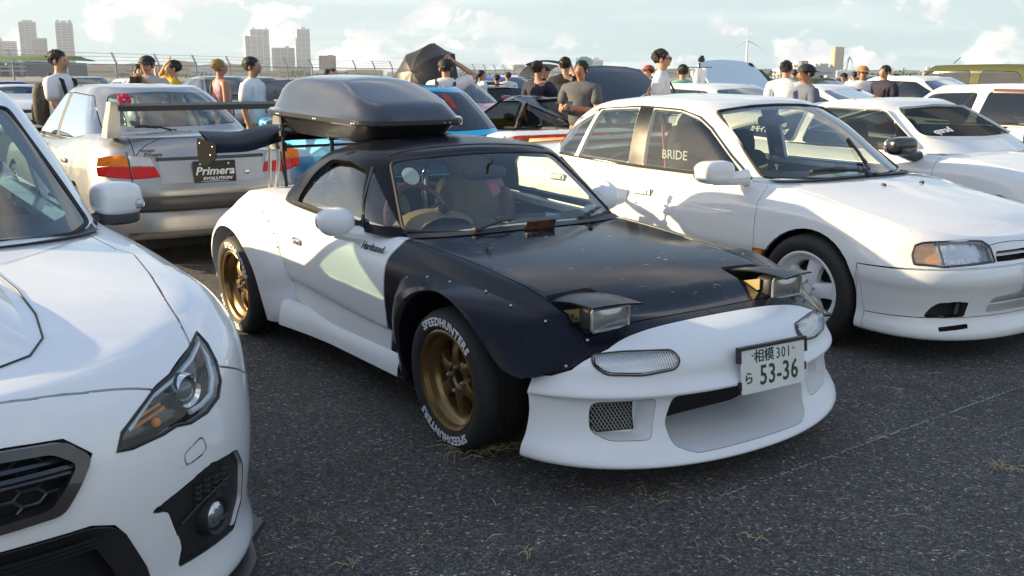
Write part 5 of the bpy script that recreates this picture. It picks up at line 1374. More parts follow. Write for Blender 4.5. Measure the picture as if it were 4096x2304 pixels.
    for sd in (1, -1): box('door_panel', (-1.5, .735 * sd, .6), (2.0, .03, .55), M_INT, rt, .01)
    b = Bag(); b.sell((-2.15, 0, .74), (.09, .62, .30), (.4, .5), 20, 12); b.build('rear_bench', M_INT, rt)
    V = []
    for v in np.linspace(-.715, .715, 21):
        x = c.front('gh', v * .985, .946)[0].x
        V += [(x - .02, v, .948), (x + .02, v, .946 - .02 * v * v), (x + .10 - .02 * abs(v), v, .955 - .03 * v * v)]
    Bag().add(V, grid_faces(21, 3)).build('cowl_panel', M_TRIM, rt)
    wiper(rt, (-.30, -.05, .958), (-.40, .28, .972), (-.43, .60, .975)); wiper(rt, (-.33, -.60, .955), (-.36, -.3, .972), (-.38, 0, .98))
    # front lip splitter
    V = []
    for t in np.linspace(-1, 1, 41):
        v = .925 * math.copysign(abs(t) ** .8, t); s = abs(v) / .925
        p = c.front('low', max(-.84, min(.84, v)), .16)[0]; x = p.x + .035 if s < .9 else p.x - .02 - (s - .9) * 1.2
        V += [(x - .10, v * .96, .135), (x + .01, v, .125), (x + .02, v, .112), (x - .10, v * .96, .102)]
    Bag().add(V, grid_faces(41, 4)).build('splitter', mat('splitter_black', (.03, .03, .036), .35), rt, sharp=50)
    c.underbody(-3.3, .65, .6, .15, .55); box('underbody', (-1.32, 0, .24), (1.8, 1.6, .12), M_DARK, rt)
    for sd in (1, -1):
        add_wheel(rt, 0, .77 * sd, .325, 'w_multi', .325, .236, .225, 'multi', 10, .04, M_SILVERW, spin=.1); add_wheel(rt, -2.65, .77 * sd, .325, 'w_multi', .325, .236, .225, 'multi', 10, .04, M_SILVERW, spin=.3)
    c.end(); return c
M_SILVERW = mat('silver_wheel', (.45, .45, .46), .3, metal=.7)
build_near_car()
P_CYAN = paint('cyan', (.012, .42, .80)); P_RED = paint('red', (.45, .012, .018)); P_BLUE = paint('blue', (.010, .05, .42)); P_NAVY = paint('navy', (.012, .018, .04))
P_GLOSSB = paint('black', (.010, .010, .014), rough=.25); P_OLIVE = mat('paint_olive', (.062, .072, .032), .65, spec=.12, coat=.06, coat_r=.1, var=.03); P_GREY = mat('paint_grey', (.22, .225, .23), .32, metal=.5, coat=1, var=.02); P_DKGREEN = paint('dark_green', (.012, .03, .025)); P_ORANGE = paint('orange', (.62, .13, .012)); P_MAROON = paint('maroon', (.22, .012, .03))
P_PALE = paint('pale_blue_white', (.62, .70, .76)); M_CARBON = mat('carbon', (.016, .016, .017), .28, coat=.5, coat_r=.12)
STY = dict(
    coupe=dict(wb=2.55, fo=.92, ro=.92, W=.875, H=1.28, belt=.86, nose=.66, cowl=-.30, wtop=-1.02, rrear=-1.75, gbase=-2.72, deck=.92, doors=1),
    sedan=dict(wb=2.65, fo=.92, ro=.98, W=.88, H=1.42, belt=.93, nose=.72, cowl=-.28, wtop=-1.05, rrear=-2.20, gbase=-2.85, deck=1.02, doors=2),
    hatch=dict(wb=2.40, fo=.80, ro=.62, W=.83, H=1.36, belt=.88, nose=.68, cowl=-.25, wtop=-.88, rrear=-2.45, gbase=-2.92, deck=.90, doors=1),
    suv=dict(wb=2.65, fo=.80, ro=.85, W=.885, H=1.66, belt=1.02, nose=.88, cowl=-.20, wtop=-.72, rrear=-3.1, gbase=-3.42, deck=1.02, doors=2),
    roadster=dict(wb=2.45, fo=.72, ro=.75, W=.85, H=1.23, belt=.82, nose=.62, cowl=-.40, wtop=-1.0, rrear=-1.65, gbase=-2.1, deck=.86, doors=1))
G_SIDE = glass('tinted_glass', (.30, .36, .35), .2, 1.1); G_SCR = glass('screen_glass', (.62, .72, .69), .08, 1.2)
def bg_car(name, label, M, pm, style='coupe', roofm=None, hoodm=None, open_hood=0.0, wing=None, detail=1, glassm=None, rearglass=None, lowm=None, mirrorm=None, group=None, hatch_open=0.0, wheels=True, **kw):
    s = dict(STY[style]); s.update(kw); roofm = roofm or pm; hoodm = hoodm or pm; mirrorm = mirrorm or pm
    wb, W, H, B = s['wb'], s['W'], s['H'], s['belt']; uf = s['fo']; ur = -wb - s['ro']; nz = s['nose']; dk = s['deck']
    c = Car(name, M, label, group=group); rt = c.root
    L = []
    def lv(w, df, dr, z, pf=2.5, Lf=.55):
        L.append(dict(w=w, f=(uf + df, Lf, pf), r=(ur - dr, .5, 2.7), z=z))
    zz = lambda f, mid, r: [(uf, f), (.3, (f + mid) / 2 + .01), (-.3, mid), (-wb + .3, mid + .01), (ur, r)]
    lv(W - .04, -.03, -.03, zz(.15, .18, .24)); lv(W - .02, 0, 0, zz(.18, .21, .27)); lv(W - .012, -.01, 0, zz(.30, .32, .38)); lv(W, .01, .02, zz(.44, .50, .54))
    lv(W, 0, .02, zz(.52, .58, .62)); lv(W - .02, -.05, -.02, zz(nz - .10, B - .18, dk - .22)); lv(W - .055, -.09, -.05, zz(nz - .03, B - .06, dk - .08), 2.4, .5)
    lv(W - .13, -.15, -.09, [(uf - .15, nz), (.2, nz + (B - nz) * .55), (s['cowl'], B - .012), (-1.5, B), (s['gbase'], dk), (ur + .1, dk - .005)], 2.3, .42)
    zc = [(uf - .15, nz + .02), (.2, nz + (B - nz) * .6 + .035), (s['cowl'], B + .012), (s['gbase'], dk + .025), (ur + .1, dk + .012)]
    n = (14, 20, 10) if detail else (8, 12, 7)
    sh = c.shell('low', L, zc, n=n, sub=3 if detail else 2, rows=6)
    r = .33 if style != 'suv' else .38; wz = .30 if style != 'suv' else .34
    for sd in (1, -1):
        sh.cut('arch', 'S', arch_poly(0, wz, r, n=12), sd, lim=.03); sh.cut('arch', 'S', arch_poly(-wb, wz, r, n=12), sd, lim=.03)
    sh.cut('void', 'T', [(s['cowl'] - .12, W - .22), (s['cowl'] - .12, -W + .22), (s['gbase'] + .25, -W + .22), (s['gbase'] + .25, W - .22)], lim=.2)
    hw = W - .15
    hp = [(s['cowl'] - .10, hw), (.1, hw - .01), (uf - .26, hw - .08), (uf - .19, hw * .55), (uf - .165, 0), (uf - .19, -hw * .55), (uf - .26, -hw + .08), (.1, -hw + .01), (s['cowl'] - .10, -hw)]
    sh.cut('hood', 'T', hp, lim=.15, zmin=nz - .12)
    if style in ('coupe', 'sedan', 'roadster'):
        sh.cut('trunk', 'T', [(s['gbase'] + .05, hw - .06), (ur + .12, hw - .12), (ur + .12, -hw + .12), (s['gbase'] + .05, -hw + .06)], lim=.15, zmin=dk - .15)
    mid = (s['cowl'] + s['rrear']) / 2 - (.22 if s['doors'] == 1 else .12)
    for sd in (1, -1):
        sh.cut('lamp%d' % sd, 'F', rounded([(.30 * sd, nz - .035), (.30 * sd, nz - .13), ((W - .17) * sd, nz - .15), ((W - .11) * sd, nz - .045), ((W - .2) * sd, nz - .025)], .02), lim=-.3, u0=uf - .55)
        if not s.get('notail'): sh.cut('tail%d' % sd, 'R', rounded([(.36 * sd, dk - .09), (.36 * sd, dk - .24), ((W - .035) * sd, dk - .25), ((W - .04) * sd, dk - .13), ((W - .12) * sd, dk - .085)], .02), lim=-.3, u1=ur + .40)
        e = mid if s['doors'] == 2 else s['rrear'] + .05
        sh.cut('fdoor%d' % sd, 'S', [(s['cowl'] - .08, B + .1), (s['cowl'] - .10, .24), (e + .06, .24), (e, .5), (e - .04, B + .1)], sd, lim=.1)
        if s['doors'] == 2: sh.cut('rdoor%d' % sd, 'S', [(e - .05, B + .1), (e - .01, .5), (e + .05, .24), (-wb + .42, .24), (-wb + .30, .5), (-wb + .12, .68), (-wb + .08, B + .1)], sd, lim=.1)
    sh.cut('grille', 'F', rounded([(-.27, nz - .05), (-.27, nz - .13), (.27, nz - .13), (.27, nz - .05)], .02), lim=.2)
    sh.cut('intake', 'F', rounded([(-.40, .36), (-.36, .24), (.36, .24), (.40, .36)], .03), lim=.2)
    hood = sh.take('hood', gap=.008, depth=.02)
    if open_hood:
        hu = s['cowl'] - .05; hz_ = B + .0
        Mh = Matrix.Translation((hu, 0, hz_)) @ Matrix.Rotation(-open_hood, 4, 'Y') @ Matrix.Translation((-hu, 0, -hz_))
        bmesh.ops.transform(hood, matrix=Mh, verts=hood.verts[:])
        box('engine_bay', (.25, 0, .42), (.9, 1.2, .3), M_DARK, rt)
        Bag().tube([(uf - .3, .5, nz - .02), Mh @ Vector((.35, .5, nz + .12))], .006, 6).build('hood_prop', M_TRIM, rt)
    hood = from_bm('hood', hood, hoodm, rt)
    if 'trunk' in sh.parts: sh.put('trunk', pm, rt, 'trunk_lid', gap=.008, depth=.02)
    for sd in (1, -1):
        o = sh.put('lamp%d' % sd, M_CLEAR, rt, 'headlight', gap=.005, depth=.02)
        if not s.get('notail'): sh.put('tail%d' % sd, M_RED, rt, 'tail_light', gap=.005, depth=.02)
        fd = sh.put('fdoor%d' % sd, pm, rt, 'front_door' if s['doors'] == 2 else 'door', gap=.007, depth=.02)
        rd = sh.put('rdoor%d' % sd, pm, rt, 'rear_door', gap=.007, depth=.02) if s['doors'] == 2 else None
        for d, u in ((fd, mid + .22), (rd, -wb + .35)):
            if d is None: continue
            p, nn = c.side('low', u, B - .13, sd); b = Bag(); b.sell(p + Vector((0, nn.y * .008, 0)), (.085, .014, .018), (.4, .5), 12, 6); b.build('door_handle', M_CHROME if kw.get('chrome') else pm, d, sharp=60)
        pm_, nn = c.side('low', s['cowl'] - .28, B - .03, sd)
        mirror(fd, s['cowl'] - .30, (W + .055) * sd, B + .065, (.075, .12, .072), mirrorm, (s['cowl'] - .26, pm_.y - .02 * sd, B - .02), e=(.6, .6), yaw=.2)
    sh.put('grille', M_TRIM, rt, 'grille', push=(-.03, 0, 0), shrink=.98); sh.put('intake', M_TRIM, rt, 'lower_intake', push=(-.05, 0, 0), shrink=.97)
    sh.put(None, lowm or pm, rt, 'body', gap=.004, depth=.02)
    # greenhouse
    gf, gr = s['cowl'], s['gbase']; wt, rr_ = s['wtop'], s['rrear']; gw = W - .155; rw = gw - .19 if style != 'suv' else gw - .09
    def lerp(a, b, t): return a + (b - a) * t
    G = []
    pr = 2.9 if style != 'suv' else 3.6
    for t, k in ((0, 0), (.32, .30), (.66, .64), (.90, .90), (1.0, 1.0)):
        zt = H - .045; w = lerp(gw, rw, t ** 1.25)
        fz = [(lerp(gf, wt, k), lerp(B - .012, zt, t)), (-1.5, lerp(B, zt + .015, t)), (lerp(gr, rr_, k), lerp(dk, zt - .005, t))]
        G.append(dict(w=w, f=(lerp(gf, wt, k), .42 - .1 * t, pr), r=(lerp(gr, rr_, k), .55 - .12 * t, pr), z=sorted(fz)))
    G[-1]['w'] -= .045; G[-1]['f'] = (wt - .07, .32, pr); G[-1]['r'] = (rr_ + .06, .42, pr)
    G[-1]['z'] = [(a, b + .018) for a, b in G[-1]['z']]
    g = c.shell('gh', G, [(wt - .08, H - .022), ((wt + rr_) / 2, H), (rr_ + .06, H - .03)], n=(14, 14, 14) if detail else (9, 9, 9), sub=3 if detail else 2, rows=6)
    zt = H - .075
    g.cut('ws', 'F', rounded([(-gw + .07, B + .02), (-rw + .04, zt), (0, zt + .025), (rw - .04, zt), (gw - .07, B + .02), (0, B + .012)], .04), lim=.2)
    g.cut('rw', 'R', rounded([(-gw + .12, dk + .06), (-rw + .07, zt - .01), (0, zt + .01), (rw - .07, zt - .01), (gw - .12, dk + .06), (0, dk + .045)], .05), lim=.2)
    a = lambda z, f0, f1: lerp(f0, f1, (z - B) / (H - .045 - B))
    fz0, fz1 = B + .03, H - .095
    if style == 'suv': fz1 = H - .14
    for sd in (1, -1):
        f0, f1 = a(fz0, gf, wt) - .24, a(fz1, gf, wt) - .14
        b0, b1 = a(fz0, gr, rr_) + .26, a(fz1, gr, rr_) + .20
        if style == 'suv':
            g.cut('w1%d' % sd, 'S', rounded([(f0, fz0), (f1, fz1), (mid + .04, fz1 + .02), (mid + .04, fz0)], .07), sd, lim=.2); g.cut('w2%d' % sd, 'S', rounded([(mid - .16, fz0), (mid - .16, fz1 + .02), (b1 + .25, fz1), (b0 + .25, fz0)], .12), sd, lim=.2)
        elif s['doors'] == 2:
            g.cut('w1%d' % sd, 'S', rounded([(f0, fz0), (f1, fz1), (mid + .03, fz1 + .02), (mid + .03, fz0)], .03), sd, lim=.2); g.cut('w2%d' % sd, 'S', rounded([(mid - .06, fz0), (mid - .06, fz1 + .02), (b1, fz1), (b0 - .10, fz0 + .08), (b0, fz0 + .02)], .04), sd, lim=.2)
            g.cut('bp%d' % sd, 'S', [(mid + .028, fz0), (mid + .028, fz1 + .015), (mid - .058, fz1 + .015), (mid - .058, fz0)], sd, lim=.2)
        else:
            mm = s['rrear'] + .12 if style != 'hatch' else mid - .12
            g.cut('w1%d' % sd, 'S', rounded([(f0, fz0), (f1, fz1), (mm + .05, fz1 + .01), (mm + .0, fz0)], .04), sd, lim=.2)
            if style != 'roadster': g.cut('w2%d' % sd, 'S', rounded([(mm - .10, fz0), (mm - .07, fz1), (b1, fz1 - .02), (b0 - .05, fz0 + .05)], .05), sd, lim=.2)
    gm = glassm or G_SIDE
    g.put('ws', G_SCR, rt, 'windshield', gap=.014, depth=0); 
    if not hatch_open: g.put('rw', rearglass or gm, rt, 'rear_window', gap=.014, depth=0)
    for k in g.parts:
        if k[:2] in ('w1', 'w2'): g.put(k, gm, rt, 'side_window', gap=.014, depth=0)
        if k[:2] == 'bp': g.put(k, M_TRIM, rt, 'pillar_trim', gap=.002, depth=.01)
    for sd in (1, -1):
        Bag().tube([c.side('gh', u, fz0 - .012, sd)[0] for u in np.linspace(f0 - .02, b0 + .02, 6)], .010, 5).build('belt_weatherstrip', M_RUB, rt)
    g.put(None, roofm, rt, 'roof', gap=.004, depth=.02)
    # inside
    V = []
    for v in np.linspace(-gw + .06, gw - .06, 9):
        cu = .12 * (v / gw) ** 2; V += [(gf - .06 - cu, v, B - .03), (gf - .3 - cu, v, B), (gf - .55, v, B - .01), (gf - .58, v, .45)]
    Bag().add(V, grid_faces(9, 4)).build('dashboard', M_INT, rt)
    for sd in (1, -1): seat_mesh(rt, -1.25, .36 * sd, .25 + (H - 1.28) * .6, M_INT, h=.60, w=.48)
    if s['doors'] == 2 or style == 'hatch':
        b = Bag(); b.sell((-2.05, 0, B - .15), (.09, .55, .27), (.4, .5), 16, 10); b.build('rear_bench', M_INT, rt)
    box('floor_pan', ((gf + gr) / 2, 0, .26), (gf - gr, W * 1.6, .05), M_INT, rt)
    for sd in (1, -1): box('door_panel', ((gf + gr) / 2, (W - .14) * sd, .55), (gf - gr - .3, .03, B - .42), M_INT, rt)
    c.underbody(ur + .1, uf - .25, W - .3, .16, .50)
    if wheels:
        k = 'w_bg_' + ('b' if style == 'suv' else 'a'); Ro = wz - .003
        wm = kw.get('wheelm') or (M_SILVERW if pm not in (P_GLOSSB, P_NAVY) else M_GOLD)
        for u in (0, -wb):
            for sd in (1, -1): add_wheel(rt, u, (W - .115) * sd, wz, k + ('g' if wm is M_GOLD else ''), Ro, Ro - .095, .2, 'multi', 7, .04, wm)
    if wing:
        wz_, wl, wu, kind = wing                    # height, half length, position, kind
        V = []
        for v in np.linspace(-wl, wl, 17):
            q = 1 if abs(v) < wl * .99 else .6
            for x, z in ((0, 0), (.03, .018), (.12, .024 + .012), (.24, .01 + .05), (.24, .004 + .05), (.12, .016), (.03, -.010)): V.append((wu - x * 1.0, v, wz_ + z * q))
        wm = M_CARBON if kind != 'own' else pm
        wo = Bag().add(V, grid_faces(17, 7, False, True)).build('wing', wm, rt, sharp=45)
        for sd in (1, -1):
            b = Bag(); b.prism([(wu + .03, wz_ - .02), (wu - .24, wz_ + .04), (wu - .2, dk - .02), (wu - .02, dk - .02)] if kind == 'plate' else [(wu + .0, wz_), (wu - .14, wz_ + .02), (wu - .1, dk - .02), (wu - .0, dk - .02)], 1, wl * (.62 if kind != 'own' else .93) * sd, (wl * (.62 if kind != 'own' else .93) + .012) * sd); b.build('wing_stay', wm, wo, sharp=30)
            if kind != 'own':
                b = Bag(); b.prism(rounded([(wu + .05, wz_ + .06), (wu - .30, wz_ + .09), (wu - .30, wz_ - .10), (wu - .02, wz_ - .08)], .03), 1, wl * sd, (wl + .008) * sd); b.build('end_plate', wm, wo, sharp=30)
    return c, s
def plate(rt, M, m, txt=(), w=.33, h=.165):
    b = Bag(); b.prism(rounded([(-w / 2, -h / 2), (w / 2, -h / 2), (w / 2, h / 2), (-w / 2, h / 2)], .01), 2, -.0015, .0015, M=M); o = b.build('number_plate', m, rt, sharp=30)
    for s, x, y, sz, mm, k in txt: text('lettering', s, sz, mm, o, M @ Matrix.Translation((x, y, .002)), **k)
    return o
def turned(u, v, t=0.0): return rowmat(u, v, math.pi + t)
GR2 = 'cars parked back to back behind the front row'
GR3 = 'cars parked across the far aisle'
# --- silver saloon seen from behind ------------------------------------------------------------------
def silver_saloon():
    c, s = bg_car('parked_saloon', 'silver four-door saloon seen from behind with a silver and black deck wing', turned(-8.05, -.17), P_SILVER, 'sedan', ro=.98, W=.825, H=1.385, belt=.90, deck=1.0, gbase=-2.95, rrear=-2.30, wing=None, notail=1, glassm=glass('silver_side_glass', (.35, .45, .45), .12, 2.2), rearglass=glass('silver_rear_glass', (.50, .60, .58), .08, .9), group=GR2)
    rt = c.root; ur = -2.65 - .98
    def F(v, z, d=0.0):
        p = c.rear('low', v, z)[0]
        if p.x > ur + .24: p = Vector((ur + .24, v, z))
        return p - Vector((d, 0, 0))
    def patch(name, poly, m, par, d=.006, n=6):
        # a panel that follows the car's own rear surface
        V = []; q = len(poly)
        ctr = (sum(p[0] for p in poly) / q, sum(p[1] for p in poly) / q)
        P = []
        for i in range(q):
            a, b = poly[i], poly[(i + 1) % q]
            for k in range(n): P.append((a[0] + (b[0] - a[0]) * k / n, a[1] + (b[1] - a[1]) * k / n))
        N_ = len(P)
        for t, dd in ((1.0, -.006), (1.0, d), (.94, d + .004), (.66, d + .006), (.33, d + .006)):
            for v, z in P:
                v2, z2 = ctr[0] + (v - ctr[0]) * t, ctr[1] + (z - ctr[1]) * t; V.append(F(v2, z2, dd))
        V.append(F(ctr[0], ctr[1], d + .006))
        Fc = grid_faces(5, N_, False, True) + [(4 * N_ + i, 4 * N_ + (i + 1) % N_, 5 * N_) for i in range(N_)]
        return Bag().add(V, Fc).build(name, m, par, sharp=50)
    z0, z1, zm = .70, .880, .790
    for sd in (1, -1):
        tl = patch('tail_light', [(.800 * sd, z0 + .02), (.60 * sd, z0), (.60 * sd, zm - .002), (.806 * sd, zm + .0)], M_RED, rt)
        patch('turn_signal', [(.804 * sd, zm + .004), (.60 * sd, zm + .002), (.615 * sd, z1 - .004), (.79 * sd, z1 - .02)], mat('orange_lens', (.80, .20, .004), .3, spec=.3, bump=.2, bscale=150), tl)
        lid = patch('lid_tail_light', [(.588 * sd, z0), (.40 * sd, z0 + .012), (.43 * sd, zm - .006), (.588 * sd, zm - .002)], M_RED, rt)
        patch('reversing_light', [(.588 * sd, zm + .002), (.43 * sd, zm), (.455 * sd, z1 - .025), (.60 * sd, z1 - .006)], mat('ribbed_clear', (.55, .56, .57), .2, coat=1, bump=.8, bscale=70), lid)
        Bag().tube([F(v * sd, z, .004) for v, z in ((.594, z0 - .14), (.594, z0), (.60, z1), (.605, .895))], .004, 5).build('lid_seam', M_DARK, rt)
    Bag().add([F(v, z, d) for v in np.linspace(-.42, .42, 13) for z, d in ((.852, .002), (.848, .012), (.832, .012), (.826, .0))], grid_faces(13, 4)).build('lid_trim', M_GREYTRIM, rt)
    # number plate recess with its display plate
    Bag().add([F(v, z, -.0 + d) for v in np.linspace(-.40, .40, 9) for z, d in ((.835, .004), (.66, .004))], grid_faces(9, 2)).build('plate_panel', mat('paint_silver_dark', (.42, .41, .40), .38, metal=.5, coat=.6), rt)
    p = F(0, .735, .016)
    Mp = frame(p, (0, -1, 0), (.06, 0, 1))
    plate(rt, Mp, mat('plate_black', (.008, .008, .009), .3), [('Primera', 0, .004, .085, M_WTXT, dict(shear=.25, sx=1.12, bold=.002)), ('EVOLUTION', .018, -.052, .030, M_WTXT, dict(shear=.25, sx=1.35, bold=.001))])
    for x in (-.11, .11): 
        b = Bag(); b.sell((x, .058, .003), (.010, .010, .004), (1, 1), 12, 6, M=Mp); b.build('plate_bolt', M_BOLT, rt)
    b = Bag(); b.sell(F(-.26, .72, .012), (.006, .018, .018), (1, 1), 14, 8); b.build('lid_lock', M_CHROME, rt)
    q = F(.40, .935, .010); text('lettering', 'NISSAN', .026, M_CHROME, rt, frame(F(.475, .905, .022), (0, -1, 0), (.1, 0, 1)), sx=1.3, bold=.001, extrude=.002)
    text('lettering', 'Primera', .040, M_CHROME, rt, frame(F(.44, .876, .022), (0, -1, 0), (.1, 0, 1)), sx=1.05, shear=.3, bold=.0012, extrude=.002)
    text('lettering', 'EVOLUTION', .022, M_CHROME, rt, frame(F(-.46, .885, .022), (0, -1, 0), (.1, 0, 1)), sx=1.25, shear=.3, bold=.0012, extrude=.002)
    # bumper bands
    Bag().add([F(v, z, d) for v in np.linspace(-.80, .80, 21) for z, d in ((.565, .0), (.560, .018), (.520, .030), (.470, .028), (.455, .010), (.45, 0))], grid_faces(21, 6)).build('bumper_moulding', mat('bumper_band', (.055, .052, .058), .4, coat=.3), rt)
    Bag().add([F(v, z, d) for v in np.linspace(-.80, .80, 21) for z, d in ((.445, .004), (.40, .022), (.30, .026), (.235, .016), (.225, -.03))], grid_faces(21, 5)).build('bumper_skirt', P_SILVER, rt)
    # deck wing: silver posts, black blade
    for sd in (1, -1):
        b = Bag(); V = []
        for t, x, w, l in ((0, -3.36, .052, .17), (.10, -3.37, .044, .15), (.20, -3.40, .036, .135), (.265, -3.41, .032, .125)):
            z = 1.0 + t; y0 = (.655 + .02 * (1 - t / .26)) * sd
            for dx, dy in ((l / 2, -w), (l / 2, w), (-l / 2, w), (-l / 2, -w)): V.append((x + dx, y0 + dy, z))
        b.add(V, grid_faces(4, 4, False, True) + [(3, 2, 1, 0), (12, 13, 14, 15)]); b.build('wing_post', P_SILVER, rt, sharp=40)
    V = []
    for v in np.linspace(-.63, .63, 9):
        for x, z in ((-3.33, 1.225), (-3.40, 1.252), (-3.50, 1.235), (-3.50, 1.195), (-3.40, 1.20), (-3.34, 1.20)): V.append((x, v, z))
    Bag().add(V, grid_faces(9, 6, False, True)).build('wing_blade', M_TRIM, rt, sharp=30)
    wiper(rt, (-3.02, .10, 1.02), (-2.95, .3, 1.05), (-2.93, .48, 1.06))
    b = Bag(); b.sell((-1.05, -.02, 1.27), (.03, .12, .035), (.6, .6), 14, 8); b.build('rear_view_mirror', mat('mirror_cyan', (.05, .35, .42), .2), rt)
    b = Bag()
    for k in range(9): b.sell((-2.75 + .02 * math.sin(k * 2), .40 + .035 * math.cos(k * .7), 1.265 + .03 * math.sin(k * .7)), (.016, .022, .022), (1, 1), 8, 6)
    b.build('flower_garland', mat('pink_petal', (.6, .02, .09), .6), rt)
    c.end()
silver_saloon()
def cyan_hatch():
    c, s = bg_car('parked_hatchback', 'bright cyan three-door hatchback with an open black bonnet behind the roof box', turned(-7.70, 2.28), P_CYAN, 'hatch', H=1.37, hoodm=M_CARBON, open_hood=.80, rearglass=G_DARK, chrome=1, group=GR2)
    rt = c.root
    # rear bumper with slatted lettering panel
    b = Bag()
    for k in range(7):
        z = .42 + .028 * k; b.add([c.rear('low', v, z)[0] - Vector((d, 0, 0)) + Vector((0, 0, e)) for v in np.linspace(-.75, .75, 11) for d, e in ((.004, .010), (.016, 0), (.004, -.010))], grid_faces(11, 3))
    b.build('bumper_slats', mat('cyan_dark', (.01, .22, .36), .4), rt)['kind'] = 'stuff'
    text('lettering', 'HONDA', .12, mat('cyan_light', (.05, .5, .7), .4), rt, frame(c.rear('low', .30, .50)[0] - Vector((.02, 0, 0)), (0, -1, 0), (0, 0, 1)), sx=1.3, bold=.004)
    p = c.rear('gh', -.15, 1.1)[0]; b = Bag(); b.prism([(.02, 1.29), (-.05, 1.28), (-.30, .96), (-.27, .93), (-.24, .98)], 0, p.x + .06, p.x + .05); b.build('window_sticker', mat('red_sticker', (.30, .03, .04), .5), rt)
    c.end()
cyan_hatch()
def orange_coupe():
    c, s = bg_car('low_coupe', 'low coupe with black roof and orange flank parked behind the white saloon', turned(-8.35, 5.02), P_GLOSSB, 'coupe', H=1.225, belt=.82, deck=.86, W=.885, roofm=P_GLOSSB, lowm=P_ORANGE, glassm=glass('coupe_glass', (.42, .52, .48), .12, 1.4), rearglass=glass('coupe_rear', (.2, .25, .24), .2, 1.2), gbase=-3.0, rrear=-1.72, group=GR2)
    rt = c.root
    p, n = c.rear('gh', .22, 1.13)
    for k, (t, z) in enumerate((('ROTARY', 1.165), ('SPIRIT', 1.125))): text('lettering', t, .035, mat('pink_print', (.7, .25, .45), .5), rt, frame(c.rear('gh', .28, z)[0] - Vector((.006, 0, -.006)), (0, -1, 0), (.7, 0, .5)), sx=1.3)
    c.end()
orange_coupe()
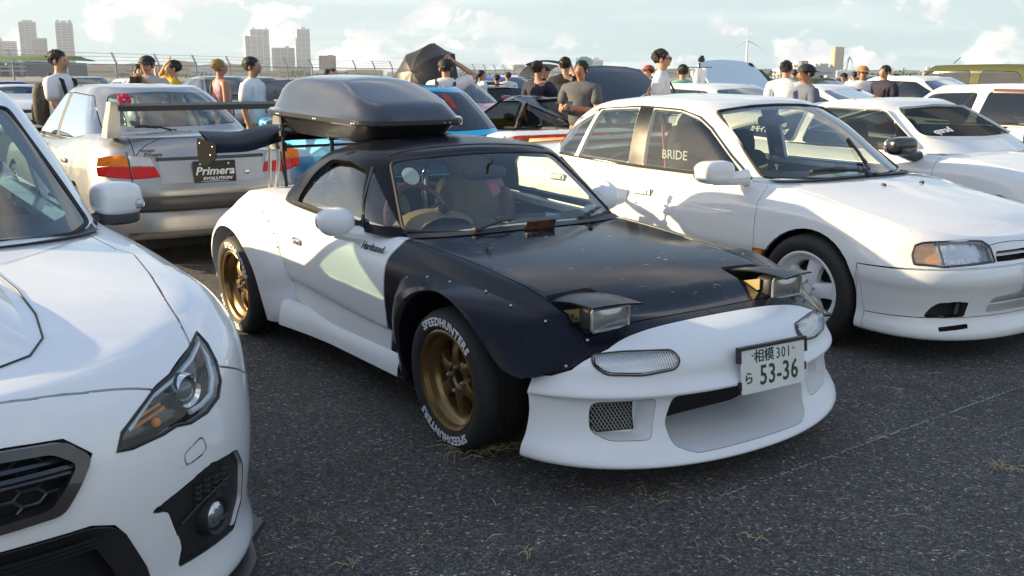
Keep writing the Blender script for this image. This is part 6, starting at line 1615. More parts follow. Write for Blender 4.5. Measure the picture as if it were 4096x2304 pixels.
def others():
    c, s = bg_car('white_saloon', 'white saloon with a raised black bonnet', turned(-8.1, 7.3), P_WHITE, 'sedan', H=1.36, hoodm=M_CARBON, open_hood=.84, group=GR2); c.end()
    c, s = bg_car('white_coupe', 'white coupe with raised pale bonnet and black rear wing on plate stays', turned(-8.0, 9.62), P_WHITE, 'coupe', H=1.33, belt=.90, deck=.95, hoodm=P_PALE, open_hood=1.0, rearglass=glass('tint_blue', (.08, .11, .13), .15, 2.0), wing=(1.11, .72, -3.25, 'plate'), gbase=-2.85, rrear=-1.9, group=GR2); rt = c.root
    text('lettering', 'nismo', .05, mat('black_print'), rt, frame(c.rear('low', .3, .86)[0] - Vector((.01, 0, 0)), (0, -1, 0), (0, 0, 1)), bold=.001); c.end()
    c, s = bg_car('white_limousine', 'larger white saloon with dark rear glass beside the olive boxy car', turned(-8.6, 12.6), P_WHITE, 'sedan', H=1.45, belt=.97, deck=1.05, W=.92, rearglass=glass('tint_blue'), glassm=glass('dark_side', (.12, .14, .14), .2, 1.2), wing=(1.17, .78, -3.45, 'gt'), group=GR2); c.end()
    c, s = bg_car('boxy_car', 'olive green boxy tall car with rounded side windows', turned(-9.3, 16.1, -.05), P_OLIVE, 'suv', H=1.66, roofm=P_OLIVE, glassm=glass('dark_side'), group=GR2); rt = c.root
    b = Bag(); b.tube([(-.9, 0, 1.68), (-1.05, 0, 1.80)], .008, 5); b.build('roof_antenna', M_TRIM, rt); c.end()
    GR1 = 'cars parked in the front row'
    c, s = bg_car('two_door_coupe', 'white low coupe with black door mirrors to the right of the white saloon', rowmat(-.62, 5.02), P_WHITE, 'coupe', H=1.27, belt=.865, W=.90, cowl=-.42, wtop=-1.12, rrear=-1.95, gbase=-3.1, mirrorm=P_GLOSSB, glassm=glass('coupe_side', (.22, .26, .25), .15, 1.0), group=GR1); rt = c.root
    p, nn = c.front('gh', -.40, 1.02); text('lettering', 'qursd', .095, M_WTXT, rt, surf_frame(p + nn * .012, nn, (0, 1, 0)), bold=.003, shear=.1)
    for t, z, sz, sx in (('HIGH GRIP TOKYO', 1.03, .05, .8), ('カモイレーシング', .975, .06, .9)):
        p, nn = c.side('gh', -2.22, z, -1); text('lettering', t, sz, M_WTXT, rt, surf_frame(p + nn * .008, nn, (1, 0, -.05)), sx=sx, bold=.002)
    c.end()
    c, s = bg_car('white_hatchback', 'white hatchback with brown window visors at the right edge', rowmat(-1.2, 8.35), P_WHITE, 'hatch', H=1.37, belt=.93, W=.86, glassm=glass('dark_side'), group=GR1); rt = c.root
    for sd in (1, -1):
        b = Bag(); P = [c.side('gh', u, z, sd)[0] for u, z in ((-.78, 1.18), (-.92, 1.275), (-1.2, 1.30), (-1.6, 1.305))]
        V = []
        for p in P: V += [p + Vector((0, .004 * sd, .012)), p + Vector((0, .022 * sd, -.015)), p + Vector((0, .024 * sd, -.035))]
        b.add(V, grid_faces(4, 3)); b.build('window_visor', mat('brown_visor', (.12, .045, .03), .3, coat=.6), rt)
    c.end()
    W_ = lambda px, Y: ((px - 2048) / 4050.5 * Y, Y)
    def at(px, Y, turn=0.0):
        x, y = W_(px, Y); M = rowmat(0, 0, turn); M.translation = (x, y, 0); return M
    far = [  # name, label, px of front axle, distance, turn, paint, style, extras
        ('red_saloon', 'red saloon with bonnet vents and black grille facing the camera', 1935, 19.2, 0, P_MAROON, 'sedan', dict(H=1.42, detail=1)),
        ('black_roof_roadster', 'white roadster with black hardtop and black mirrors beyond the red saloon', 2120, 21.5, 0, P_WHITE, 'roadster', dict(roofm=P_GLOSSB, mirrorm=P_GLOSSB, H=1.24)),
        ('blue_coupe', 'bright blue coupe with dark roof and tall black wing', 2040, 29.5, 0, P_BLUE, 'coupe', dict(roofm=P_NAVY, wing=(1.28, .7, -3.1, 'gt'), H=1.30)),
        ('blue_saloon', 'deep blue saloon behind the man with a black backpack', 1900, 33.0, math.pi, P_BLUE, 'sedan', dict(H=1.43)),
        ('green_hatchback', 'dark green hatchback roof behind the roadster with black hardtop', 2190, 31.0, 0, P_DKGREEN, 'hatch', dict(H=1.36)),
        ('teal_hatchback', 'teal hatchback partly hidden by the man in navy shirt', 2085, 25.0, math.pi, P_CYAN, 'coupe', dict(H=1.26, roofm=P_NAVY)),
        ('popup_coupe', 'white wedge coupe at the left edge with black roof pillars', 140, 26.5, 0, P_WHITE, 'coupe', dict(H=1.22, nose=.66, roofm=P_WHITE, glassm=G_SCR)),
        ('blue_sports_car', 'blue sports car with rear wing behind the white wedge coupe', 30, 31.0, math.pi, P_BLUE, 'coupe', dict(H=1.30, wing=(1.1, .7, -3.1, 'own'))),
        ('green_saloon', 'dark green saloon roof between the man with backpack and the man with camera', 420, 27.0, 0, P_DKGREEN, 'sedan', dict(H=1.42)),
        ('pale_saloon', 'white saloon roof below the man in the yellow shirt', 660, 24.5, 0, P_WHITE, 'sedan', dict(H=1.38)),
        ('dark_saloon', 'black saloon to the right of the man in the yellow shirt', 800, 27.5, math.pi, P_GLOSSB, 'sedan', dict(H=1.42)),
        ('grey_saloon', 'grey saloon between the man in pink vest and the man in white', 985, 24.5, 0, P_GREY, 'sedan', dict(H=1.44)),
        ('silver_hatchback', 'silver hatchback seen through the gap under the raised black bonnet', 1120, 26.0, 0, P_GREY, 'hatch', dict(H=1.42)),
        ('dark_coupe', 'black coupe behind the raised black bonnet of the white saloon', 2420, 24.0, 0, P_GLOSSB, 'coupe', dict(H=1.26)),
        ('silver_saloon', 'silver saloon behind the man in grey shirt', 2330, 30.0, math.pi, P_GREY, 'sedan', dict(H=1.42)),
        ('black_hatchback', 'black hatchback beside the child in mint shirt', 2700, 28.0, 0, P_GLOSSB, 'hatch', dict(H=1.45)),
        ('brown_bonnet_car', 'dark car with open olive brown bonnet next to the man in white', 3010, 27.0, math.pi, P_OLIVE, 'sedan', dict(H=1.40, open_hood=.9)),
        ('bright_red_coupe', 'bright red coupe beside the man in grey jacket with black cap', 3300, 30.0, 0, P_RED, 'coupe', dict(H=1.28)),
        ('white_van_car', 'white hatchback below the cap of the man in grey', 3130, 34.0, 0, P_WHITE, 'hatch', dict(H=1.42)),
        ('teal_saloon', 'teal saloon behind the man with orange cap', 3440, 36.0, math.pi, P_NAVY, 'sedan', dict(H=1.42)),
        ('grey_wagon', 'grey hatchback far back beside the row of spectators', 3560, 38.0, 0, P_GREY, 'hatch', dict(H=1.45)),
    ]
    for nm, lb, px, Y, t, pm, st, ex in far:
        ex = dict(ex); d = ex.pop('detail', 0)
        c, s = bg_car(nm, lb, at(px, Y, t), pm, st, detail=d, group=GR3, **ex); c.end()
    # white hatch with raised tailgate and spoiler
    c, s = bg_car('open_tailgate_car', 'white hatchback with raised tailgate and black spoiler', at(1965, 38.5, math.pi), P_WHITE, 'hatch', detail=0, group=GR3, H=1.45, hatch_open=1); rt = c.root
    hz_ = 1.42; V = []
    for t in np.linspace(0, 1, 7):
        for v in np.linspace(-.6, .6, 9):
            V.append((-2.5 - .78 * t, v * (1 + .12 * t), hz_ + .38 * t + .10 * math.sin(math.pi * t * .9) - .05 * (v / .6) ** 2))
    n_ = len(V); V += [(x, y, z - .03) for x, y, z in V]
    Bag().add(V, grid_faces(7, 9) + [tuple(i + n_ for i in f[::-1]) for f in grid_faces(7, 9)]).build('tailgate', P_WHITE, rt)
    V = []
    for v in np.linspace(-.78, .78, 13): V += [(-3.25, v, 1.90 - .10 * (v / .78) ** 2), (-3.45, v, 1.96 - .10 * (v / .78) ** 2), (-3.45, v, 1.90 - .14 * (v / .78) ** 2)]
    Bag().add(V, grid_faces(13, 3, False, True)).build('tailgate_spoiler', M_CARBON, rt); c.end()
others()
SKIN = [mat('skin_a', (.50, .27, .17), .55, var=.08, vscale=20), mat('skin_b', (.40, .20, .115), .55, var=.08, vscale=20)]
HAIR = mat('black_hair', (.012, .010, .009), .55, bump=.8, bscale=60); HAIRB = mat('bleached_hair', (.32, .20, .07), .6, bump=.6, bscale=60); HAIRC = mat('brown_hair', (.04, .02, .010), .55, bump=.8, bscale=60)
def cloth(n, c): return mat('cloth_' + n, c, .85, var=.10, vscale=8, bump=1.0, bscale=11)
def skin_mesh(name, V, E, rad, root, sub, m, parent):
    bm = bmesh.new(); sk = bm.verts.layers.skin.verify()
    vs = []
    for i, (v, r) in enumerate(zip(V, rad)):
        q = bm.verts.new(v); q[sk].radius = r if isinstance(r, tuple) else (r, r); q[sk].use_root = (i == root); vs.append(q)
    for a, b in E: bm.edges.new((vs[a], vs[b]))
    me = bpy.data.meshes.new(name); bm.to_mesh(me); bm.free()
    o = bpy.data.objects.new(name, me); COL.objects.link(o)
    k = o.modifiers.new('s', 'SKIN'); k.use_smooth_shade = True; k.branch_smoothing = .6
    if sub: u = o.modifiers.new('u', 'SUBSURF'); u.levels = sub; u.render_levels = sub
    dg = bpy.context.evaluated_depsgraph_get(); m2 = bpy.data.meshes.new_from_object(o.evaluated_get(dg))
    bpy.data.objects.remove(o); bpy.data.meshes.remove(me)
    for p in m2.polygons: p.use_smooth = True
    m2.name = name
    return link(name, m2, parent, m)
POSE = dict(down=((.215, -.03, 1.13), (.235, .05, .89)), phone=((.225, .04, 1.13), (.075, .31, 1.17)), camera=((.25, .14, 1.17), (.075, .30, 1.40)), head=((.36, .10, 1.50), (.11, .05, 1.665)),
            face=((.24, .20, 1.20), (.06, .22, 1.50)), hip=((.30, -.06, 1.17), (.17, .06, 1.02)), forward=((.24, .12, 1.20), (.22, .36, 1.22)))
def person(x, Y, h, yaw, label, shirt, trousers=None, hair=HAIR, skin=0, armL='down', armR='down', lean=0.0, cap=None, cap_back=False, hair_l=0, sleeveless=False, glasses=None, group=None, fine=True, item=None, look=0.0, ps=None):
    root = empty('person', Matrix.Translation((x, Y, 0)) @ Matrix.Rotation(yaw, 4, 'Z'), label, 'person', group)
    s = h / 1.72
    def T(p, up=True):
        v = Vector(p)
        if lean and v.z > .95:
            q = v - Vector((0, 0, .95)); v = Vector((q.x, q.y * math.cos(lean) + q.z * math.sin(lean), -q.y * math.sin(lean) + q.z * math.cos(lean) + .95))
        return v * s
    V, E, Rr = [], [], []
    def add(p, r, par=None):
        V.append(T(p)); Rr.append(tuple(q * s for q in r) if isinstance(r, tuple) else r * s)
        if par is not None: E.append((par, len(V) - 1))
        return len(V) - 1
    pel = add((0, 0, .93), (.135, .10)); wa = add((0, .005, 1.08), (.125, .09), pel); ch = add((0, 0, 1.25), (.145, .10), wa); up = add((0, -.01, 1.40), (.11, .08), ch)
    nk = add((0, -.012, 1.475), .050, up); jw = add((0, .018, 1.535), (.072, .076), nk); hd = add((0, .008, 1.612), (.092, .106), jw); tp = add((0, -.004, 1.680), (.068, .080), hd)
    if fine: ns = add((0, .105, 1.585), .012, hd)
    hands = []
    for sd, arm in ((-1, armL), (1, armR)):
        e, w = POSE[arm]
        sh = add((.172 * sd, -.005, 1.395), .066, up); el = add((e[0] * sd, e[1], e[2]), .042, sh); wr = add((w[0] * sd, w[1], w[2]), .028, el)
        d = (Vector(w) - Vector(e)).normalized(); d = Vector((d.x * sd, d.y, d.z)); wv = Vector((w[0] * sd, w[1], w[2]))
        pa = add(wv + d * .065, .030, wr); hands.append(wv + d * .09)
        if fine:
            sdv = d.cross(Vector((0, 1, .3))).normalized()
            for k, ln in enumerate((.070, .080, .076, .060)):
                a = add(wv + d * .105 + sdv * (.024 * (k - 1.5)), .0095, pa); add(wv + d * (.105 + ln * .6) + sdv * (.022 * (k - 1.5)) + Vector((0, .0, -.018)), .008, a)
            add(wv + d * .07 + sdv * .05 * sd, .010, pa)
    for sd in (-1, 1):
        hp = add((.085 * sd, 0, .86), .085, pel); kn = add((.10 * sd, .015, .48), .055, hp); an = add((.11 * sd, -.02, .09), .038, kn); add((.125 * sd, .12, .045), .036, an)
    body = skin_mesh('body', V, E, Rr, 0, 1, SKIN[skin], root)
    # shirt: its own shell over trunk and upper arms
    V, E, Rr = [], [], []
    a = add((0, 0, .90), (.165, .125)); b = add((0, .005, 1.08), (.172, .124), a); c = add((0, 0, 1.25), (.198, .136), b); d_ = add((0, -.01, 1.405), (.158, .110), c); add((0, -.004, 1.488), (.088, .078), d_)
    for sd, arm in ((-1, armL), (1, armR)):
        if sleeveless: add((.15 * sd, -.005, 1.375), .06, d_); continue
        e, w = POSE[arm]; sh = add((.190 * sd, -.005, 1.400), .088, d_); v0, v1 = Vector((.190 * sd, -.005, 1.395)), Vector((e[0] * sd, e[1], e[2])); add(v0 + (v1 - v0) * .80, .080, sh)
    skin_mesh('shirt', V, E, Rr, 0, 1, shirt, root)
    V, E, Rr = [], [], []
    a = add((0, 0, .93), (.145, .112))
    for sd in (-1, 1): hp = add((.088 * sd, 0, .84), .098, a); kn = add((.10 * sd, .015, .48), .075, hp); add((.11 * sd, -.02, .12), .06, kn)
    skin_mesh('trousers', V, E, Rr, 0, 1, trousers or cloth('dark_trousers', (.03, .03, .035)), root)
    # hair cap: open over the face
    B = Bag(); nu, nv = 20, 12; P = []; rnd = random.Random(int(x * 100))
    for i in range(nv + 1):
        ph = math.pi * i / nv
        for j in range(nu):
            th = 2 * math.pi * j / nu; n = .90 + .17 * rnd.random()
            P.append(Vector((.082 * math.sin(ph) * math.cos(th) * n, -.022 + .094 * math.sin(ph) * math.sin(th) * n, 1.626 + .084 * math.cos(ph) * n)))
    F = [f for f in grid_faces(nv + 1, nu, False, True) if not (lambda c: (c.y > .018 and c.z < 1.650 - .045 * (c.y < .045)) or (c.z < 1.560 and not hair_l))(sum((P[k] for k in f), Vector()) / 4)]
    B.add([T(p) for p in P], F)
    if fine:
        for k in range(150):
            ph, th = math.acos(rnd.uniform(-.35, 1)), rnd.uniform(0, 6.283); d = Vector((math.sin(ph) * math.cos(th), math.sin(ph) * math.sin(th), math.cos(ph)))
            c = Vector((.080 * d.x, -.022 + .094 * d.y, 1.626 + .082 * d.z))
            if (c.y > .03 and c.z < 1.665) or c.z < 1.575: continue
            t = Vector((rnd.uniform(-1, 1), rnd.uniform(-1, 1), rnd.uniform(-.6, .3))).normalized()
            tip = c + (d * .9 + t * .8).normalized() * rnd.uniform(.008, .020); sd_ = d.cross(t).normalized() * .012
            B.add([T(c - sd_ - d * .01), T(c + sd_ - d * .01), T(c + t * .012 - d * .008), T(tip)], [(0, 1, 3), (1, 2, 3), (2, 0, 3)])
    if hair_l:
        for k in range(7): B.tube([T((.05 * math.cos(k), -.095, 1.62 - .01 * k)), T((.03 * math.cos(k), -.13, 1.55)), T((.02 * math.cos(k), -.12, 1.42))], [.03 * s, .028 * s, .008 * s], 6)
    if cap: 
        B = Bag(); B.add([T(p) for p in P], [f for f in F if all(P[k].z < 1.63 for k in f)])
    B.build('hair', hair, root, sharp=25)
    if cap:
        C_ = Bag(); P2 = []
        for i in range(7):
            ph = math.pi / 2 * i / 6
            for j in range(20): th = 2 * math.pi * j / 20; P2.append(T((.099 * math.sin(ph) * math.cos(th), -.004 + .112 * math.sin(ph) * math.sin(th), 1.628 + .088 * math.cos(ph))))
        C_.add(P2, grid_faces(7, 20, False, True)); cp = C_.build('cap', cap, root, sharp=80)
        q = -1 if cap_back else 1; V = []
        for i in range(9):
            t = math.pi * (i / 8 - .0); V += [T((.085 * math.cos(t), q * (.07 + .03 * math.sin(t)), 1.635)), T((.08 * math.cos(t), q * (.08 + .10 * math.sin(t)), 1.617))]
        Bag().add(V, grid_faces(9, 2)).build('cap_peak', cap, cp)
    if fine:
        q = Bag()
        for sd in (-1, 1): q.sell(T((.031 * sd, .087, 1.602)), (.012 * s, .007 * s, .006 * s), (1, 1), 8, 6)
        q.build('eyes', mat('eye_dark', (.02, .015, .012), .3), root)['kind'] = 'stuff'
        q = Bag(); q.sell(T((0, .082, 1.535)), (.022 * s, .008 * s, .006 * s), (1, 1), 10, 6); q.build('mouth', mat('lips', (.30, .09, .07), .5), root)
        q = Bag()
        for sd in (-1, 1): q.sell(T((.074 * sd, .0, 1.585)), (.012 * s, .018 * s, .03 * s), (1, 1), 8, 6)
        q.build('ears', SKIN[skin], root)['kind'] = 'stuff'
    if glasses:
        q = Bag()
        for sd in (-1, 1):
            q.tube([T((sd * (.031 + .024 * math.cos(t)), .098, 1.602 + .017 * math.sin(t))) for t in np.linspace(0, 2 * math.pi, 11)[:-1]], .0035 * s, 5, True); q.tube([T((sd * .056, .095, 1.606)), T((sd * .076, .0, 1.60))], .003 * s, 5)
            if glasses[1]: q.sell(T((.031 * sd, .098, 1.602)), (.022 * s, .004, .016 * s), (1, 1), 10, 6)
        q.tube([T((-.008, .10, 1.605)), T((.008, .10, 1.605))], .003 * s, 5); q.build('glasses', glasses[0], root)
    items = item if isinstance(item, tuple) else (item,)
    if 'phone' in items:
        M = Matrix.Translation(root.matrix_world @ T((0, .39, 1.19))) @ Matrix.Rotation(yaw, 4, 'Z') @ Matrix.Rotation(-.7, 4, 'X')
        q = Bag(); q.box((0, 0, 0), (.078, .155, .010)); o = q.build('phone', mat('phone_black', (.01, .01, .012), .2, coat=1), None); o.matrix_world = M; tag(o, 'black smartphone held by the ' + ps, 'phone')
    if 'camera' in items:
        M = Matrix.Translation(root.matrix_world @ T((0, .41, 1.42))) @ Matrix.Rotation(yaw, 4, 'Z')
        q = Bag(); q.box((0, 0, 0), (.13, .045, .085)); q.lathe([(0, .09), (.03, .09), (.034, .02), (.034, -.01)], 16, c=(0, 0, 0)); o = q.build('camera_body', mat('camera_brown', (.05, .025, .015), .5), None); o.matrix_world = M; o.name = 'photo_camera'; tag(o, 'small brown camera held by the ' + ps, 'camera')
    if 'backpack' in items or 'floral_backpack' in items:
        item = 'backpack' if 'backpack' in items else 'floral_backpack'
        o = empty('backpack', root.matrix_world.copy(), ('black backpack with straps worn by the ' if item == 'backpack' else 'black flowered backpack worn by the ') + ps, 'backpack')
        m_ = mat('black_nylon', (.012, .012, .014), .7, bump=.4, bscale=40) if item == 'backpack' else mat('floral_nylon', (.05, .048, .038), .7, var=.9, vscale=45)
        q = Bag(); q.sell(T((0, -.185, 1.16)), (.145 * s, .085 * s, .22 * s), (.6, .55), 20, 14); b_ = q.build('bag', m_, o, sharp=60)
        q = Bag(); q.sell(T((0, -.265, 1.08)), (.105 * s, .03 * s, .10 * s), (.5, .5), 16, 8); q.build('front_pocket', m_, b_)
        for sd in (-1, 1): q = Bag(); q.tube([T((.10 * sd, -.13, 1.34)), T((.115 * sd, -.04, 1.455)), T((.12 * sd, .09, 1.40)), T((.13 * sd, .135, 1.22)), T((.13 * sd, .02, 1.02)), T((.11 * sd, -.12, .99))], .022 * s, 6); q.build('strap', mat('black_nylon', (.012, .012, .014), .7), o)
    if 'sling' in items:
        o = empty('shoulder_bag', root.matrix_world.copy(), 'dark shoulder bag worn across the back by the ' + ps, 'bag')
        q = Bag(); q.tube([T((-.13, -.06, 1.43)), T((0, -.145, 1.25)), T((.15, -.10, 1.0)), T((.10, .12, 1.0)), T((-.05, .145, 1.25)), T((-.13, .03, 1.43))], .012 * s, 6, True); q.build('strap', mat('brown_strap', (.10, .04, .02), .6), o)
        q = Bag(); q.sell(T((.19, -.02, .93)), (.04 * s, .10 * s, .10 * s), (.6, .6), 14, 8); q.build('bag', mat('black_nylon'), o)
    return root, T
def X_(px, Y): return (px - 2048) / 4050.5 * Y
def H_(py, Y): return 1.459 + (300 - py) / 4050.5 * Y
TOW, RIGHT, LEFT, AWAY = math.pi, -math.pi / 2, math.pi / 2, 0.0
def people():
    w = cloth('white', (.72, .72, .74)); blk = cloth('black', (.015, .015, .017)); navy = cloth('navy', (.02, .02, .045)); yel = cloth('yellow', (.55, .36, .015)); brt = cloth('bright_yellow', (.72, .55, .01)); gry = cloth('grey', (.10, .105, .115)); mint = cloth('mint', (.22, .48, .40)); lg = cloth('light_grey', (.42, .40, .40)); pk = mat('cloth_pink', (.62, .30, .38), .85, var=.55, vscale=9, bump=.4, bscale=9); polo = cloth('slate', (.11, .13, .19))
    capb = mat('cap_black', (.012, .012, .014), .7); capo = mat('cap_orange', (.35, .16, .04), .7)
    glb = (mat('frame_black', (.01, .01, .01), .3), False); gsun = (mat('mirror_blue', (.02, .25, .5), .05, metal=.8), True)
    def P(px, py, Y, yaw, label, shirt, **k): return person(X_(px, Y), Y, H_(py, Y), yaw, label, shirt, **k)
    P(278, 199, 10.6, RIGHT - .1, 'man in white short-sleeved shirt looking down at his phone behind the silver saloon', w, armL='phone', armR='phone', item=('phone', 'floral_backpack'), ps='man in white shirt behind the silver saloon')
    P(623, 223, 12.4, TOW, 'man in black cap and glasses raising a camera beside the man in yellow', lg, cap=capb, glasses=glb, armL='camera', armR='camera', item='camera', ps='man in black cap')
    P(590, 256, 14.5, TOW + .6, 'person with raised hand half hidden behind the man in black cap', w, armR='face', fine=True)
    P(722, 239, 13.2, LEFT + .5, 'man in yellow T-shirt with hand at his forehead', yel, armL='face', armR='head')
    P(905, 235, 13.0, RIGHT + .7, 'tattooed man with bleached hair in pink tie-dye vest', pk, hair=HAIRB, skin=1, sleeveless=True, item='sling', ps='man in pink vest')
    P(1033, 226, 11.2, RIGHT - .15, 'man with short black hair in loose white T-shirt beside the roof box', w, trousers=mat('patterned_shorts', (.05, .05, .07), .8, var=.9, vscale=40), skin=1)
    P(1733, 264, 13.0, LEFT + .5, 'boy in bright yellow jacket and glasses beside the black umbrella', brt, glasses=glb, skin=1, hair=HAIR)
    P(1789, 234, 12.2, AWAY, 'man in white T-shirt and cap seen from behind with hand on head', w, cap=capb, armR='head', item='backpack', ps='man with hand on head')
    P(1931, 279, 21.0, RIGHT + .3, 'woman with ponytail and white top behind the red saloon', w, hair_l=1, fine=False)
    P(1989, 296, 23.0, AWAY, 'small child with dark cap beside the raised tailgate', blk, cap=capb, fine=False)
    P(2032, 286, 23.5, AWAY + .3, 'person in white top with black straps beside the raised tailgate', w, fine=False)
    P(2151, 242, 13.0, RIGHT + .75, 'curly haired man in creased navy shirt with green wristband', navy, skin=1, armR='forward')
    P(2172, 262, 16.5, RIGHT, 'man in dark cap just behind the curly haired man', blk, cap=capb, skin=1, fine=False)
    P(2257, 228, 14.0, AWAY - .3, 'man in black T-shirt seen from behind with raised hand', blk, armR='face')
    P(2318, 240, 11.4, RIGHT + 2.9 + 1.35, 'man in grey T-shirt looking down at his phone', gry, skin=1, armL='phone', armR='phone', item='phone', ps='man in grey T-shirt')
    person(X_(2165, 13.0), 13.0, 1.66, RIGHT - .1, 'man in pale shirt bending forward over the black roofed coupe', cloth('pale', (.52, .46, .46)), skin=1, lean=.82, armL='forward', armR='forward')
    P(2345, 268, 15.5, RIGHT + .6, 'man in dark T-shirt behind the man with phone', navy, fine=False)
    P(2634, 196, 11.6, RIGHT - .25, 'tall man with glasses and white V-neck shirt behind the raised black bonnet', w, glasses=glb, item='sling', ps='tall man with glasses')
    P(2582, 260, 18.5, LEFT, 'person in striped red hat behind the tall man with glasses', w, cap=mat('stripe_hat', (.30, .06, .06), .8, var=.9, vscale=60), fine=False)
    P(2716, 256, 15.0, AWAY, 'boy in mint T-shirt with printed back', mint, armR='down')
    P(2976, 251, 17.0, TOW, 'man looking out from behind the raised pale bonnet', blk, fine=True)
    P(3010, 291, 22.0, AWAY, 'child with black straps to the right of the raised pale bonnet', w, fine=False)
    P(3120, 241, 13.0, AWAY - .4, 'man in long white T-shirt seen from behind', w, armR='hip')
    P(3199, 255, 11.4, LEFT + .2, 'man in slate polo shirt wearing a black cap backwards', polo, cap=capb, cap_back=True, glasses=glb, skin=1)
    P(3421, 263, 15.8, TOW, 'man with orange cap and mirrored blue sunglasses in white T-shirt', w, cap=capo, glasses=gsun, skin=1)
    P(3506, 260, 15.6, LEFT + .55, 'man in navy jacket with shoulder strap and white visor', navy, item='sling', ps='man in navy jacket')
    for px, py, Y, yaw, lb, sh, k in (
        (3347, 291, 27, LEFT, 'man in checked shirt and black cap beside the bright red coupe', gry, dict(cap=capb)), (3387, 285, 26, AWAY, 'man in white T-shirt to the left of the orange cap', w, {}),
        (3262, 301, 29, RIGHT, 'bowing person in white top left of the bright red coupe', w, {}), (3278, 300, 30, AWAY, 'person in white sun hat left of the bright red coupe', w, dict(cap=mat('cap_white', (.6, .58, .55), .8))),
        (3152, 278, 27, AWAY, 'person with red top behind the man in slate polo', cloth('red', (.4, .02, .02)), {}), (3546, 293, 26, LEFT, 'young man with tan face to the right of the navy jacket', blk, dict(skin=1)),
        (3560, 300, 28, AWAY, 'person in white top beside the tan young man', w, {}), (3591, 302, 27, TOW, 'short haired youth looking over the white limousine roof', navy, {}),
        (3630, 308, 28, AWAY, 'person in white bucket hat behind the white saloon roof', w, dict(cap=mat('cap_white'))), (3667, 282, 25, LEFT, 'woman in white shirt with black lettering', w, dict(hair_l=0)),
        (3722, 290, 26, LEFT, 'woman with brown ponytail in black top beside the boxy car', blk, dict(hair=HAIRC, hair_l=1)), (3482, 300, 30, AWAY, 'dark haired person behind the navy jacket', blk, {}),
        (2950, 268, 26, AWAY, 'person behind the raised pale bonnet near its hinge', navy, {}), (1350, 273, 24, RIGHT, 'person seen just above the black bonnet near the roof box', w, {}), (1330, 275, 20, RIGHT, 'man leaning over the open black bonnet next to the roof box', blk, {})):
        k.setdefault('skin', 0); P(px, py, Y, yaw, lb, sh, fine=False, group='spectators far back among the cars', **k)
    # umbrella held by the boy
    Y = 12.6; c = Vector((X_(1655, Y), Y, 1.50)); ax = Vector((-.50, -.78, .38)).normalized()
    M = Matrix.Translation(c) @ ax.to_track_quat('Z', 'Y').to_matrix().to_4x4(); rt = empty('umbrella', M, 'black umbrella held tilted in front of the boy in yellow', 'umbrella')
    n = 8; mu = mat('umbrella_cloth', (.020, .018, .016), .45, bump=.3, bscale=20, var=.3)
    for k in range(n):
        a0, a1 = 2 * math.pi * k / n, 2 * math.pi * (k + 1) / n; V = []
        for i in range(7):
            t = i / 6; r = .50 * math.sin(t * 1.25) / math.sin(1.25); z = .0 - .30 * (1 - math.cos(t * 1.25)) / (1 - math.cos(1.25))
            for j in range(5):
                u = j / 4; a = a0 + (a1 - a0) * u; sag = 1 - .10 * math.sin(math.pi * u) * t; V.append((r * sag * math.cos(a), r * sag * math.sin(a), z - .02 * math.sin(math.pi * u) * t))
        Bag().add(V, grid_faces(7, 5)).build('canopy_panel', mu, rt)
        q = Bag(); q.tube([(.50 * math.sin(t * 1.25) / math.sin(1.25) * math.cos(a0), .50 * math.sin(t * 1.25) / math.sin(1.25) * math.sin(a0), -.30 * (1 - math.cos(t * 1.25)) / (1 - math.cos(1.25)) - .006) for t in np.linspace(0, 1.03, 7)], .004, 5); q.build('rib', M_STEEL, rt)
    q = Bag(); q.tube([(0, 0, .05), (0, 0, -.62)], .006, 6); q.build('shaft', M_STEEL, rt)
    # white cloth on a black pole with a wind vane figure, beside the pale bonnet
    Y = 14.0; rt = empty('pole_stand', Matrix.Translation((X_(2781, Y), Y, 0)), 'black pole carrying a hanging white cloth beside the raised pale bonnet', 'pole')
    q = Bag(); q.tube([(0, 0, 0), (0, 0, 1.62)], .012, 8); q.build('pole', M_TRIM, rt)
    q = Bag(); q.tube([(-.17, 0, 1.56), (.17, 0, 1.56)], .006, 6); q.build('cross_bar', M_TRIM, rt)
    V = []
    for i in range(11):
        for j in range(9):
            x = -.10 + .20 * i / 10; t = j / 8; V.append((x * (1 - .25 * t * t), -.03 + .02 * math.sin(i * 1.3 + t * 2), 1.55 - .26 * t * (1 - .18 * abs(x / .1) ** 2)))
    Bag().add(V, grid_faces(11, 9)).build('cloth', cloth('white', (.7, .7, .7)), rt)
    q = Bag(); q.sell((.02, 0, 1.66), (.05, .02, .035), (.8, .8), 10, 6); q.box((.03, 0, 1.70), (.05, .01, .03)); q.build('clamp', M_TRIM, rt)
people()
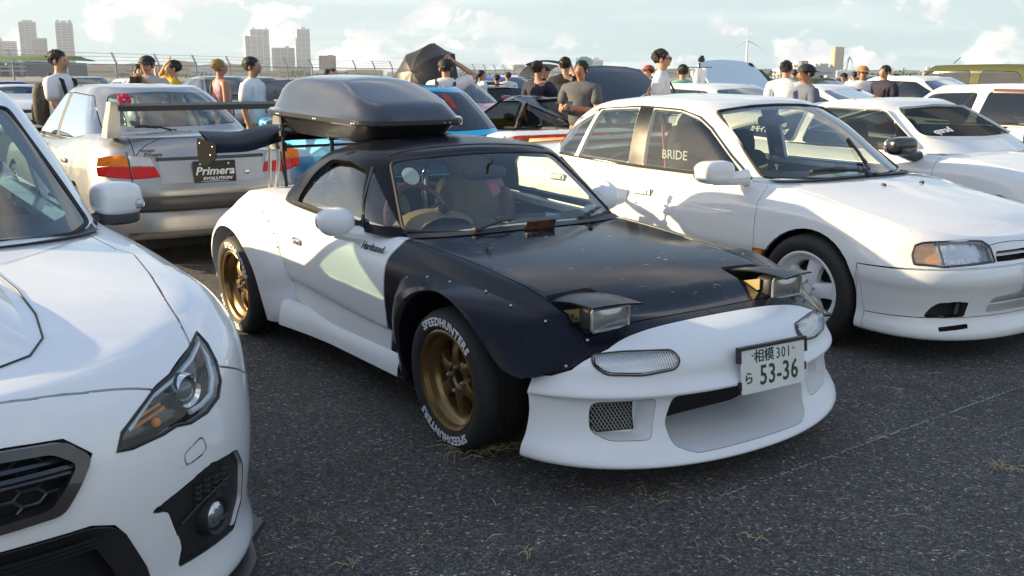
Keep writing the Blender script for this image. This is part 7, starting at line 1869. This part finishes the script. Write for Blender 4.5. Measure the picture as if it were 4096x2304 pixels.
def far():
    conc = mat('pale_concrete', (.62, .62, .62), .8); conc2 = mat('grey_concrete', (.46, .47, .48), .8); sand = mat('sand_concrete', (.52, .45, .33), .8); win = mat('far_windows', (.24, .27, .30), .35); winb = mat('far_teal_glass', (.10, .30, .33), .2); wht = mat('far_white', (.78, .78, .76), .7); brk = mat('brown_block', (.30, .23, .19), .8)
    D = 1500.0; k = D / 4050.5
    def building(name, label, x0, x1, ytop, ybase=302, m=conc, wm=win, floors=24, depth=30, Dd=D, turn=.35, crown=None, split=None):
        kk = Dd / 4050.5; xa, xb = (x0 - 2048) * kk, (x1 - 2048) * kk; z0, z1 = 1.459 + (300 - ybase) * kk, 1.459 + (300 - ytop) * kk; z0 = min(z0, 0)
        cx = (xa + xb) / 2; w = (xb - xa); M = Matrix.Translation((cx, Dd, 0)) @ Matrix.Rotation(turn, 4, 'Z')
        rt = empty(name, M, label, 'building', 'buildings on the far shore')
        a = w / (math.cos(turn) + math.sin(abs(turn)) * .6); b = a * .6
        box('core', (0, 0, (z0 + z1) / 2), (a * .965, b * .965, z1 - z0), wm, rt)
        h = (z1 - z0) / floors
        bx = Bag(); bx.box((0, 0, 0), (a, b, h * .52)); o = bx.build('floor_band', m, rt, smooth=False, loc=(0, 0, z0 + h * .3))
        for i in range(1, floors): link('floor_band', o.data, rt, loc=(0, 0, z0 + h * (i + .3)))
        q = Bag(); q.box((0, 0, 0), (a * 1.0, b * 1.0, h * .5)); q.build('roof_slab', m, rt, smooth=False, loc=(0, 0, z1))
        for sx in (-.5, -.17, .17, .5):
            q = Bag(); q.box((0, 0, 0), (a * .03, b * 1.01, z1 - z0)); q.build('pier', m, rt, smooth=False, loc=(sx * a * .97, 0, (z0 + z1) / 2))
        if crown:
            for cxx, cw, chh in crown: q = Bag(); q.box((0, 0, 0), (a * cw, b * .5, chh * kk)); q.build('roof_block', m, rt, smooth=False, loc=(cxx * a, 0, z1 + chh * kk / 2))
        return rt
    B = building
    B('tower_block', 'tall pale tower with stepped crown, left of the two leftmost towers', 135, 203, 100, m=conc, floors=34, crown=((0, .6, 8),))
    B('tower_block', 'tall pale tower behind the head of the man with phone', 276, 346, 104, m=conc, floors=34, crown=((-.35, .2, 12), (0, .35, 9), (.35, .2, 12)))
    B('office_block', 'lower pale block standing against the foot of the stepped tower', 186, 240, 162, m=conc2, floors=22)
    r = B('domed_building', 'pale building with a rounded top at the far left', 15, 66, 172, m=conc, floors=20)
    q = Bag(); q.sell((0, 0, 1.459 + 128 * k), (9.0, 6, 9.5), (1, 1), 20, 12); q.build('dome', conc, r)
    B('hotel_block', 'low broad block right of the domed building', 66, 121, 173, m=conc, floors=18)
    B('apartment_tower', 'broad white apartment tower with two roof blocks left of the roof box', 1024, 1106, 128, m=wht, floors=36, crown=((-.3, .15, 8), (.35, .15, 8)))
    B('apartment_tower', 'white apartment tower standing in front of the broad one', 1003, 1082, 153, m=wht, floors=32, Dd=1400)
    B('apartment_block', 'mid height pale block between the white towers', 1110, 1203, 198, m=conc, floors=22, crown=((.2, .12, 8),))
    B('slim_tower', 'slim tower with balconies on every floor right of the white apartment towers', 1206, 1264, 127, m=wht, floors=38, crown=((0, .35, 9),))
    B('brown_block', 'low brown block right of the slim tower', 1293, 1362, 228, m=brk, floors=14, crown=((.2, .3, 4),))
    B('grey_block', 'grey industrial block behind the curly haired man', 2046, 2098, 262, m=conc2, floors=6)
    B('glass_office', 'teal glass office block with white roof behind the man in grey', 2298, 2356, 236, m=winb, wm=winb, floors=12, crown=((0, .6, 6),))
    B('glass_office', 'smaller pale teal block right of the glass office', 2357, 2403, 244, m=wht, wm=winb, floors=10, crown=((-.2, .6, 10),))
    B('sand_tower', 'tall sand coloured tower beside the blue crane', 3293, 3341, 195, m=sand, floors=40, crown=((0, .9, 2),))
    B('grey_office', 'grey block left of the sand coloured tower', 3236, 3283, 258, m=conc2, floors=12, crown=((-.2, .2, 3), (.3, .2, 3)))
    B('brown_tower', 'small brown tower behind the man in black cap', 3168, 3204, 247, m=brk, floors=14)
    for x0, x1, y, lb in ((3140, 3172, 262, 'low pale block left of the small brown tower'), (3526, 3541, 275, 'tiny pale tower on the right horizon'), (3570, 3583, 274, 'tiny grey tower on the right horizon'), (3664, 3684, 271, 'blue grey tower left of its pale twin'), (3685, 3701, 268, 'pale tower right of the blue grey one'), (3700, 3752, 280, 'low brown block near the boxy car'), (3806, 3862, 270, 'white block rising behind the boxy car'), (1640, 1662, 230, 'single pale tower top behind the umbrella')):
        B('far_block', lb, x0, x1, y, m=wht if 'white' in lb or 'pale' in lb else conc2, floors=8, Dd=1700)
    # long low sheds along the far quay
    rnd = random.Random(3); x = 300; cnt = {}; ORD = 'first second third fourth fifth sixth seventh eighth ninth tenth eleventh twelfth thirteenth fourteenth fifteenth'.split()
    while x < 3900:
        wd = rnd.uniform(55, 190); y = rnd.uniform(268, 288) if x > 1000 else rnd.uniform(240, 275)
        sh = rnd.choice((conc, conc2, wht, sand)); cnt[id(sh)] = cnt.get(id(sh), 0) + 1; nm = {id(conc): 'pale', id(conc2): 'grey', id(wht): 'white', id(sand): 'sand coloured'}[id(sh)]
        Dd = rnd.uniform(560, 720); kk = Dd / 4050.5; z1 = 1.459 + (300 - y) * kk; w = wd * kk
        o = Bag(); o.prism([(-w / 2, 0), (w / 2, 0), (w / 2, z1 * .9), (0, z1), (-w / 2, z1 * .9)], 1, -8, 8)
        rt = empty('warehouse', Matrix.Translation(((x + wd / 2 - 2048) * kk, Dd, 0)), 'low %s shed on the far quay, %s such shed from the left' % (nm, ORD[cnt[id(sh)] - 1]), 'warehouse', 'low sheds on the far quay (%s)' % nm)
        o.build('wall', sh, rt, smooth=False)
        q = Bag(); q.box((0, -8.1, z1 * .45), (w * .9, .1, z1 * .12)); q.build('window_band', win, rt, smooth=False)
        x += wd * rnd.uniform(.7, 1.25)
    # grass-roofed terminal on the left
    Dd = 150.0; kk = Dd / 4050.5
    rt = empty('terminal_building', Matrix.Translation(((-20 - 2048) * kk, Dd, 0)), 'low grey building with a sloping grass roof at the far left', 'building')
    z = lambda y: 1.459 + (300 - y) * kk
    w = 210 * kk
    q = Bag(); q.prism([(-w, z(306)), (w * .78, z(306)), (w * .78, z(248)), (-w, z(248))], 1, 0, 22); q.build('wall', mat('dark_concrete', (.20, .21, .23), .8), rt, smooth=False)  # wall in a darker grey concrete than slabs and columns
    V = []
    for i in range(25):
        for j in range(7):
            x = -w + (w * 1.80) * i / 24; t = j / 6; e = max(0, (i / 24 - .80) / .20)
            V.append((x, -.6 + 26 * t, z(246) + (z(216) - z(246)) * (math.sin(t * math.pi / 2)) * (1 - e * .75) + .06 * math.sin(i * 2.3 + j)))
    Bag().add(V, grid_faces(25, 7)).build('grass_roof', mat('lawn', (.09, .16, .02), .9, var=.4, vscale=3, bump=.6, bscale=8), rt)
    for y in (252, 268, 284): q = Bag(); q.box((-w * .1, -.3, z(y)), (w * 1.8, .5, .22)); q.build('floor_slab', conc, rt, smooth=False)
    for i in range(9): q = Bag(); q.box((-w * .95 + i * w * .21, -.12, z(276)), (.35, .3, z(250) - z(300))); q.build('column', conc2, rt, smooth=False)
    for i in range(6): q = Bag(); q.sell((-w * .9 + i * w * .27, -.3, z(257)), (.12, .1, .10), (1, 1), 8, 6); q.build('lamp', mat('green_lamp', (.2, .6, .3), .4, emit=(.3, 1, .5), estr=2.0), rt)
    # wind turbine
    Dd = 1200.0; kk = Dd / 4050.5; hz = 1.459 + (300 - 169) * kk
    rt = empty('wind_turbine', Matrix.Translation(((2964 - 2048) * kk, Dd, 0)), 'white three-bladed wind turbine in front of heaped cloud', 'wind turbine')
    tw = mat('turbine_white', (.75, .75, .74), .4)
    q = Bag(); q.lathe([(1.6, 0), (1.0, hz - .5)], 16, axis=2); q.build('tower', tw, rt)
    q = Bag(); q.sell((0, .6, hz), (1.1, 2.6, 1.1), (.6, .6), 14, 8); q.build('nacelle', tw, rt)
    for dx, dy in ((4, -71), (-67, 38), (54, 30)):
        d = Vector((dx * kk, 0, -dy * kk)); n_ = d.normalized().cross(Vector((0, 1, 0)))
        V = []
        for t, wd in ((0, .5), (.12, 1.1), (.3, .95), (.65, .6), (1, .15)):
            for a, b in ((-1, 0), (0, .25), (1, 0), (0, -.25)): V.append(Vector((0, -2.2 + b * wd, hz)) + d * t + n_ * a * wd * .62)
        Bag().add(V, grid_faces(5, 4, False, True)).build('blade', tw, rt)
    # blue harbour crane
    Dd = 1100.0; kk = Dd / 4050.5; cb = mat('crane_blue', (.10, .28, .42), .6)
    rt = empty('harbour_crane', Matrix.Translation(((3345 - 2048) * kk, Dd, 0)), 'pale blue harbour crane with raised jib', 'crane')
    q = Bag(); q.box((0, 0, 3.5), (6.5, 4, 7)); q.build('cab', cb, rt, smooth=False)
    for nm, P in (('jib', [(1.5, 0, 6), (5.2, 0, 20.5)]), ('jib', [(3.0, 0, 6), (5.6, 0, 20.5)]), ('stay', [(-2.5, 0, 7), (5.2, 0, 20.5)]), ('fly_jib', [(5.2, 0, 20.8), (9.4, 0, 12.5)]), ('fly_jib', [(5.4, 0, 20.2), (6.8, 0, 18.6), (9.4, 0, 12.5)])):
        q = Bag(); q.tube(P, .32, 6); q.build(nm, cb, rt)
    # shoreline scrub
    rnd = random.Random(9); V, F = [], []
    for i in range(5200):
        px = rnd.uniform(-200, 4300); Dd = rnd.uniform(430, 540); kk = Dd / 4050.5
        cl = math.sin(px * .011) + math.sin(px * .037 + 1) * .7
        if cl < rnd.uniform(-.6, 1.4): continue
        x = (px - 2048) * kk; zt = rnd.uniform(.2, 1.0) ** 1.2 * (1.6 + 1.0 * cl); s = rnd.uniform(.35, .9)
        a, b = rnd.uniform(0, 6.3), rnd.uniform(-.8, .8); o = len(V)
        V += [(x - s * math.cos(a), Dd - s * math.sin(a), zt - s * b), (x + s * .3, Dd, zt + s), (x + s * math.cos(a), Dd + s * math.sin(a), zt + s * b)]; F.append((o, o + 1, o + 2))
    sc = pyd('shore_scrub', V, F, mat('scrub', (.055, .085, .03), .9, var=.5, vscale=.3), smooth=False); tag(sc, 'low green scrub along the far shore', 'scrub', kind='stuff')
    o = pyd('far_shore', [(-1890, 240, .02), (1890, 240, .02), (1890, 1890, .02), (-1890, 1890, .02)], [(0, 1, 2, 3)], mat('far_land', (.26, .26, .25), .9, var=.3, vscale=.02)); tag(o, kind='structure')
    # chain link fence with barbed wire, running away to the right
    inv = lambda px: .02597 - 7.9e-6 * px
    def pt(px): d = 1 / inv(px); return Vector(((px - 2048) / 4050.5 * d, d, 0))
    A, Bp = pt(-150), pt(2720); dr = (Bp - A); ln = dr.length; dr.normalize(); nr = Vector((-dr.y, dr.x, 0))
    if nr.y > 0: nr = -nr
    galv = mat('galvanised', (.34, .35, .36), .4, metal=.7)
    rt = empty('chain_link_fence', Matrix.Identity(4), 'long chain link fence with barbed wire on slanted arms behind the car park', 'fence')
    q = Bag(); up = Vector((0, 0, 1)); q.tube([Vector((0, 0, 0)), up * 1.98], .045, 8); q.tube([up * 1.95, up * 2.42 + nr * -.22], .028, 6); q.tube([up * 1.95 + dr * .09, up * 2.42 - nr * .22 + dr * .09], .022, 6)
    p0 = q.build('fence_post', galv, rt)
    n = int(ln / 3.0); p0.location = A
    for i in range(1, n + 1): link('fence_post', p0.data, rt, loc=A + dr * 3.0 * i)
    for zz in (1.9, 1.0, .12):
        q = Bag(); q.tube([A + up * zz, Bp + up * zz], .026, 6); q.build('rail', galv, rt)
    for k_ in range(3):
        q = Bag(); z_ = 2.08 + .15 * k_; off = -nr * (.06 + .07 * k_); q.tube([A + up * z_ + off, Bp + up * z_ + off], .010, 4)
        for i in range(int(ln / .3)):
            c = A + dr * (.3 * i) + up * z_ + off; q.tube([c - dr * .05 - up * .05, c + dr * .05 + up * .05], .006, 3)
        q.build('barbed_wire', galv, rt)['kind'] = 'stuff'
    q = Bag(); L_ = 90.0; st = .11; hh = 1.78
    for i in range(int((L_ + hh) / st)):
        for s in (1, -1):
            a = i * st - hh if s > 0 else i * st
            q.tube([A + dr * a + up * .12, A + dr * (a + hh * s) + up * 1.9], .0045, 3, False)
    q.build('chain_link_mesh', galv, rt, smooth=False, recalc=False)['kind'] = 'stuff'
    A2, B2 = Bp, Vector(((3950 - 2048) / 4050.5 * 190, 190, 0)); d2 = B2 - A2; l2 = d2.length; d2.normalize()
    rt = empty('chain_link_fence', Matrix.Identity(4), 'far stretch of fence with slanted arms on the right', 'fence')
    for i in range(int(l2 / 4)): link('fence_post', p0.data, rt, loc=A2 + d2 * 4 * i)
    for zz in (1.9, 1.0):
        q = Bag(); q.tube([A2 + up * zz, B2 + up * zz], .03, 5); q.build('rail', galv, rt)
far()
def litter():
    rnd = random.Random(11); gm = [mat('straw', (.40, .32, .17), .8, var=.3, vscale=50), mat('straw_green', (.26, .27, .11), .8), mat('straw_brown', (.20, .10, .05), .8)]
    def stalk(q, x, y, l, a, lift=.012):
        P = []; z = .006; cx, cy = x, y; n = 5; b = rnd.uniform(-.22, .22)
        for i in range(n): P.append((cx, cy, z + lift * math.sin(math.pi * i / (n - 1)) * rnd.uniform(.4, 1))); cx += l / n * math.cos(a); cy += l / n * math.sin(a); a += b * rnd.uniform(.2, 1)
        q.tube(P, [.0017, .0019, .0016, .0013, .0008], 3)
    def sprig(name, x, y, n, l, label, grp, m):
        q = Bag()
        for i in range(n): stalk(q, rnd.gauss(0, l * .22), rnd.gauss(0, l * .22), l * rnd.uniform(.4, 1.1), rnd.uniform(0, 6.28), .02)
        o = q.build(name, m, None, smooth=False, recalc=False); o.location = (x, y, 0); tag(o, label, 'grass', grp, kind=None if n < 14 else None)
    def g(px, py):
        x = (px - 2048) / 4050.5; yy = -(py - 1152) / 4050.5; c, s = math.cos(.20736), math.sin(.20736); dx, dy, dz = x, c + yy * s, -s + yy * c; t = -1.459 / dz; return dx * t, dy * t
    for px, py, n, l, lb in ((1880, 1808, 26, .16, 'tuft of dry grass caught under the roadster front tyre'), (2000, 1795, 22, .13, 'tuft of dry grass between the roadster front tyre and bumper'), (4010, 1880, 16, .075, 'small clump of dry straw near the right edge'), (2100, 2215, 7, .07, 'loose straw cluster at the bottom centre'), (1240, 2085, 7, .09, 'green and straw stalks beside the near saloon'), (1400, 2270, 6, .08, 'broken straw at the bottom edge'), (3010, 2165, 6, .07, 'twig shaped straw bundle on the asphalt bottom right'), (2630, 2010, 4, .12, 'thin green stalk on open asphalt right of centre')):
        x, y = g(px, py); sprig('grass_tuft', x, y, n, l, lb, 'tufts of dry grass on the asphalt', gm[0] if 'green' not in lb else gm[1])
    pts = [(3260, 1570), (3540, 1560), (3600, 1575), (3330, 1640), (3380, 1690), (3560, 1750), (3860, 1690), (3980, 1630), (3720, 1640), (3260, 1990), (3400, 2010), (3300, 2120), (3080, 2140), (2860, 2050), (2780, 2160), (3290, 2220), (3460, 2260), (3560, 2070), (3700, 2040), (3960, 2100), (3990, 2180), (3640, 2110), (3500, 1840), (1100, 1990), (1020, 2070), (1150, 2130), (1330, 2150), (1250, 2200), (1050, 1940), (1600, 1990), (1650, 2080), (1980, 2030), (2260, 2240), (2400, 2120), (2900, 2250), (850, 1300), (900, 1230), (3700, 2300), (3800, 2240), (3950, 1480), (3760, 1500), (1750, 2150), (2000, 2150), (2480, 2200), (2550, 1960), (3130, 1850), (3900, 1900)]
    for px, py in pts:
        x, y = g(px + rnd.uniform(-15, 15), py + rnd.uniform(-10, 10)); q = Bag(); stalk(q, 0, 0, rnd.uniform(.04, .12), rnd.uniform(0, 6.28)); 
        if rnd.random() < .5: stalk(q, .01, .0, rnd.uniform(.03, .08), rnd.uniform(0, 6.28))
        o = q.build('straw_stalk', rnd.choice(gm), None, smooth=False, recalc=False); o.location = (x, y, 0); tag(o, 'thin dry grass stalk lying on the asphalt ' + ('beside the near saloon' if px < 1350 else 'below the roadster nose' if px < 2700 and py > 1900 else 'near the bottom right corner' if py > 2000 else 'beside the chalk line' if py > 1750 else 'in front of the white saloon'), 'straw', 'dry stalks scattered on the asphalt')
    q = Bag()
    for i in range(420):
        px, py = rnd.uniform(850, 4100), rnd.uniform(1250, 2300); x, y = g(px, py); stalk(q, x, y, rnd.uniform(.012, .04), rnd.uniform(0, 6.28), .003)
    o = q.build('grass_clippings', gm[0], None, smooth=False, recalc=False); tag(o, 'tiny dry clippings sprinkled over the asphalt', 'clippings', kind='stuff')
    # thin chalk line on the asphalt
    a, b = Vector((*g(2880, 1990), 0)), Vector((*g(4300, 1470), 0)); V, F = [], []; N_ = 160; d = (b - a); nn = Vector((-d.y, d.x, 0)).normalized()
    for i in range(N_):
        if rnd.random() < .28 - .2 * (i > 90): continue
        p = a + d * (i / N_) + nn * rnd.uniform(-.003, .003); e = p + d * (.8 / N_); w = rnd.uniform(.002, .006); o = len(V); V += [p - nn * w + Vector((0, 0, .004)), e - nn * w + Vector((0, 0, .004)), e + nn * w + Vector((0, 0, .004)), p + nn * w + Vector((0, 0, .004))]; F.append((o, o + 1, o + 2, o + 3))
    o = pyd('chalk_line', V, F, mat('chalk', (.35, .35, .34), .9), smooth=False); tag(o, 'faint broken chalk line across the asphalt', 'line', kind='structure')
litter()
def haze():
    m = bpy.data.materials.new('haze_air'); m.use_nodes = True; nt = m.node_tree; nt.nodes.clear()
    v = nt.nodes.new('ShaderNodeVolumePrincipled'); v.inputs['Density'].default_value = .00013; v.inputs['Color'].default_value = (.93, .96, 1, 1); v.inputs['Anisotropy'].default_value = .2
    o = nt.nodes.new('ShaderNodeOutputMaterial'); nt.links.new(v.outputs[0], o.inputs['Volume'])
    s = 1960
    b = box('haze', (0, 0, 69), (2 * s, 2 * s, 140), m); tag(b, 'thin pale haze lying over the whole car park and harbour', 'haze', kind='stuff')
haze()
